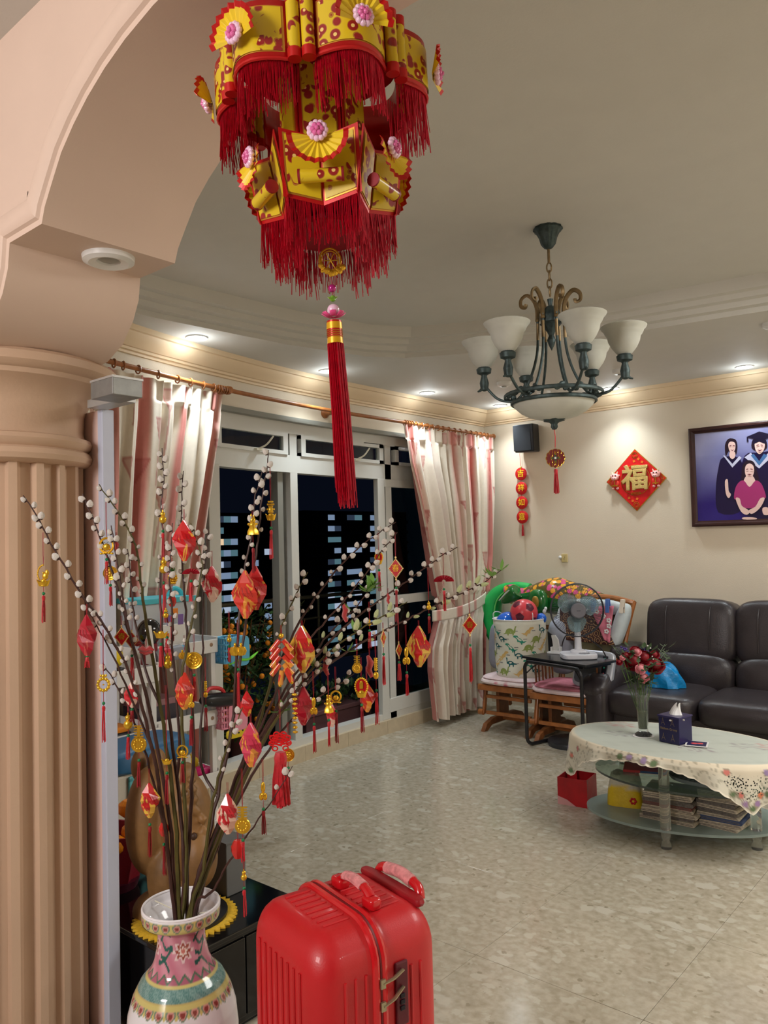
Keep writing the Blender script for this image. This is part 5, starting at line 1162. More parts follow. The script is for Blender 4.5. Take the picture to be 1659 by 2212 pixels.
toy('toy_torch', 'grey and red toy blaster lying on the top shelf', 'toy', (-3.08, 2.05, .955), [('barrel', M().tube([(0, -.06, 0), (0, .08, .012)], .034, 14), cl_('toy grey', 140, 144, 152), True), ('band', M().tube([(0, -.02, .0035), (0, .012, .006)], .038, 14), cl_('toy red', 210, 50, 56), True), ('blue_tip', M().tube([(0, .07, .011), (0, .10, .014)], .028, 14), cl_('toy blue', 70, 170, 200), True)])
toy('toy_bag', 'yellow plastic toy at the left end of the upper toy shelf', 'toy', (-3.14, 1.79, .925), [('shell', M().sq((0, 0, .05), (.06, .07, .05), .7, .7), cl_('toy yellow', 230, 200, 30), True), ('base', M().sq((0, 0, -.02), (.07, .08, .03), .5, .5), cl_('toy dark', 40, 30, 34), True)])
toy('toy_case', 'black and orange toy case on the middle shelf beside the column', 'toy', (-3.15, 1.80, .60), [('case', M().sq((0, 0, .03), (.07, .09, .03), .4, .4), black, True), ('orange_lid', M().sq((0, 0, .065), (.065, .085, .014), .4, .4), cl_('toy orange', 232, 140, 40), True)])
toy('handheld_vacuum', 'black and red handheld vacuum sticking out of the right shelf', 'appliance', (-3.16, 2.37, .67), [('body', M().sq((0, .05, .02), (.04, .13, .035), .8, .8, rot=(-.12, 0, 0)), black, True), ('red_handle', M().tube(bez([(0, -.06, .05), (0, -.02, .085), (0, .05, .07), (0, .07, .03)], 4), .010, 8), cl_('toy red', 190, 46, 50), True), ('nozzle', M().sq((0, .16, -.01), (.022, .03, .018)), cl_('toy grey', 170, 174, 182), True)])
toy('shoe_box', 'dark jumble box on the middle toy shelf', 'box', (-3.33, 2.12, .58), [('box', M().b2((-.08, -.09, 0), (.08, .10, .12)), cl_('dusty dark', 60, 56, 66), False), ('pink_lid', M().b2((-.085, -.095, .12), (.085, .105, .15)), cl_('dusty pink', 150, 110, 116), False)])
def basket(lb_, p, c1, c2, nm):
    t = thing('basket', lb_, 'basket', p); q = M()
    for (a, b_) in (((-.045, -.06), (.045, -.06)), ((.045, -.06), (.045, .06)), ((.045, .06), (-.045, .06)), ((-.045, .06), (-.045, -.06))):
        a = V((*a, 0)); b_ = V((*b_, 0)); nrm = (b_-a).normalized()
        for k in range(7): c_ = a.lerp(b_, (k+.5)/7); q.box((c_.x, c_.y, .065), (.006 if abs(nrm.x) < .5 else .005, .005, .13))
        for z in (.004, .035, .065, .095, .126): q.tube([a+V((0, 0, z)), b_+V((0, 0, z))], .005, 5)
    q.out('lattice', c1, t, smooth=False, kind='stuff')
    M().sq((.052, .03, .055), (.006, .060, .075), .4, .4, 24, 10).out('side_plate', c1, t)
    M().sq((0, .0, .002), (.046, .062, .004), .4, .4).out('floor_plate', c1, t)
    if nm == 'leaf': M().tube(bez([(.05, -.04, -.005), (.055, .02, .012), (.06, .08, .01), (.06, .14, .04)], 4), [.004, .006, .009, .011, .012, .012, .011, .010, .009, .010, .009, .006, .003], 8, flat=.6).out('leaf_trim', c2, t)
    else:
        M().sq((.05, .03, -.028), (.006, .075, .024), .5, .7, 24, 8).out('spotted_trim', c2, t)
        for k in range(5): M().ell((.057, -.02+.025*k, -.028+.008*(k % 2)), (.002, .005, .005), 8, 5).out('spot', black, t)
    return t
basket('pale blue lattice basket with lime leaf trim hooked on the shelf end', (-3.20, 2.50, .86), cl_('basket blue', 96, 176, 214), cl_('lime', 120, 222, 60), 'leaf')
basket('pink lattice basket with yellow spotted trim hooked on the shelf end', (-3.20, 2.48, .54), cl_('basket pink', 232, 150, 170), cl_('spot yellow', 226, 200, 40), 'spot')
# toy kitchen below
tk = thing('toy_kitchen', 'blue and teal toy oven with a dark window under the toy shelf', 'toy', (-2.80, 1.72, .0), rz=.12)
M().b2((-.12, -.17, 0), (.10, .20, .60)).out('cabinet', cl_('cream plastic', 206, 200, 186), tk, smooth=False, bevel=.01)
M().sq((0, .015, .64), (.13, .21, .05), .5, .4, 28, 10).out('blue_roof', cl_('denim blue', 46, 104, 150), tk)
q = M()
for a, b_ in (((.105, -.12, .38), (.115, -.10, .585)), ((.105, .08, .38), (.115, .10, .585)), ((.105, -.12, .57), (.115, .10, .59)), ((.105, -.12, .38), (.115, .10, .40))): q.b2(a, b_)
q.out('teal_frame', cl_('toy teal', 92, 180, 190), tk, smooth=False, bevel=.003)
M().b2((.102, -.10, .40), (.106, .08, .57)).out('oven_window', mat('dark window', sr(26, 24, 26), .15), tk, smooth=False)
M().tube([(.122, -.07, .56), (.122, -.065, .47)], .008, 6).sq((.122, -.065, .44), (.006, .016, .03)).out('toy_spoon', cl_('toy teal', 92, 180, 190), tk)
for nm, lb_, p, d_, m_ in (('toy_bowl', 'navy blue round toy bowl on the lower toy shelf', (-3.10, 1.60, .345), (.07, .07, .04), cl_('navy toy', 22, 36, 110)), ('toy_truck', 'red toy truck bed under the navy bowl', (-3.20, 1.80, .33), (.08, .09, .025), cl_('toy crimson', 170, 26, 46)), ('toy_cup', 'orange toy cup on the bottom shelf tray near the willow', (-3.30, 2.28, .345), (.05, .05, .035), cl_('bright orange', 240, 120, 20)), ('toy_brick', 'magenta toy brick heap on the bottom shelf tray', (-3.28, 2.38, .325), (.04, .05, .028), cl_('magenta toy', 206, 30, 110)), ('toy_duck', 'yellow toy block behind the magenta bricks', (-3.36, 2.37, .36), (.035, .04, .03), cl_('toy yellow', 230, 200, 30)), ('toy_brush', 'yellow and blue toy brush on the third shelf', (-3.30, 2.15, .40), (.05, .06, .02), cl_('toy yellow', 230, 200, 30))):
    toy(nm, lb_, 'toy', p, [('body', M().sq((0, 0, 0), d_, .7, .7), m_, True), ('knob', M().sq((d_[0]*.3, 0, d_[2]), (d_[0]*.3, d_[1]*.3, d_[2]*.5)), m_, True)])
toy('blue_box', 'small bright blue carton on the floor right of the toy shelf', 'box', (-2.75, 2.06, 0), [('carton', M().b2((-.05, -.05, 0), (.05, .05, .19)), cl_('sky blue', 70, 150, 214), False), ('lid', M().b2((-.055, -.055, .19), (.055, .055, .215)), cl_('violet blue', 60, 60, 130), False)])
# ================================================================== BLACK CABINET, STATUE, FRUIT
cb_ = thing('black_cabinet', 'glossy black low cabinet behind the porcelain vase', 'cabinet', (-2.23, 1.53, 0))
gb_ = mat('gloss black lacquer', sr(10, 10, 11), .12, coat=.3)
M().b2((-.30, -.22, .02), (.32, .22, .285)).out('body', gb_, cb_, smooth=False, bevel=.003)
M().b2((-.31, -.235, .285), (.33, .235, .30)).out('top_panel', gb_, cb_, smooth=False, bevel=.003)
M().b2((-.28, -.20, 0), (.30, .20, .02)).out('plinth', black, cb_, smooth=False)
M().b2((.321, -.21, .04), (.326, .0, .27)).out('door', gb_, cb_, smooth=False, bevel=.002); M().b2((.321, .005, .04), (.326, .21, .27)).out('door', gb_, cb_, smooth=False, bevel=.002)
sx0, sy0 = -2.10, 1.455
mt_ = thing('doily', 'yellow zigzag edged mat under the carved statue', 'mat', (sx0, sy0, .3005))
q = M(); n = 90; q.prism([((.160 if k % 2 else .146)*cos(2*pi*k/n), (.160 if k % 2 else .146)*sin(2*pi*k/n)) for k in range(n)], lambda u, v, t_: (u, v, t_), 0, .006); q.out('fringe', mat('yellow straw', sr(226, 184, 50), .6, noise=.2, nscale=120), mt_, smooth=False)
M().lathe([(0, .006), (.13, .006), (.13, .016), (0, .016)], 32).out('black_base', black, mt_)
stt = thing('wooden_statue', 'carved brown wooden figure with rounded back and curled brow behind the vase', 'statue', (sx0, sy0, .317))
wd = mat('carved camphor wood', sr(136, 100, 58), .5, noise=.4, nscale=9, bump=.4, bscale=40)
q = M(); O_ = stt.location
KS = 1.128
def at(px, py, d): return P(px, py+4, d*KS)-O_
def ep(px, py, d, rx, ry, rz_, rot=None): q.ell(at(px, py, d), (rx*KS, ry*KS, rz_*KS), 20, 14, rot=rot)
RZ = radians(40.6)
ep(322, 1768, 2.20, .066, .07, .150, (0, .02, RZ)); ep(405, 1780, 2.18, .074, .08, .150, (0, -.03, RZ)); ep(375, 1700, 2.20, .05, .06, .075, (0, 0, RZ)); ep(398, 1672, 2.18, .036, .04, .038, (0, 0, RZ)); ep(430, 1850, 2.12, .05, .06, .08, (0, 0, RZ))
ep(300, 1650, 2.26, .022, .03, .045, (0, 0, RZ)); ep(340, 1650, 2.24, .028, .03, .05, (0, 0, RZ)); ep(365, 1890, 2.18, .06, .06, .10, (0, 0, RZ)); ep(345, 1960, 2.19, .075, .07, .055, (0, 0, RZ)); ep(400, 1940, 2.17, .06, .06, .07, (0, 0, RZ)); ep(366, 1985, 2.15, .085, .07, .03, (0, 0, RZ))
for px, py, r_ in ((402, 1716, .020), (415, 1702, .016), (418, 1722, .015), (410, 1740, .018), (425, 1748, .014), (414, 1680, .014), (438, 1765, .014), (415, 1805, .018), (420, 1838, .022), (428, 1865, .024), (440, 1790, .014)): q.ell(at(px, py, 2.115), (r_*KS, r_*KS, r_), 12, 8)
so_ = q.out('carved_body', wd, stt); rm = so_.modifiers.new('r', 'REMESH'); rm.mode = 'VOXEL'; rm.voxel_size = .006; rm.use_smooth_shade = True; sm_ = so_.modifiers.new('s', 'SMOOTH'); sm_.iterations = 3
M().ell(at(419, 1803, 2.092), (.010, .010, .012), 12, 8).out('eye', mat('dark carved', sr(60, 38, 22), .5), stt)
M().tube(bez([at(396, 1850, 2.10), at(405, 1860, 2.095), at(420, 1860, 2.095), at(432, 1850, 2.10)], 4), .004, 6).out('mouth_line', mat('dark carved', sr(60, 38, 22), .5), stt)
M().tube(bez([at(394, 1724, 2.11), at(392, 1708, 2.095), at(403, 1700, 2.09), at(410, 1712, 2.09), at(403, 1720, 2.09)], 5), .004, 6).out('curl', wd, stt)
gx = thing('grey_box', 'plain grey upright box on the black cabinet behind the statue', 'box', (-2.16, 1.66, .30)); M().b2((-.05, -.04, 0), (.055, .04, .17)).out('shell', mat('plain grey', sr(104, 106, 106), .5), gx, smooth=False, bevel=.003); M().b2((-.055, -.044, .17), (.06, .044, .175)).out('lid', mat('plain grey', sr(104, 106, 106), .5), gx, smooth=False)
fb = thing('fruit_basket', 'dark red paper lined basket of mandarins beside the statue', 'basket', (-2.40, 1.42, .30))
FBX, FBY, FBZ = P(250, 1890, 2.66)
fb.location = (FBX, FBY, .3005)
M().shell([(.06, 0), (.095, .13), (.11, .19), (.10, .19), (.08, .13), (0, .09)], 14, lob=7, amp=.12).out('red_liner', mat('crepe red', sr(130, 14, 34), .6, bump=.6, bscale=40), fb)
M().lathe([(0, -.0), (.07, 0), (.08, .03), (0, .03)], 20).out('dish', cl_('dark burgundy', 70, 10, 30), fb)
mnd = mat('mandarin peel', sr(240, 146, 20), .4, bump=.4, bscale=300)
for k, (x, y, z, lb_) in enumerate(((.045, .03, .15, 'front mandarin with torn wrapping in the red basket'), (.0, .045, .20, 'upper mandarin resting behind the others in the red basket'), (.05, .055, .215, 'topmost mandarin beside the wooden statue'), (.05, -.03, .13, 'low mandarin half hidden by the partition edge'))):
    t = thing('mandarin', lb_, 'fruit', (FBX+x*1.15, FBY+y*1.15, .30+z*1.25), group='mandarins in the red basket'); M().lathe([(0, -.030), (.018, -.028), (.034, -.014), (.038, 0), (.034, .016), (.018, .028), (.004, .027), (0, .024)], 20).out('peel', mnd, t); M().ell((0, 0, .027), (.005, .005, .003), 8, 4).out('stem_end', kl, t)
# ================================================================== RED SUITCASE
u_ = V((.18, .984, 0)); ang = atan2(-.18, .984)   # local x = width across zipper line direction
sc_ = thing('suitcase', 'red ribbed hard shell trunk suitcase standing in the foreground', 'suitcase', (-1.098, 1.125, 0), rz=atan2(-.25, .97))
rs = mat('red shell', sr(196, 26, 34), .42, noise=.06, nscale=6, coat=.15, bump=.08, bscale=400); rsg = mat('glossy red trim', sr(200, 20, 30), .18, coat=.5); zipm = mat('dark red zip', sr(110, 12, 20), .5)
W_, D_, H0, H1 = .141, .140, .045, .747
def rr(u, hw, hd, r, n=8):   # rounded rect outline
    o = []
    for cx_, cy_, a0 in ((hw-r, hd-r, 0), (-hw+r, hd-r, 90), (-hw+r, -hd+r, 180), (hw-r, -hd+r, 270)):
        for k in range(n+1): a = radians(a0+90*k/n); o.append((cx_+r*cos(a), cy_+r*sin(a)))
    return o
def body(y0, y1, nm):
    # half shell between local y0..y1 ; zipper plane at yz
    q = M(); NY = 60; prof = []
    # outline in x-z (rounded rect), swept along y with rounded end
    yz = -.012; end = y1 if abs(y1-yz) > abs(y0-yz) else y0; st_ = y0 if end == y1 else y1; sg = 1 if end > st_ else -1; L_y = abs(end-st_); R = .055
    ring = []; hz_ = (H1-H0)/2; zc = (H1+H0)/2; sec = []
    steps = [0, .012, .02]+[.02+(L_y-R-.02)*k/14 for k in range(1, 15)]+[L_y-R+R*sin(radians(90*k/7)) for k in range(1, 8)]
    ol = []
    for s_ in steps:
        ins = 0 if s_ <= L_y-R else R*(1-cos(math.asin(min(1, (s_-(L_y-R))/R))))
        if s_ < .015: ins -= .004
        oo = []
        rad = .065; per = []
        hw_, hh = W_-ins, hz_-ins; rc = max(.012, rad-ins*.5)
        NS = 26
        segs = []
        for cx_, cz_, a0 in ((hw_-rc, hh-rc, 0), (-hw_+rc, hh-rc, 90), (-hw_+rc, -hh+rc, 180), (hw_-rc, -hh+rc, 270)):
            for k in range(7): a = radians(a0+90*k/6); segs.append((cx_+rc*cos(a), cz_+rc*sin(a)))
        oo = [(x, st_+sg*s_, zc+z) for x, z in segs]; ol.append(oo)
    n = len(ol[0]); q.add([p for o in ol for p in o], [(i*n+k, i*n+(k+1) % n, (i+1)*n+(k+1) % n, (i+1)*n+k) for i in range(len(ol)-1) for k in range(n)]+[tuple(len(ol)*n-n+k for k in range(n))])
    return q.out(nm, rs, sc_, auto=50)
body(-.012, D_, 'rear_shell'); body(-D_, -.012, 'front_shell')
zc = (H1+H0)/2
def outl(ex, n=7):
    hw_, hh, rc = W_+ex, (H1-H0)/2+ex, .065+ex; o = []
    for cx_, cz_, a0 in ((hw_-rc, hh-rc, 0), (-hw_+rc, hh-rc, 90), (-hw_+rc, -hh+rc, 180), (hw_-rc, -hh+rc, 270)):
        for k in range(n+1): a = radians(a0+90*k/n); o.append((cx_+rc*cos(a), zc+cz_+rc*sin(a)))
    return o
M().tube([(x, -.020, z) for x, z in outl(.0035)], .0075, 8, closed=True).out('edge_trim', rsg, sc_); M().tube([(x, -.004, z) for x, z in outl(.0035)], .0075, 8, closed=True).out('edge_trim', rsg, sc_)
M().tube([(x, -.012, z) for x, z in outl(.006)], .0035, 6, closed=True).out('zip', zipm, sc_)
# ribs on sides and top (run along the depth on top and vertically on the sides)
r0_ = None
def rib(pts, r=.0032):
    return M().tube(pts, r, 6).out('rib', rs, sc_)
for k in range(8):   # top ribs, both halves
    x = -.073+.0208*k
    rib([(x, .035, H1-.0005), (x, .085, H1-.0005)] if 2 < k < 7 and False else [(x, .015, H1-.0005), (x, .083, H1-.0005)]); rib([(x, -.030, H1-.0005), (x, -.086, H1-.0005)])
for k in range(8):   # front big face
    x = -.080+.0229*k
    if True: rib([(x, -D_-.0005, H1-.062), (x, -D_-.0005, H0+.06)])
for k in range(3): rib([(W_+.0005, -.083+.022*k, H1-.072), (W_+.0005, -.083+.022*k, H0+.06)]); rib([(-W_-.0005, -.083+.022*k, H1-.072), (-W_-.0005, -.083+.022*k, H0+.06)])
for k in range(4): 
    y = .018+.0215*k
    rib([(W_+.0005, y, H1-.085), (W_+.0005, y, H1-.09 if k < 2 else H0+.06)] if k >= 2 else [(W_+.0005, y, H0+.06), (W_+.0005, y, H1-.36)]); rib([(-W_-.0005, y, H1-.085), (-W_-.0005, y, H0+.06)])
# top handle
hd = M().sq((-.052, .028, H1+.010), (.020, .014, .012), .5, .5).sq((.062, .028, H1+.010), (.020, .014, .012), .5, .5).tube(bez([(-.052, .028, H1+.018), (-.03, .028, H1+.030), (.005, .028, H1+.034), (.04, .028, H1+.030), (.062, .028, H1+.018)], 5), .010, 10, flat=.7).out('top_handle', rsg, sc_)
wrap = mat('crinkled clear wrap', sr(232, 150, 152), .25, bump=1, bscale=90, noise=.35, nscale=60)
M().tube(bez([(-.030, .028, H1+.030), (0, .028, H1+.0345), (.036, .028, H1+.0305)], 6), .0125, 10, flat=.72).out('handle_wrap', wrap, hd)
# recess and trolley handle
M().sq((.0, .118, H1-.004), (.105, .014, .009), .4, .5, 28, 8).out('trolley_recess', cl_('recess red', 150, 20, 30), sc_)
th = M().tube(bez([(-.075, .136, H1-.01), (-.06, .140, H1+.010), (0, .142, H1+.016), (.06, .140, H1+.010), (.075, .136, H1-.01)], 5), .010, 10).out('trolley_handle', rsg, sc_)
M().tube(bez([(-.045, .1405, H1+.012), (0, .142, H1+.0165), (.045, .1405, H1+.012)], 6), .0125, 10).out('handle_wrap', wrap, th)
# lock on the right side (+x face)
sl = mat('pewter pull', sr(168, 160, 132), .3, .8)
lk = M().b2((W_+.0, .022, H1-.185), (W_+.006, .050, H1-.070)).out('lock_plate', cl_('lock maroon', 90, 18, 34), sc_, smooth=False, bevel=.003)
for k in range(3): M().b2((W_+.006, .030, H1-.156+.011*k), (W_+.009, .040, H1-.148+.011*k)).out('dial', mat('dial dark', sr(40, 36, 44), .3, .4), lk, smooth=False, bevel=.001)
for z_, dz in ((H1-.092, .010), (H1-.132, .020)):
    M().b2((W_+.004, -.016, z_-.008), (W_+.014, -.006, z_+.008)).tube([(W_+.012, -.010, z_), (W_+.014, .012, z_+dz*.35), (W_+.010, .036, z_+dz)], .0042, 6, flat=.5).out('zip_pull', sl, sc_, smooth=False)
M().sq((W_+.008, .040, H1-.34), (.012, .012, .10), .4, .5).out('side_handle', rsg, sc_)
M().tube(bez([(-.02, -D_-.001, H1-.33), (-.02, -D_-.004, H1-.30), (-.035, -D_-.001, H1-.29)], 4), .005, 6).out('emblem_edge', rsg, sc_)
for x in (-.115, .115):
    for y in (-.105, .105):
        M().box((x, y, .05), (.05, .045, .03)).out('caster_fork', black, sc_, smooth=False, bevel=.005); M().lathe([(0, -.012), (.024, -.012), (.025, 0), (.024, .012), (0, .012)], 20, T=Matrix.Translation((x, y, .025)) @ Matrix.Rotation(pi/2, 4, 'X')).out('wheel', black, sc_)
# ================================================================== PORCELAIN VASE
vx0, vy0 = P(392, 2000, 1.70).x, P(392, 2000, 1.70).y
pv = thing('porcelain_vase', 'large famille rose porcelain floor vase with pink neck holding willow branches', 'vase', (vx0, vy0, 0))
ZT = .675
prof = [(.060, 0), (.066, .02), (.070, .05), (.082, .15), (.102, .27), (.116, .36), (.1185, .41), (.114, .455), (.104, .49), (.088, .52), (.072, .537), (.064, .548), (.058, .562), (.053, .585), (.050, .61), (.0515, .628), (.058, .636), (.072, .641), (.081, .645), (.0830, .652), (.0838, .668), (.0825, ZT), (.0785, .670), (.076, .655), (.060, .646), (.046, .628), (.042, .59), (.042, .54)]
cum = [0]
for (a, b_), (c_, d_) in zip(prof, prof[1:]): cum.append(cum[-1]+hypot(c_-a, d_-b_))
def pv_at(t_):
    s_ = t_*cum[-1]
    for i in range(len(prof)-1):
        if s_ <= cum[i+1]+1e-9: k = (s_-cum[i])/(cum[i+1]-cum[i]); return lerp(prof[i][0], prof[i+1][0], k), lerp(prof[i][1], prof[i+1][1], k), i
def vcol(u, v):
    r, z, i = pv_at(v); a = 2*pi*u
    wht = V(sr(232, 230, 234)); pnk = V(sr(196, 120, 140)); aq = V(sr(136, 170, 164)); ylw = V(sr(204, 192, 120)); brn = V(sr(140, 66, 60)); grn = V(sr(44, 96, 88))
    if i >= 20: return tuple(wht)
    def heart(n, zc_, sc2, basec):
        f = (a*n/(2*pi)) % 1-.5; x = f*2*pi*r/n/sc2; y = (z-zc_)/sc2; rr2 = hypot(x, y*1.1-abs(x)*.4)
        if rr2 < .35: return brn
        if rr2 < .55: return V(sr(206, 150, 140))
        if rr2 < .8: return V(sr(120, 140, 116))
        return basec
    if z > .636: return tuple(heart(22, .657, .0125, ylw)) if z > .643 and z < .670 else tuple(wht.lerp(pnk, .3) if z < .643 else wht)
    if z > .538:
        c = pnk.lerp(V(sr(214, 150, 166)), .5+.5*sin(a*9+z*90))
        if z < .556:
            f = (a*18/(2*pi)) % 1-.5; h = .556-abs(f)*.028
            if z < h-.006: c = V(sr(170, 96, 116))
            elif z < h: c = V(sr(90, 116, 96))
        for fa, fz in ((vaf, .597), (vaf+1.5, .60), (vaf-1.5, .60), (vaf+3, .60)):
            dx = ((a-fa+pi) % (2*pi)-pi)*.052; dy = z-fz; rr2 = hypot(dx, dy); th_ = atan2(dy, dx)
            pet = .019*(1+.25*cos(8*th_))
            if rr2 < pet*.28: c = V(sr(206, 120, 110))
            elif rr2 < pet*.45: c = V(sr(240, 226, 216))
            elif rr2 < pet*.72: c = brn.lerp(V(sr(180, 90, 70)), .4)
            elif rr2 < pet: c = V(sr(232, 206, 206))
            for k in (-1, 1):
                d2 = abs(dy-k*(.5*dx)-k*.01-.006*sin(dx*200)); 
                if .022 < abs(dx) < .052 and d2 < .0042: c = grn
        return tuple(c)
    if z > .533: return tuple(ylw)
    if z > .512:
        n = sin(a*60+sin(z*900)*2)*sin(z*700+sin(a*40)*3); c = aq.lerp(V(sr(70, 120, 118)), .5+.5*n)
        return tuple(c)
    if z > .509: return tuple(ylw.lerp(brn, .2))
    if z > .478:
        zz = .484+.010*abs(sin(a*13)); 
        if z > .500: return tuple(ylw)
        return tuple(heart(26, .492, .014, ylw if z > zz else wht))
    # plum branch
    dx = ((a-vaf+.35+pi) % (2*pi)-pi)*.115; c = wht
    if abs(dx+.03-(z-.40)*.6-.004*sin(z*160)) < .0035: c = V(sr(140, 100, 120))
    return tuple(c)
vaf = atan2(-vy0, -vx0)+.05
def vsurf(u, v): r, z, i = pv_at(v); return (r*cos(2*pi*u), r*sin(2*pi*u), z)
M().grid(380, 260, vsurf, closeu=True, col=vcol).lathe([(0, .0), (.060, .0)], 40).out('porcelain', mat('glazed porcelain', (.8, .8, .8), .12, attr=True, noise=.02, nscale=10, coat=.4), pv, auto=180)
M().tube([(.081*cos(t_), .081*sin(t_), .6735) for t_ in [2*pi*i/48 for i in range(48)]], .0028, 8, closed=True).out('lip', mat('white glaze', sr(236, 234, 238), .1), pv)
M().tube(bez([(-.07, -.02, .668), (0, .01, .650), (.07, .03, .666)], 5), .0014, 5).out('raffia_tie', mat('clear tape', sr(214, 210, 190), .3), pv)
# corner of crumpled wrapping at the bottom left
cw = thing('foil_wrap', 'crumpled silvery plastic wrapping poking in at the lower left corner', 'wrapping', P(4, 2190, .95))
q = M(); rg_ = random.Random(9)
q.grid(14, 14, lambda u, v: ((-.10+.115*u*(1-.5*v*v))+rg_.uniform(-.006, .006), -.03+.06*v+rg_.uniform(-.01, .01), -.16+.195*v-.03*u*u+rg_.uniform(-.006, .006)))
q.out('film', mat('silver film', sr(196, 198, 206), .3, .35, noise=.3, nscale=20), cw, smooth=False, solid=.002)
cw.rotation_euler = (0, 0, RZ)
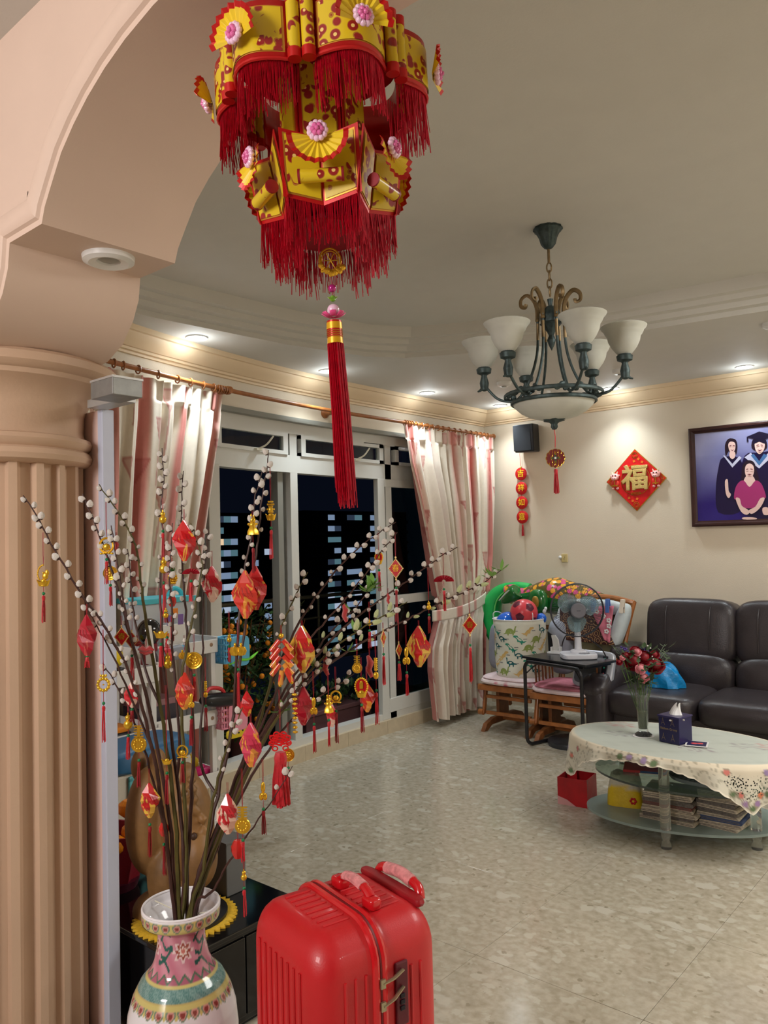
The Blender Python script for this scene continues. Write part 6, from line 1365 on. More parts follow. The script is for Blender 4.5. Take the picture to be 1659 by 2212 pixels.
# ================================================================== WILLOW BRANCHES
bark = mat('willow bark', sr(66, 38, 32), .5, noise=.3, nscale=60); barkg = mat('green willow stem', sr(84, 78, 34), .5, noise=.3, nscale=40)
cat_w = mat('white catkin fur', sr(214, 208, 200), .9, sheen=.5, bump=.6, bscale=700); cat_g = mat('pale green catkin', sr(196, 208, 150), .9, sheen=.4, bump=.8, bscale=600); wlf = mat('fresh willow leaf', sr(112, 160, 72), .5)
vb_ = V((vx0, vy0, 0))
BR = [  # label, points (px, py, distance), n catkins from the tip, green?, base dx
('willow branch leaning furthest left across the fluted column', [(50, 1070, 1.62), (78, 1112, 1.62), (120, 1190, 1.62), (180, 1290, 1.63), (235, 1368, 1.64), (290, 1480, 1.65), (330, 1620, 1.67), (358, 1800, 1.69)], 20, 0),
('short willow twig forking low in front of the column', [(183, 1305, 1.63), (205, 1345, 1.64), (236, 1400, 1.65), (280, 1500, 1.66), (320, 1640, 1.67), (356, 1810, 1.69)], 3, 0),
('willow branch with tip beside the bluish edge strip', [(178, 1066, 1.70), (192, 1100, 1.70), (215, 1160, 1.70), (240, 1225, 1.70), (262, 1300, 1.70), (285, 1390, 1.70), (325, 1540, 1.70), (365, 1760, 1.70)], 13, 0),
('willow branch whose tip crosses the top left of the curtain', [(214, 1046, 1.78), (240, 1085, 1.78), (268, 1125, 1.77), (290, 1170, 1.76), (297, 1200, 1.76), (306, 1270, 1.75), (318, 1350, 1.74), (345, 1520, 1.72), (378, 1760, 1.70)], 12, 0),
('thin willow twig under the gold orange ring ornament', [(240, 1135, 1.68), (250, 1200, 1.68), (262, 1270, 1.68), (280, 1360, 1.69), (310, 1480, 1.69), (350, 1660, 1.70), (372, 1800, 1.70)], 9, 0),
('small willow twig left of the curtain stripe', [(275, 1186, 1.8), (281, 1220, 1.8), (284, 1270, 1.79), (292, 1340, 1.78), (315, 1450, 1.76), (352, 1620, 1.73), (380, 1800, 1.70)], 8, 0),
('tallest willow branch standing straight up before the left curtain', [(350, 968, 1.76), (353, 1030, 1.76), (349, 1100, 1.76), (353, 1180, 1.75), (346, 1260, 1.75), (350, 1380, 1.74), (362, 1520, 1.73), (382, 1680, 1.72), (396, 1830, 1.70)], 12, 0),
('straight willow branch right of the tallest one', [(396, 1017, 1.80), (393, 1080, 1.80), (391, 1150, 1.80), (396, 1240, 1.79), (402, 1340, 1.78), (412, 1450, 1.76), (418, 1600, 1.74), (412, 1760, 1.72)], 12, 0),
('willow branch curving in front of the toy shelf from the red packet', [(412, 1130, 1.70), (430, 1180, 1.70), (436, 1230, 1.70), (424, 1300, 1.70), (405, 1390, 1.70), (392, 1480, 1.70), (396, 1640, 1.70), (402, 1800, 1.70)], 12, 0),
('slender willow twig just right of the red packet tip', [(450, 1142, 1.85), (447, 1190, 1.85), (440, 1280, 1.84), (438, 1400, 1.82), (436, 1520, 1.80), (434, 1650, 1.76), (424, 1800, 1.72)], 6, 0),
('willow twig in the middle with dense buds', [(372, 1130, 1.72), (370, 1190, 1.72), (366, 1250, 1.72), (372, 1320, 1.72), (374, 1420, 1.72), (388, 1600, 1.71), (400, 1800, 1.70)], 14, 0),
('very tall willow branch topped by a single bud in the left pane', [(580, 972, 1.84), (578, 1000, 1.84), (568, 1060, 1.84), (562, 1120, 1.83), (552, 1200, 1.82), (538, 1300, 1.80), (520, 1420, 1.78), (505, 1550, 1.76), (470, 1720, 1.73), (438, 1860, 1.70)], 8, 0),
('heavily budded willow branch carrying the gold bell and red packets', [(566, 1020, 1.80), (550, 1080, 1.80), (546, 1140, 1.80), (532, 1210, 1.79), (522, 1290, 1.78), (512, 1400, 1.76), (500, 1540, 1.74), (462, 1720, 1.72), (428, 1870, 1.70)], 12, 0),
('willow branch with tip in front of the white window post', [(665, 1236, 1.95), (650, 1262, 1.94), (632, 1300, 1.93), (610, 1350, 1.91), (596, 1400, 1.89), (578, 1500, 1.85), (540, 1620, 1.80), (486, 1760, 1.75), (436, 1880, 1.70)], 9, 0),
('long diagonal willow branch ending before the middle pane top', [(855, 1128, 2.05), (820, 1150, 2.04), (780, 1180, 2.03), (735, 1222, 2.01), (690, 1280, 1.98), (650, 1340, 1.94), (610, 1420, 1.90), (570, 1520, 1.85), (510, 1680, 1.78), (446, 1850, 1.70)], 13, 0),
('diagonal willow branch just below the longest one', [(858, 1150, 1.98), (825, 1190, 1.97), (790, 1240, 1.95), (750, 1290, 1.92), (705, 1340, 1.90), (655, 1400, 1.87), (600, 1490, 1.83), (540, 1620, 1.78), (452, 1850, 1.70)], 12, 0),
('willow branch reaching over the sliding door frame', [(988, 1182, 2.10), (955, 1200, 2.09), (915, 1228, 2.07), (870, 1262, 2.04), (815, 1300, 2.00), (750, 1350, 1.95), (690, 1410, 1.90), (620, 1500, 1.84), (550, 1620, 1.78), (460, 1840, 1.70)], 16, 0),
('leafing willow branch reaching furthest right over the tied curtain', [(1082, 1232, 2.15), (1045, 1258, 2.13), (1000, 1280, 2.11), (940, 1308, 2.07), (880, 1338, 2.03), (820, 1368, 1.99), (750, 1408, 1.94), (680, 1460, 1.89), (600, 1550, 1.82), (520, 1700, 1.76), (460, 1850, 1.70)], 18, 1),
('low willow branch with fat green catkins before the middle pane', [(880, 1300, 1.90), (840, 1325, 1.89), (790, 1352, 1.87), (735, 1390, 1.85), (680, 1440, 1.82), (620, 1520, 1.78), (560, 1620, 1.74), (490, 1770, 1.71), (448, 1880, 1.69)], 14, 1),
('willow branch with a leafy tip under the gold ingot charm', [(805, 1265, 2.0), (770, 1310, 1.98), (720, 1360, 1.94), (670, 1420, 1.90), (615, 1490, 1.86), (560, 1590, 1.80), (480, 1760, 1.73), (440, 1880, 1.70)], 10, 1),
('low willow branch nearest the window kerb', [(765, 1455, 1.92), (730, 1480, 1.90), (690, 1505, 1.88), (640, 1545, 1.84), (580, 1620, 1.79), (520, 1720, 1.74), (456, 1860, 1.70)], 8, 0),
('willow twig with buds among the hanging charms over the pane', [(745, 1395, 1.84), (700, 1430, 1.82), (660, 1470, 1.80), (610, 1530, 1.77), (550, 1640, 1.73), (486, 1780, 1.70), (444, 1890, 1.68)], 9, 0),
('bare dark willow shoot slanting over the marble floor', [(632, 1655, 1.62), (590, 1725, 1.62), (537, 1800, 1.63), (490, 1870, 1.65), (455, 1930, 1.67)], 2, 0),
('short willow twig with a bud before the pink basket', [(524, 1528, 1.66), (505, 1575, 1.66), (488, 1625, 1.66), (472, 1680, 1.67), (455, 1760, 1.67), (440, 1880, 1.68)], 6, 0),
('willow branch on the left low over the toy shelf trays', [(222, 1432, 1.72), (250, 1478, 1.72), (285, 1545, 1.71), (318, 1640, 1.70), (348, 1760, 1.70), (368, 1860, 1.69)], 4, 0)]
rg_ = random.Random(77); capsrc = {}
FORK = {1: (0, 6), 4: (2, 6), 5: (3, 7), 9: (11, 8), 10: (6, 7), 21: (13, 6), 15: (14, 8), 19: (18, 6), 24: (0, 7), 12: (11, 7)}
for bi, (lb_, pts, nc, gr) in enumerate(BR):
    W = [P(*p) for p in pts]; base = vb_+V((rg_.uniform(-.038, .038), rg_.uniform(-.038, .038), .50))
    top = vb_+V((max(-.045, min(.045, (W[-1]-vb_).x*.5)), max(-.045, min(.045, (W[-1]-vb_).y*.5)), .675))
    if bi in FORK:   # a side shoot: it leaves another branch instead of the vase
        pb_, pj = FORK[bi]; jp = P(*BR[pb_][1][pj]); jy = BR[pb_][1][pj][1]
        W = [P(*p) for p in pts if p[1] < jy-30]+[jp]; base = jp
    else: W = W+[top, base]
    t = thing('willow_branch', lb_, 'branch', base); W = [p-base for p in W]; cv = bez(W, 5); L_ = len(cv)
    for i in range(2, L_-6): cv[i] = cv[i]+V((rg_.uniform(-1, 1), rg_.uniform(-1, 1), rg_.uniform(-1, 1)))*.0016
    rad = [.0011+(.0026 if bi in FORK else .0043)*(i/(L_-1))**1.1 for i in range(L_)]
    if nc < 4: rad = [r*.75 for r in rad]
    M().tube(cv, rad, 7).out('bark', barkg if bi % 5 == 3 else bark, t)
    # cumulative length for bud placement
    s_ = 0; nxt = .012; k = 0; side = 1
    for i in range(1, L_):
        sg = cv[i]-cv[i-1]; s_ += sg.length
        while s_ > nxt and k < nc*1.25:
            dirv = -sg.normalized(); sd = dirv.cross(Fw).normalized()*side; off = sd*.006+V((0, 0, .002))
            big = gr and rg_.random() < .45; sz = rg_.uniform(.85, 1.15)*(1.0 if k < nc*.7 else .75)
            key = ('g' if big else 'w', rg_.randrange(3))
            if key not in capsrc:
                q = M(); Lk = .0145 if big else .0082; wk = .0068 if big else .0066
                q.lathe([(0, 0), (wk*.7, Lk*.25), (wk, Lk*.8), (wk*.85, Lk*1.35), (wk*.4, Lk*1.8), (0, Lk*1.95)], 10, lob=3+key[1], amp=.07); q.k = 1; q.lathe([(0, -.001), (wk*.55, .0005), (wk*.6, Lk*.35), (0, Lk*.36)], 8)
                o = q.out('catkin', [cat_g if big else cat_w, bark], t); capsrc[key] = o
            else: o = inst(capsrc[key], t)
            d3 = (dirv*.75+sd*.5+V((0, 0, .35))).normalized()
            o.location = cv[i]+off*.55; o.rotation_euler = d3.to_track_quat('Z', 'Y').to_euler(); o.scale = (sz, sz, sz)
            side = -side; k += 1; nxt += rg_.uniform(.011, .022)*(1.35 if k > nc*.6 else 1)
    if gr:
        tips = {17: [0, 3, 30, 34], 18: [12, 20, 26], 19: [0, 1, 2, 6]}.get(bi, [0])
        for ti in tips:
            for q_ in range(7 if ti < 4 else 3):
                q = M(); dv = V((rg_.uniform(-1, 1), rg_.uniform(-1, 1), rg_.uniform(-.1, 1.2))); leafq(q, cv[ti], dv, rg_.uniform(.024, .038), rg_.uniform(.006, .0095)); q.out('leaf', wlf, t)
# ================================================================== HANGING ORNAMENTS
gld = mat('shiny gold plastic', sr(232, 186, 56), .25, .7, noise=.12, nscale=90); grb = mat('green bead', sr(20, 120, 70), .25); rthr = mat('dark red thread', sr(140, 14, 26), .5); redc = mat('red enamel', sr(176, 18, 24), .3); grn_ = mat('leaf green plastic', sr(40, 110, 40), .4); fuz = mat('red fuzzy chenille', sr(206, 20, 22), .9, bump=1, bscale=900, sheen=.6)
foil = bpy.data.materials.new('red packet foil'); foil.use_nodes = True; nt = foil.node_tree; b = nt.nodes['Principled BSDF']; b.inputs['Roughness'].default_value = .28
def foilmat(name, c0, c1, thr, scale=26):
    m_ = bpy.data.materials.new(name); m_.use_nodes = True; nt = m_.node_tree; b = nt.nodes['Principled BSDF']; b.inputs['Roughness'].default_value = .28; b.inputs['Coat Weight'].default_value = .4
    tc = nt.nodes.new('ShaderNodeTexCoord'); mp = nt.nodes.new('ShaderNodeMapping'); mp.inputs['Scale'].default_value = (1, 1, .45); n_ = nt.nodes.new('ShaderNodeTexNoise'); n_.inputs['Scale'].default_value = scale; n_.inputs['Detail'].default_value = 2; n_.inputs['Distortion'].default_value = 1.5
    nt.links.new(tc.outputs['Object'], mp.inputs[0]); nt.links.new(mp.outputs[0], n_.inputs['Vector'])
    cr = nt.nodes.new('ShaderNodeValToRGB'); cr.color_ramp.interpolation = 'CONSTANT'; e = cr.color_ramp.elements; e[0].color = (*c0, 1); e[1].position = thr; e[1].color = (*c1, 1); nt.links.new(n_.outputs[0], cr.inputs[0]); nt.links.new(cr.outputs[0], b.inputs['Base Color']); return m_
FO = {'red': foilmat('foil red', sr(200, 24, 32), sr(216, 160, 60), .60), 'dred': foilmat('foil dark red', sr(166, 20, 42), sr(190, 80, 70), .62), 'pink': foilmat('foil pink', sr(206, 56, 88), sr(226, 150, 60), .54), 'orange': foilmat('foil orange', sr(206, 52, 38), sr(222, 150, 60), .55), 'gold': foilmat('foil gold', sr(198, 32, 36), sr(222, 178, 66), .53), 'mix': foilmat('foil mixed', sr(196, 30, 44), sr(226, 190, 170), .53)}
RZL = atan2(Rt.y, Rt.x)
def pend(kind, q, t, k, s=1.0, var='red'):
    """build a pendant round the local origin, k metres per photo pixel; returns half height in px"""
    u = k*s
    YR = Matrix.Rotation(pi/2, 4, 'X')
    def ring(cx, cz, rx, rz_, r, n=24, y=0): q.tube([(cx*u+rx*u*cos(a), y*u, cz*u+rz_*u*sin(a)) for a in [2*pi*i/n for i in range(n)]], r*u, 6, closed=True)
    def ball(x, y, z, rx, ry=None, rz_=None): q.ell((x*u, y*u, z*u), (rx*u, (ry or rx)*u, (rz_ or rx)*u), 12, 8)
    def ingot(z=0, w=17):
        q.grid(16, 6, lambda a, b_: ((w*cos(2*pi*a)*(.62+.38*b_))*u, 5*sin(2*pi*a)*(.7+.3*b_)*u, (z-8+b_*(9+7*cos(2*pi*a)**2))*u), closeu=True); ball(0, 0, z+3, 7, 4.5, 5.5); ball(0, 0, z-6, w*.58, 4, 3.5)
    if kind == 'ingot': ingot(); return 9*s
    if kind == 'ring_fruit':
        ring(0, 0, 16, 17, 2.0); ring(0, 0, 13.5, 14.5, 1.0); ball(0, 0, -4, 9, 6, 8.5)
        for x in (-12, -6, 0, 6, 12): ball(x, 0, -17-abs(x)*.12, 4, 3, 2.4)
        q.out('gold_charm', gld, t); q.__init__(); leafq(q, V((0, -3*u, 5*u)), V((-1, 0, .5)), 10*u, 3*u); leafq(q, V((0, -3*u, 5*u)), V((1, 0, .5)), 10*u, 3*u); q.out('green_leaf', grn_, t); q.__init__(); return 19*s
    if kind == 'coin':
        q.lathe([(0, -2*u), (15*u, -2*u), (17*u, -3*u), (17.5*u, 0), (17*u, 3*u), (15*u, 2*u), (0, 2*u)], 28, T=YR)
        ring(0, 0, 13, 13, 1.0, y=-2.5)
        for i in range(7): a = 2*pi*i/7; ball(7*cos(a), -2.6, 7*sin(a), 3.2, 1.5, 3.2)
        ball(0, -2.8, 0, 4, 2, 4); return 17*s
    if kind == 'fish':
        ring(0, 0, 15, 16, 3.0); 
        for i in range(12): a = 2*pi*i/12; ball(15*cos(a), 0, 16*sin(a), 4.5, 3.5, 5)
        ball(0, 0, 22, 5, 3, 6); ball(-7, 0, 24, 3, 2, 4); ball(7, 0, 24, 3, 2, 4); q.box((0, 0, 0), (4*u, 3*u, 4*u)); return 24*s
    if kind == 'comb':
        for i in range(5): q.box((0, 0, (10+i*6)*u), ((22-i % 2*3)*u, 3*u, 2.6*u))
        q.box((0, 0, 20*u), (7*u, 4*u, 26*u)); q.lathe([(0, -2*u), (17*u, -2*u), (18*u, 0), (17*u, 2*u), (0, 2*u)], 24, T=Matrix.Translation((0, 0, -8*u)) @ YR)
        for i in range(10): a = 2*pi*i/10; ball(10*cos(a), -2.6, -8+10*sin(a), 3, 1.6, 3)
        return 30*s
    if kind == 'gourd': ball(0, 0, -6, 9, 7, 9.5); ball(0, 0, 7, 6, 5, 6); q.tube([(0, 0, 12*u), (0, 0, 17*u)], 2*u, 6); return 16*s
    if kind == 'pineapple':
        for i in range(5):
            for j in range(8): a = 2*pi*j/8+i*.4; rr0 = 8*sin(pi*(i+1)/6)+1; ball(rr0*cos(a), rr0*.8*sin(a), -12+i*5.5, 3.4)
        ball(0, 0, -1, 8, 6.5, 13); q.out('gold_charm', gld, t); q.__init__()
        for i in range(7): leafq(q, V((0, 0, 12*u)), V((cos(i*.9)*.8, sin(i*.9)*.4, 1)), 15*u, 2.4*u)
        q.out('green_crown', grn_, t); q.__init__(); return 15*s
    if kind == 'pumpkin':
        for cx_ in (-6, 6): q.lathe([(0, -12*u), (8*u, -9*u), (11*u, -1*u), (8*u, 7*u), (2*u, 9*u), (0, 9*u)], 28, c=(cx_*u, 0, 0), lob=7, amp=.10); ball(cx_, 0, 12, 3, 3, 4)
        return 14*s
    if kind == 'ship':
        ingot(-16, 17)
        for i in range(13): a = radians(100+i*10); ball(2+15*cos(a), 0, 4+20*sin(a), 2)
        ball(4, 0, -2, 7, 3, 8); ball(8, 0, 6, 5, 2.5, 7); ball(0, 0, 6, 2.5); return 26*s
    if kind == 'tower':
        for i, (w_, z_) in enumerate(((12, 20), (16, 14), (10, 9), (18, 3), (12, -3))): q.box((0, 0, z_*u), (w_*u, 5*u, 4*u))
        ingot(-14, 13); ball(0, -2, 2, 5, 3, 7); return 23*s
    if kind == 'rabbit':
        q.lathe([(0, -20*u), (13*u, -20*u), (12*u, -12*u), (7*u, -2*u), (5*u, 0), (0, 0)], 20, lob=5, amp=.08); ball(0, 0, 2, 9, 7, 8); ball(0, 0, 13, 7, 6, 7); ball(-3, 0, 23, 2.4, 2, 5); ball(3, 0, 22, 2.4, 2, 5); ball(-9, -1, 4, 3); ball(9, -1, 4, 3); return 24*s
    if kind == 'beads':
        for i in range(9): ball(0, 0, 40-i*10, 5 if i % 2 else 3.5, 4, 3.6); ring(0, 40-i*10, 5, 1.5, 1.2, 10)
        return 44*s
    if kind == 'peppers':
        ball(0, 0, 12, 5, 4, 12); ball(-4, 0, -8, 5, 4, 8); ball(4, 0, -8, 5, 4, 8); ball(0, -2, -2, 7, 5, 4); return 22*s
    if kind == 'peanut':
        ball(0, 0, -10, 6, 5, 8); q.tube([(0, 0, 0), (0, 0, 26*u)], 3.4*u, 8)
        for i in range(6): ball(0, 0, 2+i*4.5, 4.2, 4, 2)
        return 24*s
    if kind == 'lantern': 
        q.lathe([(0, -15*u), (6*u, -14*u), (11*u, -4*u), (11*u, 4*u), (6*u, 14*u), (0, 15*u)], 8)
        return 16*s
    if kind == 'oval':
        for i in range(22): a = 2*pi*i/22; ball(14*cos(a), 0, 18*sin(a)+2, 2.6)
        ingot(-15, 14); q.out('gold_charm', gld, t); q.__init__(); q.lathe([(0, -1*u), (.75, -1*u), (.75, 1*u), (0, 1*u)], 24, T=Matrix.Translation((0, 1*u, 2*u)) @ Matrix.Diagonal((17*u, 1, 22*u, 1)) @ YR); q.out('red_back', redc, t); q.__init__()
        q.box((0, -2*u, 4*u), (8*u, 2*u, 14*u)); ball(0, -2, 12, 3); q.out('gold_tree', gld, t); q.__init__(); return 26*s
    if kind == 'diamond':
        r1, r2 = 15, 20
        q.prism([(0, -r2*u), (r1*u, 0), (0, r2*u), (-r1*u, 0)], lambda a, b_, w_: (a, w_, b_), -1.5*u, 1.5*u); q.out('red_plaque', redc, t, smooth=False); q.__init__()
        for (ax, az), (bx, bz_) in (((0, -r2), (r1, 0)), ((r1, 0), (0, r2)), ((0, r2), (-r1, 0)), ((-r1, 0), (0, -r2))):
            for i in range(7): ball(lerp(ax, bx, i/7), 0, lerp(az, bz_, i/7), 1.9)
        ball(0, 0, r2+4, 2.2); ball(0, 0, -r2-4, 2.2); q.out('pearl_border', mat('gold pearl', sr(232, 206, 140), .2, .4), t, kind='stuff'); q.__init__()
        text('春', 17*u, gld, t, (0, -2.2*u, 0), (pi/2, 0, 0), .5*u, name='character'); return 24*s
    if kind == 'fan':
        q.grid(18, 2, lambda a, b_: ((4+17*b_)*u*cos(pi*a), (1.2 if int(round(a*18)) % 2 else -1.2)*u, ((4+9*b_)*sin(pi*a)-4)*u)); q.out('fan_paper', mat('crimson fan', sr(150, 20, 36), .5), t, smooth=False, solid=.0006); q.__init__()
        return 8*s
    if kind == 'fuzzy':
        q.tube([(-3*u, 0, 22*u), (2*u, 0, 8*u), (-2*u, 0, -6*u), (4*u, 0, -20*u)], [3*u, 7*u, 6*u, 4*u], 10); q.out('chenille', fuz, t); q.__init__(); return 22*s
    if kind == 'moth':
        q.tube([(-17*u, 0, 2*u), (-8*u, 0, 5*u), (0, 0, 1*u), (8*u, 0, 5*u), (17*u, 0, 0)], [2*u, 6*u, 5*u, 6*u, 2*u], 10); q.tube([(-14*u, 0, -3*u), (0, 0, -6*u), (14*u, 0, -4*u)], [2*u, 5*u, 2*u], 10); q.out('chenille', fuz, t); q.__init__(); return 7*s
    if kind == 'packet':
        n = 5; rr0 = random.Random(int(s*1000)+len(var)*7); H = 45; ph = rr0.random()*2
        lv = [(3, H), (17, 22), (25, 4), (22, -14), (13, -32), (5, -H)]
        vs = []
        for i, (r_, z_) in enumerate(lv):
            for j in range(n): a = 2*pi*j/n+ph+i*.42; rq = r_*(1+.14*(j % 2)); vs.append((rq*u*cos(a), rq*u*.7*sin(a), z_*u))
        q.add(vs, [((i*n+j), i*n+(j+1) % n, (i+1)*n+(j+1) % n, (i+1)*n+j) for i in range(len(lv)-1) for j in range(n)]+[tuple(range(n)), tuple(len(vs)-n+j for j in range(n))])
        q.out('folded_paper', FO[var], t, smooth=False); q.__init__()
        for j in range(6): a = -2.6+j*.36; q.tube([(19*u*cos(a), 19*.7*u*sin(a)-.5*u, 14*u), (26*u*cos(a+.3), 26*.7*u*sin(a+.3)-.6*u, -4*u)], .45*u, 4)
        q.out('paper_slits', rthr, t, kind='stuff'); q.__init__(); return H*s
    if kind == 'crackers':
        for i in range(4):
            for sx_ in (-1, 1):
                z0 = 34-i*18; q.mi(0).tube([(sx_*4*u, sx_*1.5*u, z0*u), (sx_*24*u, sx_*1.5*u, (z0-24)*u)], 6.2*u, 10)
        q.tube([(0, 0, -34*u), (-4*u, 0, -66*u)], 6*u, 10); q.tube([(8*u, 0, -30*u), (22*u, 0, -60*u)], 6*u, 10)
        q.out('cracker_tubes', FO['orange'], t, kind='stuff'); q.__init__(); ball(0, 0, 44, 6); ball(22, 0, -62, 4); ball(-5, 0, -68, 4); q.out('gold_caps', gld, t, kind='stuff'); q.__init__(); return 66*s
    if kind == 'knot':
        for i in range(-2, 3): q.tube([((-14+i*5)*u, 0, (-14-i*5+20)*u), ((14+i*5)*u, 1.2*u, (14-i*5-4)*u)], 2.1*u, 6); q.tube([((14-i*5)*u, 0, (-10-i*5+14)*u), ((-14-i*5)*u, -1.2*u, (16-i*5-4)*u)], 2.1*u, 6)
        for cx_, cz_ in ((-19, 0), (19, 0), (-17, 12), (17, 12), (-12, -12), (12, -12), (-8, 20), (8, 20)): ring(cx_, cz_, 6, 5, 1.8, 14)
        q.out('knot_cord', mat('bright red cord', sr(206, 16, 20), .5), t, kind='stuff'); q.__init__(); return 26*s
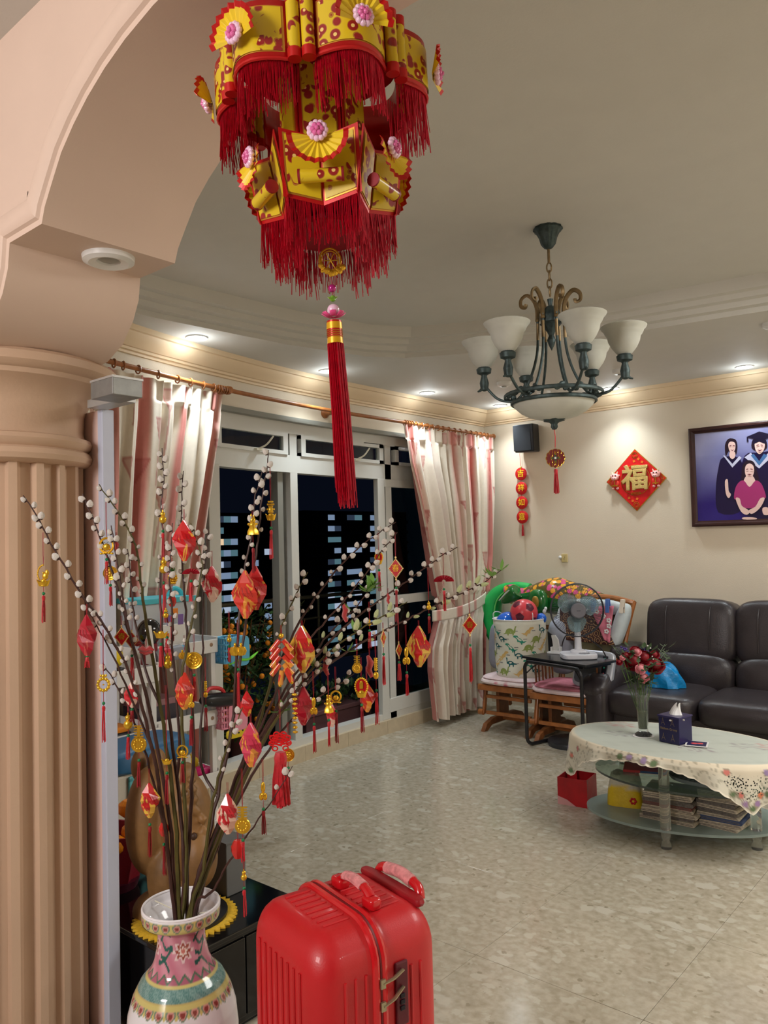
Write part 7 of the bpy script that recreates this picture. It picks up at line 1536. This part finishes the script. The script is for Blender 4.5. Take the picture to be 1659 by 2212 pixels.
ORN = [  # label, x, string top y, centre y, tassel bottom y (0: none), kind, scale, distance, variant
('gold ship charm with green bead hanging alone before the column', 93, 1150, 1243, 1345, 'ship', .95, 1.62, ''),
('dark red paper packet lantern hanging left of the edge strip', 187, 1305, 1372, 1442, 'packet', .98, 1.62, 'dred'),
('round gold fish coin charm hanging on a double string by the edge strip', 222, 1360, 1478, 1602, 'fish', .80, 1.62, ''),
('gold ring charm framing a mandarin with green leaves', 229, 1085, 1178, 1262, 'ring_fruit', .95, 1.70, ''),
('red fuzzy sprig beside the gold mandarin ring', 251, 1150, 1182, 0, 'fuzzy', .7, 1.69, ''),
('flat gold coin charm behind the mandarin ring tassel', 238, 1200, 1238, 1310, 'coin', .9, 1.73, ''),
('big bright red folded packet lantern before the curtain', 397, 1100, 1168, 0, 'packet', .98, 1.70, 'red'),
('small gold gourd high on the tallest branch', 351, 1075, 1117, 1212, 'gourd', .9, 1.75, ''),
('gold figure charm with green bead on the tallest branch', 353, 1180, 1222, 1335, 'gourd', 1.1, 1.74, ''),
('gold pineapple charm with spiky green crown', 372, 1205, 1248, 0, 'pineapple', .9, 1.74, ''),
('dark red little fan charm in front of the curtain hem', 412, 1200, 1236, 1300, 'fan', .9, 1.70, ''),
('pink and red packet lantern beside the left window post', 457, 1190, 1262, 0, 'packet', .86, 1.85, 'mix'),
('pearl edged red diamond plaque low at the left over the shelf', 262, 1330, 1375, 0, 'diamond', .95, 1.68, ''),
('second pearl edged red diamond plaque turned behind the first', 284, 1335, 1383, 1470, 'diamond', .85, 1.71, ''),
('red fuzzy moth charm over the upper toy shelf', 315, 1380, 1405, 0, 'moth', 1.0, 1.70, ''),
('small red fuzzy moth left of the larger one', 296, 1372, 1390, 0, 'moth', .6, 1.72, ''),
('gold ingot charm in front of the toy torch', 346, 1270, 1370, 1440, 'ingot', .95, 1.70, ''),
('gold bead chain with thick red tassel above the ingot', 357, 1250, 1325, 1345, 'gourd', .7, 1.72, ''),
('red figure charm with long dark red tassel', 371, 1262, 1298, 1385, 'lantern', .85, 1.74, 'r'),
('gold lotus medallion with bead and red tassel', 418, 1360, 1426, 1515, 'coin', 1.05, 1.72, ''),
('gold gourd bell behind the lotus medallion', 361, 1375, 1428, 1400, 'gourd', 1.05, 1.74, ''),
('gold pair of fruits beside the lotus medallion', 398, 1372, 1415, 0, 'pumpkin', .75, 1.76, ''),
('red packet lantern with gold ribs over the shelf lip', 398, 1440, 1492, 0, 'packet', .88, 1.70, 'orange'),
('slim gold pineapple charm touching the gold ribbed packet', 412, 1450, 1516, 1610, 'peppers', .8, 1.69, ''),
('gold beaded rod charm before the handheld vacuum', 443, 1420, 1492, 1580, 'peanut', .8, 1.78, ''),
('red packet lantern with blossom print hanging low left', 284, 1450, 1500, 1560, 'packet', .62, 1.70, 'mix'),
('small gold bell charm left of the comb medallion', 276, 1500, 1558, 1640, 'gourd', 1.1, 1.70, ''),
('big gold comb topped round medallion in front of the toy oven', 299, 1540, 1600, 1700, 'comb', .95, 1.68, ''),
('small gold ingot charm above the statue', 358, 1480, 1643, 1735, 'ingot', .75, 1.68, ''),
('gold ring with mandarin near the statue crown', 393, 1560, 1622, 1690, 'ring_fruit', .72, 1.70, ''),
('gold and red diamond folded packet over the statue', 322, 1660, 1728, 1850, 'packet', .82, 1.66, 'gold'),
('small red string of crackers against the statue', 353, 1740, 1790, 1890, 'lantern', 1.0, 1.70, 'r'),
('gold rabbit bell on the budded branch in the left pane', 545, 1090, 1136, 1260, 'rabbit', .95, 1.80, ''),
('gold tower and ingot charm swinging before the lit block', 583, 1005, 1103, 1208, 'tower', .95, 1.84, ''),
('large orange and gold packet lantern in the left pane', 529, 1235, 1284, 0, 'packet', 1.15, 1.76, 'orange'),
('bright red packet lantern overlapping the orange one', 551, 1225, 1270, 0, 'packet', 1.05, 1.80, 'red'),
('gold twin pumpkin charm below the orange packet', 513, 1345, 1405, 1545, 'pumpkin', 1.05, 1.76, ''),
('tiny gold gourd left of the pumpkin charm', 494, 1320, 1378, 1430, 'gourd', .6, 1.80, ''),
('cluster of red and gold firecrackers', 607, 1350, 1415, 0, 'crackers', .95, 1.74, ''),
('yellow topped red packet lantern beside the firecrackers', 652, 1340, 1402, 0, 'packet', 1.12, 1.78, 'gold'),
('plain glossy red packet lantern low in the middle pane', 654, 1455, 1524, 0, 'packet', .92, 1.80, 'dred'),
('red fuzzy caterpillar in front of the window post', 703, 1400, 1438, 0, 'fuzzy', 1.0, 1.84, ''),
('long pink packet lantern before the dark sill corner', 541, 1540, 1608, 0, 'packet', 1.05, 1.66, 'pink'),
('small red packet top above the long pink one', 533, 1480, 1520, 0, 'packet', .6, 1.72, 'red'),
('large red Chinese knot with a thick long tassel', 603, 1490, 1604, 1742, 'knot', .95, 1.66, 'big'),
('gold openwork disc behind the red knot', 621, 1560, 1630, 1716, 'coin', .8, 1.70, ''),
('gold bead chain left of the plain red packet', 635, 1445, 1540, 0, 'beads', 1.0, 1.74, ''),
('three stacked gold fruits with red tassel', 676, 1450, 1528, 1625, 'peppers', .95, 1.78, ''),
('gold ox head ingot charm with two tassels', 708, 1450, 1522, 1612, 'rabbit', .8, 1.76, ''),
('cream and red packet lantern behind the ox head charm', 716, 1500, 1545, 0, 'packet', .55, 1.80, 'mix'),
('gold hooped ingot charm right of the ox head', 724, 1440, 1504, 1605, 'ring_fruit', .7, 1.78, ''),
('gold pearl framed oval charm with tree over an ingot', 779, 1420, 1484, 1582, 'oval', .95, 1.80, ''),
('red paper fan packet behind the pearl framed oval', 791, 1440, 1505, 0, 'packet', .72, 1.84, 'orange'),
('brassy openwork emblem charm above the oval', 770, 1380, 1438, 0, 'comb', .62, 1.84, ''),
('gold peanut rod charm before the sliding door post', 810, 1370, 1448, 1565, 'peanut', 1.05, 1.84, ''),
('dark red capsule tassel charm in the middle pane', 797, 1380, 1440, 0, 'fuzzy', 1.1, 1.88, ''),
('red and gold coin charm with ingot below the highest buds', 817, 1150, 1205, 1278, 'oval', .6, 2.02, ''),
('largest pearl edged red diamond plaque on the door frame', 853, 1150, 1228, 1345, 'diamond', 1.0, 1.98, ''),
('edge on red diamond plaque beside the door post', 827, 1345, 1378, 1480, 'diamond', .78, 1.92, ''),
('slim red diamond plaque against the door glass', 860, 1340, 1404, 1470, 'diamond', .72, 2.0, ''),
('gold pepper charm against the lower door pane', 876, 1350, 1420, 1503, 'peppers', .95, 1.98, ''),
('red and yellow packet lantern before the door pane', 904, 1340, 1396, 0, 'packet', .98, 2.02, 'gold'),
('pearl edged red diamond plaque hanging before the tied curtain', 1012, 1265, 1350, 1475, 'diamond', .95, 2.10, ''),
('crimson fan charm high before the right curtain', 957, 1195, 1252, 1320, 'fan', 1.05, 2.08, ''),
('small gold drop charm beside the curtain edge', 924, 1230, 1308, 1368, 'gourd', .6, 2.06, ''),
('red fuzzy caterpillar high in the middle pane', 744, 1290, 1325, 0, 'fuzzy', .9, 1.92, ''),
('small red fuzzy bud near the door post', 838, 1270, 1294, 0, 'fuzzy', .55, 1.98, ''),
('long red tassel with green bead in the middle pane', 797, 1300, 1345, 1400, 'gourd', .45, 1.94, ''),
('red and gold packet lantern overlapping the stems', 491, 1690, 1757, 0, 'packet', .95, 1.60, 'mix'),
('gold ladder and bell charm over the marble floor', 522, 1660, 1775, 1860, 'comb', .95, 1.58, ''),
('red glass bead lantern below the gold bell', 513, 1790, 1833, 0, 'lantern', 1.35, 1.60, 'r'),
('small gold basket charm below the red bead lantern', 526, 1850, 1890, 1978, 'gourd', .75, 1.60, ''),
('gold pineapple charm with twin tassels over the floor', 567, 1640, 1712, 1802, 'peppers', 1.0, 1.62, '')]
for lb_, x, yt, yc, yb, kind, s, d, var in ORN:
    k = d/FPX; top = P(x, yt, d)
    nm = {'packet': 'paper_lantern', 'fuzzy': 'chenille_charm', 'moth': 'chenille_charm', 'crackers': 'firecracker_charm', 'knot': 'knot_charm', 'diamond': 'diamond_charm', 'fan': 'fan_charm'}.get(kind, 'gold_charm')
    t = thing(nm, lb_, 'ornament', top, rz=RZL+(random.uniform(-.5, .5) if kind in ('packet', 'diamond') and 'edge on' not in lb_ else 0)+(1.1 if 'edge on' in lb_ or 'slim red' in lb_ else 0), group='charms hanging on the willow')
    if var == 'r': nm = 'red_charm'; t.name = nm
    hp = {'packet': 45, 'ingot': 9, 'fan': 8, 'fuzzy': 22, 'moth': 7, 'crackers': 50}.get(kind, 20)*s
    zc_ = -(yc-yt)*k
    q = M(); n0 = len(t.children)
    q2 = M()
    h = pend(kind, q, t, k, s, var or 'red')
    if q.v: q.out('gold_charm' if var != 'r' else 'red_body', gld if var != 'r' else mat('red glassy', sr(190, 40, 36), .15, coat=.5), t)
    for ch in t.children: ch.location = V(ch.location)+V((0, 0, zc_))
    M().tube([(-.0012, 0, 0), (-.0008, 0, zc_*.5), (0, 0, zc_+h*k*.9)], .0006, 4).tube([(.0012, 0, 0), (.0012, 0, zc_*.5), (0, 0, zc_+h*k*.9)], .0006, 4).out('string', rthr, t, kind=None)
    if yb:
        zb_ = -(yb-yt)*k; zt_ = zc_-h*k*.85
        if kind == 'knot':
            tassel('tassel', t, (0, 0, zt_+.004), zt_-zb_, .019, n=90, seed=3)
        else:
            if zt_-zb_ < .03: zt_ = zb_+.03
            L = zt_-zb_; M().ell((0, 0, zt_-L*.22), .0034, 10, 8).out('green_bead', grb, t); M().tube([(0, 0, zt_+.004), (0, 0, zt_-L*.3)], .0007, 4).out('tassel_cord', rthr, t)
            tassel('tassel', t, (0, 0, zt_-L*.27), L*.73, .0052, rthr if random.random() < .4 else tassm, n=10, seed=x)
# ================================================================== PALACE LANTERN
lx, ly = P(680, 0, 1.46).x, P(680, 0, 1.46).y
ln = thing('palace_lantern', 'big red and gold paper lantern with fans and fringes hanging under the arch', 'lantern', (lx, ly, 2.494), rz=RZL-pi/2)
# local +x = towards the camera's left-right frame: panels placed by angle from the viewer direction
def printm(name, base, spot, rim):
    m_ = bpy.data.materials.new(name); m_.use_nodes = True; nt = m_.node_tree; b = nt.nodes['Principled BSDF']; b.inputs['Roughness'].default_value = .3
    tc = nt.nodes.new('ShaderNodeTexCoord'); v = nt.nodes.new('ShaderNodeTexVoronoi'); v.inputs['Scale'].default_value = 52; nt.links.new(tc.outputs['Object'], v.inputs['Vector'])
    n_ = nt.nodes.new('ShaderNodeTexNoise'); n_.inputs['Scale'].default_value = 22; nt.links.new(tc.outputs['Object'], n_.inputs['Vector'])
    cr = nt.nodes.new('ShaderNodeValToRGB'); cr.color_ramp.interpolation = 'CONSTANT'; e = cr.color_ramp.elements; e[0].color = (*sr(236, 206, 120), 1); e[1].position = .17; e[1].color = (*spot, 1); z_ = e.new(.44) if hasattr(e, 'new') else None; z_.color = (*rim, 1); z_ = e.new(.50); z_.color = (*base, 1)
    nt.links.new(v.outputs['Distance'], cr.inputs[0])
    th = nt.nodes.new('ShaderNodeMath'); th.operation = 'GREATER_THAN'; th.inputs[1].default_value = .47; nt.links.new(n_.outputs[0], th.inputs[0])
    mx = nt.nodes.new('ShaderNodeMixRGB'); nt.links.new(th.outputs[0], mx.inputs[0]); mx.inputs[1].default_value = (*base, 1); nt.links.new(cr.outputs[0], mx.inputs[2]); nt.links.new(mx.outputs[0], b.inputs['Base Color']); return m_
yprint = printm('yellow blossom print', sr(218, 188, 34), sr(150, 34, 34), sr(176, 120, 40)); rfoil = mat('red foil border', sr(190, 26, 26), .3, .2); gline = mat('gold line', sr(214, 150, 60), .3, .6)
rshade = mat('red inner card', sr(140, 12, 30), .5); pearlp = mat('pink pearl', sr(226, 110, 170), .15, coat=.6); pearlw = mat('iridescent pearl', sr(240, 200, 226), .12, coat=.6); yfan = mat('yellow fan paper', sr(232, 200, 40), .4)
VD = atan2(-ly, -lx)-ln.rotation_euler.z    # viewer direction in local frame
def TR(ang, R, z): # frame: x right along panel, y inward (away from viewer when ang=0), z up
    a = VD+radians(ang)
    return Matrix.Translation((R*cos(a), R*sin(a), z)) @ Matrix.Rotation(a+pi/2, 4, 'Z')
# note: local y of this frame points to the axis, -y outward
def pearlflower(par, T, s):
    rg_ = random.Random(5); q = M(); q2 = M()
    for i in range(11): a = 2*pi*i/11; q.ell((s*.8*cos(a), -s*.3, s*.8*sin(a)), s*.34, 8, 6, T=T)
    for i in range(6): a = 2*pi*i/6; q2.ell((s*.42*cos(a), -s*.6, s*.42*sin(a)), s*.30, 8, 6, T=T)
    q2.ell((0, -s*.85, 0), s*.26, 8, 6, T=T)
    o = q.out('pearl_petals', pearlw, par, kind='stuff'); q2.out('pearl_centre', pearlp, par, kind='stuff')
def pfan(par, T, r, a0, a1, n=22):
    q = M(); q.k = 0
    def f(u, v): a = radians(lerp(a0, a1, u)); rr0 = r*(.15+.85*v); return (rr0*cos(a), -.012-(.006 if int(round(u*n)) % 2 else 0)*v-.012*v, rr0*sin(a))
    q.grid(n, 1, lambda u, v: f(u, v*.8), T=T); q.k = 1; q.grid(n, 1, lambda u, v: f(u, .8+.2*v), T=T)
    return q.out('pleated_fan', [yfan, rfoil], par, smooth=False, solid=.0006)
def fringe(par, pts, L, seed, dens=.0022, name='fringe'):
    rg_ = random.Random(seed); q = M(); pts = [V(p) for p in pts]; tot = sum((b_-a).length for a, b_ in zip(pts, pts[1:])); n = int(tot/dens)
    for i in range(n):
        s_ = tot*(i+rg_.random()*.8)/n; k = 0
        while k < len(pts)-2 and s_ > (pts[k+1]-pts[k]).length: s_ -= (pts[k+1]-pts[k]).length; k += 1
        p = pts[k].lerp(pts[k+1], min(1, s_/max(1e-6, (pts[k+1]-pts[k]).length))); l_ = L*rg_.uniform(.72, 1.05)*(1+.12*sin(i*.35+seed)); dx = rg_.uniform(-.006, .006); dy = rg_.uniform(-.006, .006)
        q.tube([p, p+V((dx*.4, dy*.4, -l_*.5)), p+V((dx, dy, -l_))], rg_.uniform(.0006, .0011), 3)
    return q.out(name, frm_, par, kind='stuff')
frm_ = mat('crimson fringe thread', sr(192, 8, 42), .6, noise=.25, nscale=120, spec=.25)
def zl(z): return z-2.515
# body
q = M(); n = 6
pts6 = [(.074*cos(VD+radians(-5+60*k+30)), .074*sin(VD+radians(-5+60*k+30))) for k in range(6)]
q.add([(x, y, zl(2.10)) for x, y in pts6]+[(x, y, zl(2.37)) for x, y in pts6], [(k, (k+1) % 6, 6+(k+1) % 6, 6+k) for k in range(6)]); body_ = q.out('lantern_body', rshade, ln, smooth=False)
for k in range(6):
    T = TR(-5+60*k, .066, zl(2.24)); p_ = M().box((0, -.001, 0), (.074, .003, .20), T=T).out('body_panel', rfoil, ln, smooth=False)
    M().box((0, -.003, 0), (.062, .003, .185), T=T).out('gold_line', gline, p_, smooth=False); M().box((0, -.005, 0), (.058, .003, .180), T=T).out('print', yprint, p_, smooth=False)
M().lathe([(0, 0), (.05, 0), (.15, -.008), (.155, -.022), (.06, -.028), (0, -.028)], 24, c=(0, 0, zl(2.385))).out('top_cap', rfoil, ln); M().tube([(0, 0, zl(2.38)), (0, 0, 0)], .0015, 6).out('hanging_cord', rthr, ln)
# upper tier
for k in range(6):
    ang = 19+59.5*k if k < 3 else 19-59.5*(6-k); ring_z = zl(2.320); HW, HH = .066, .049
    T = TR(ang, .150, ring_z)
    bul = lambda x: -.046*(1-(x/HW)**2)
    q = M(); q.k = 0; q.grid(14, 1, lambda u, v: (lerp(-HW, HW, u), bul(lerp(-HW, HW, u)), lerp(-HH, HH, v)), T=T); pn = q.out('curved_panel', rfoil, ln, solid=.002)
    q = M(); q.grid(14, 1, lambda u, v: (lerp(-HW+.006, HW-.006, u), bul(lerp(-HW+.006, HW-.006, u))-.0022, lerp(-HH+.010, HH-.010, v)), T=T); q.out('gold_line', gline, pn)
    q = M(); q.grid(14, 1, lambda u, v: (lerp(-HW+.008, HW-.008, u), bul(lerp(-HW+.008, HW-.008, u))-.0034, lerp(-HH+.012, HH-.012, v)), T=T); q.out('print', yprint, pn)
    M().tube([T @ V((lerp(-HW, HW, u/10), bul(lerp(-HW, HW, u/10)), -HH)) for u in range(11)], .0032, 6).out('rolled_edge', rfoil, pn)
    pfan(pn, T @ Matrix.Translation((0, -.046, -.012)), .050, -10, 190)
    pearlflower(pn, T @ Matrix.Translation((0, -.062, -.008)), .0165)
    fringe(pn, [T @ V((lerp(-HW+.004, HW-.004, u/10), bul(lerp(-HW, HW, u/10))+.004, -HH)) for u in range(11)], .085, k, .0017)
    fringe(pn, [T @ V((lerp(-HW+.004, HW-.004, u/10), bul(lerp(-HW, HW, u/10))*.5+.02, -HH-.03 if k not in (0, 5) else -HH)) for u in range(11)], .105 if k not in (0, 5) else .07, k+20, .0035)
    T2 = TR(ang+30, .172, ring_z)
    sc2 = M().lathe([(.0, -HH-.004), (.011, -HH-.004), (.011, HH+.004), (.0, HH+.004)], 14, c=(-.012, 0, 0), T=T2).lathe([(.0, -HH-.004), (.011, -HH-.004), (.011, HH+.004), (.0, HH+.004)], 14, c=(.012, 0, 0), T=T2).out('paper_scroll', yprint, ln)
    for zz in (-HH+.002, HH-.002): M().lathe([(.0118, -.008), (.0122, .008)], 14, c=(-.012, 0, zz), T=T2).lathe([(.0118, -.008), (.0122, .008)], 14, c=(.012, 0, zz), T=T2).out('scroll_band', rfoil, sc2)
# lower tier: open book panels
for k in range(6):
    T = TR(-5+60*k, .117, zl(2.122)); HW, HH = .0675, .055
    def bk(x, z, o=0): return (x, .020*(1-abs(x)/HW)-o-.010*(z/HH), z-.012*(1-abs(x)/HW))
    pn = M().grid(2, 1, lambda u, v: bk(lerp(-HW, HW, u), lerp(-HH, HH, v)), T=T).out('book_panel', rfoil, ln, smooth=False, solid=.002)
    for nm_, ins_, o_, m_ in (('gold_line', .006, .0022, gline), ('print', .009, .0036, yprint)):
        q = M()
        for sg in (-1, 1): q.grid(1, 1, lambda u, v: bk(sg*lerp(ins_*.4, HW-ins_, u), lerp(-HH+ins_, HH-ins_, v), o_), T=T)
        q.out(nm_, m_, pn, smooth=False)
    pfan(pn, T @ Matrix.Translation((0, -.008, .030)), .052, 175, 365)
    pearlflower(pn, T @ Matrix.Translation((0, -.026, .034)), .0165)
    rl_ = M().tube([T @ V((-.036, -.006, -.030)), T @ V((.036, -.006, -.030))], .0115, 14).out('rolled_scroll', yprint, pn)
    for sx_ in (-.037, .037): M().tube([T @ V((sx_-.002, -.006, -.030)), T @ V((sx_+.002, -.006, -.030))], .0121, 14).out('scroll_end', rshade, rl_)
    fringe(pn, [T @ V(bk(lerp(-HW+.003, HW-.003, u/10), -HH)) for u in range(11)], .074, k+40, .0017)
    fringe(pn, [T @ V((lerp(-HW, HW, u/10), .035, -HH-.030)) for u in range(11)], .085 if k else .03, k+60, .0032)
M().lathe([(0, zl(2.045)), (.085, zl(2.045)), (.085, zl(2.035)), (0, zl(2.035))], 6).out('lower_collar', rshade, ln, smooth=False)
# pendant string: charm, beads, lotus, tassel
ax = 0
zz = lambda py: 1.45+(1190-py)/FPX*1.46-2.515
M().tube([(0, 0, zl(2.1)), (0, 0, zz(640))], .0012, 5).out('pendant_cord', rthr, ln)
TV = Matrix.Rotation(VD+pi/2, 4, 'Z'); q = M()
def tv(x, y, z): return TV @ V((x, y, z))
for r_, w_ in ((.0195, .0020), (.0155, .0012)): q.tube([tv(r_*cos(a)-.001, -.003, zz(566)+r_*1.15*sin(a)) for a in [2*pi*i/28 for i in range(28)]], w_, 6, closed=True)
for a in (0, 1.05, 2.1): q.tube([tv(.013*cos(a), -.003, zz(566)+.015*sin(a)), tv(-.013*cos(a), -.003, zz(566)-.015*sin(a))], .0012, 5)
rg_ = random.Random(2)
for i in range(26): u_2 = i/25; q.ell(tv(lerp(-.018, .022, u_2), -.004, zz(590)+.010*abs(2*u_2-1)**2-.004+rg_.uniform(-.004, .006)), rg_.uniform(.003, .006), 8, 6)
q.out('gold_emblem', gld, ln)
M().ell((0, 0, zz(625)), .0075, 16, 12).out('magenta_bead', mat('magenta bead', sr(186, 40, 130), .2, .3, coat=.5), ln)
q = M()
for i in range(5): leafq(q, V((0, 0, zz(650))), V((cos(i*1.26), sin(i*1.26), .5)), .012, .005)
q.ell((0, 0, zz(647)), .006, 6, 5); q.out('green_crystal', mat('green crystal', sr(130, 190, 50), .1, trans=.4), ln, smooth=False)
M().ell((0, 0, zz(672)), .0115, 18, 12).out('pearl_bead', pearlw, ln)
q = M()
for i in range(7):
    a = 2*pi*i/7; q.grid(4, 4, lambda u, v, a=a: ((.005+.017*v)*cos(a+(u-.5)*.9*(1-.4*v*v)), (.005+.017*v)*sin(a+(u-.5)*.9*(1-.4*v*v)), zz(690)+.004+.006*v-.012*v*(1-v)))
q.out('lotus_petals', mat('pink petals glossy', sr(226, 80, 140), .3), ln, solid=.001)
M().lathe([(0, zz(694)), (.0135, zz(696)), (.014, zz(745)), (0, zz(746))], 20).out('red_collar', rfoil, ln)
for za, zb2_ in ((700, 714), (732, 745)): M().lathe([(.0143, zz(za)), (.0147, zz(zb2_))], 20).out('gold_band', mat('gold thread', sr(222, 170, 30), .35, .3), ln)
for i in range(4): M().tube([(.0146*cos(a), .0146*sin(a), zz(718+i*4)) for a in [2*pi*j/20 for j in range(20)]], .0007, 4, closed=True).out('gold_wire', gline, ln)
rg_ = random.Random(11); q = M()
for i in range(150):
    a = rg_.uniform(0, 6.28); r_ = .0145*sqrt(rg_.random()); e_ = zz(1050+45*rg_.random()**2 if i > 8 else 1095); sx_ = .022*rg_.random()
    dv = Vector((Rt.x, Rt.y, 0)).normalized(); dl = Matrix.Rotation(-ln.rotation_euler.z, 3, 'Z') @ dv
    q.tube([(r_*cos(a), r_*sin(a), zz(744)), (r_*1.15*cos(a)+dl.x*.003, r_*1.15*sin(a)+dl.y*.003, zz(900)), (r_*1.3*cos(a)+dl.x*.004, r_*1.3*sin(a)+dl.y*.004, e_)], .0011, 3)
q.out('long_tassel', frm_, ln, kind='stuff')
M().tube([(0, 0, -.002), (0, 0, .021)], .004, 8).out('hook', gline, ln)
bpy.context.view_layer.update()
ln.rotation_euler = (Matrix.Rotation(radians(-2.0), 3, Fw) @ ln.rotation_euler.to_matrix()).to_euler()
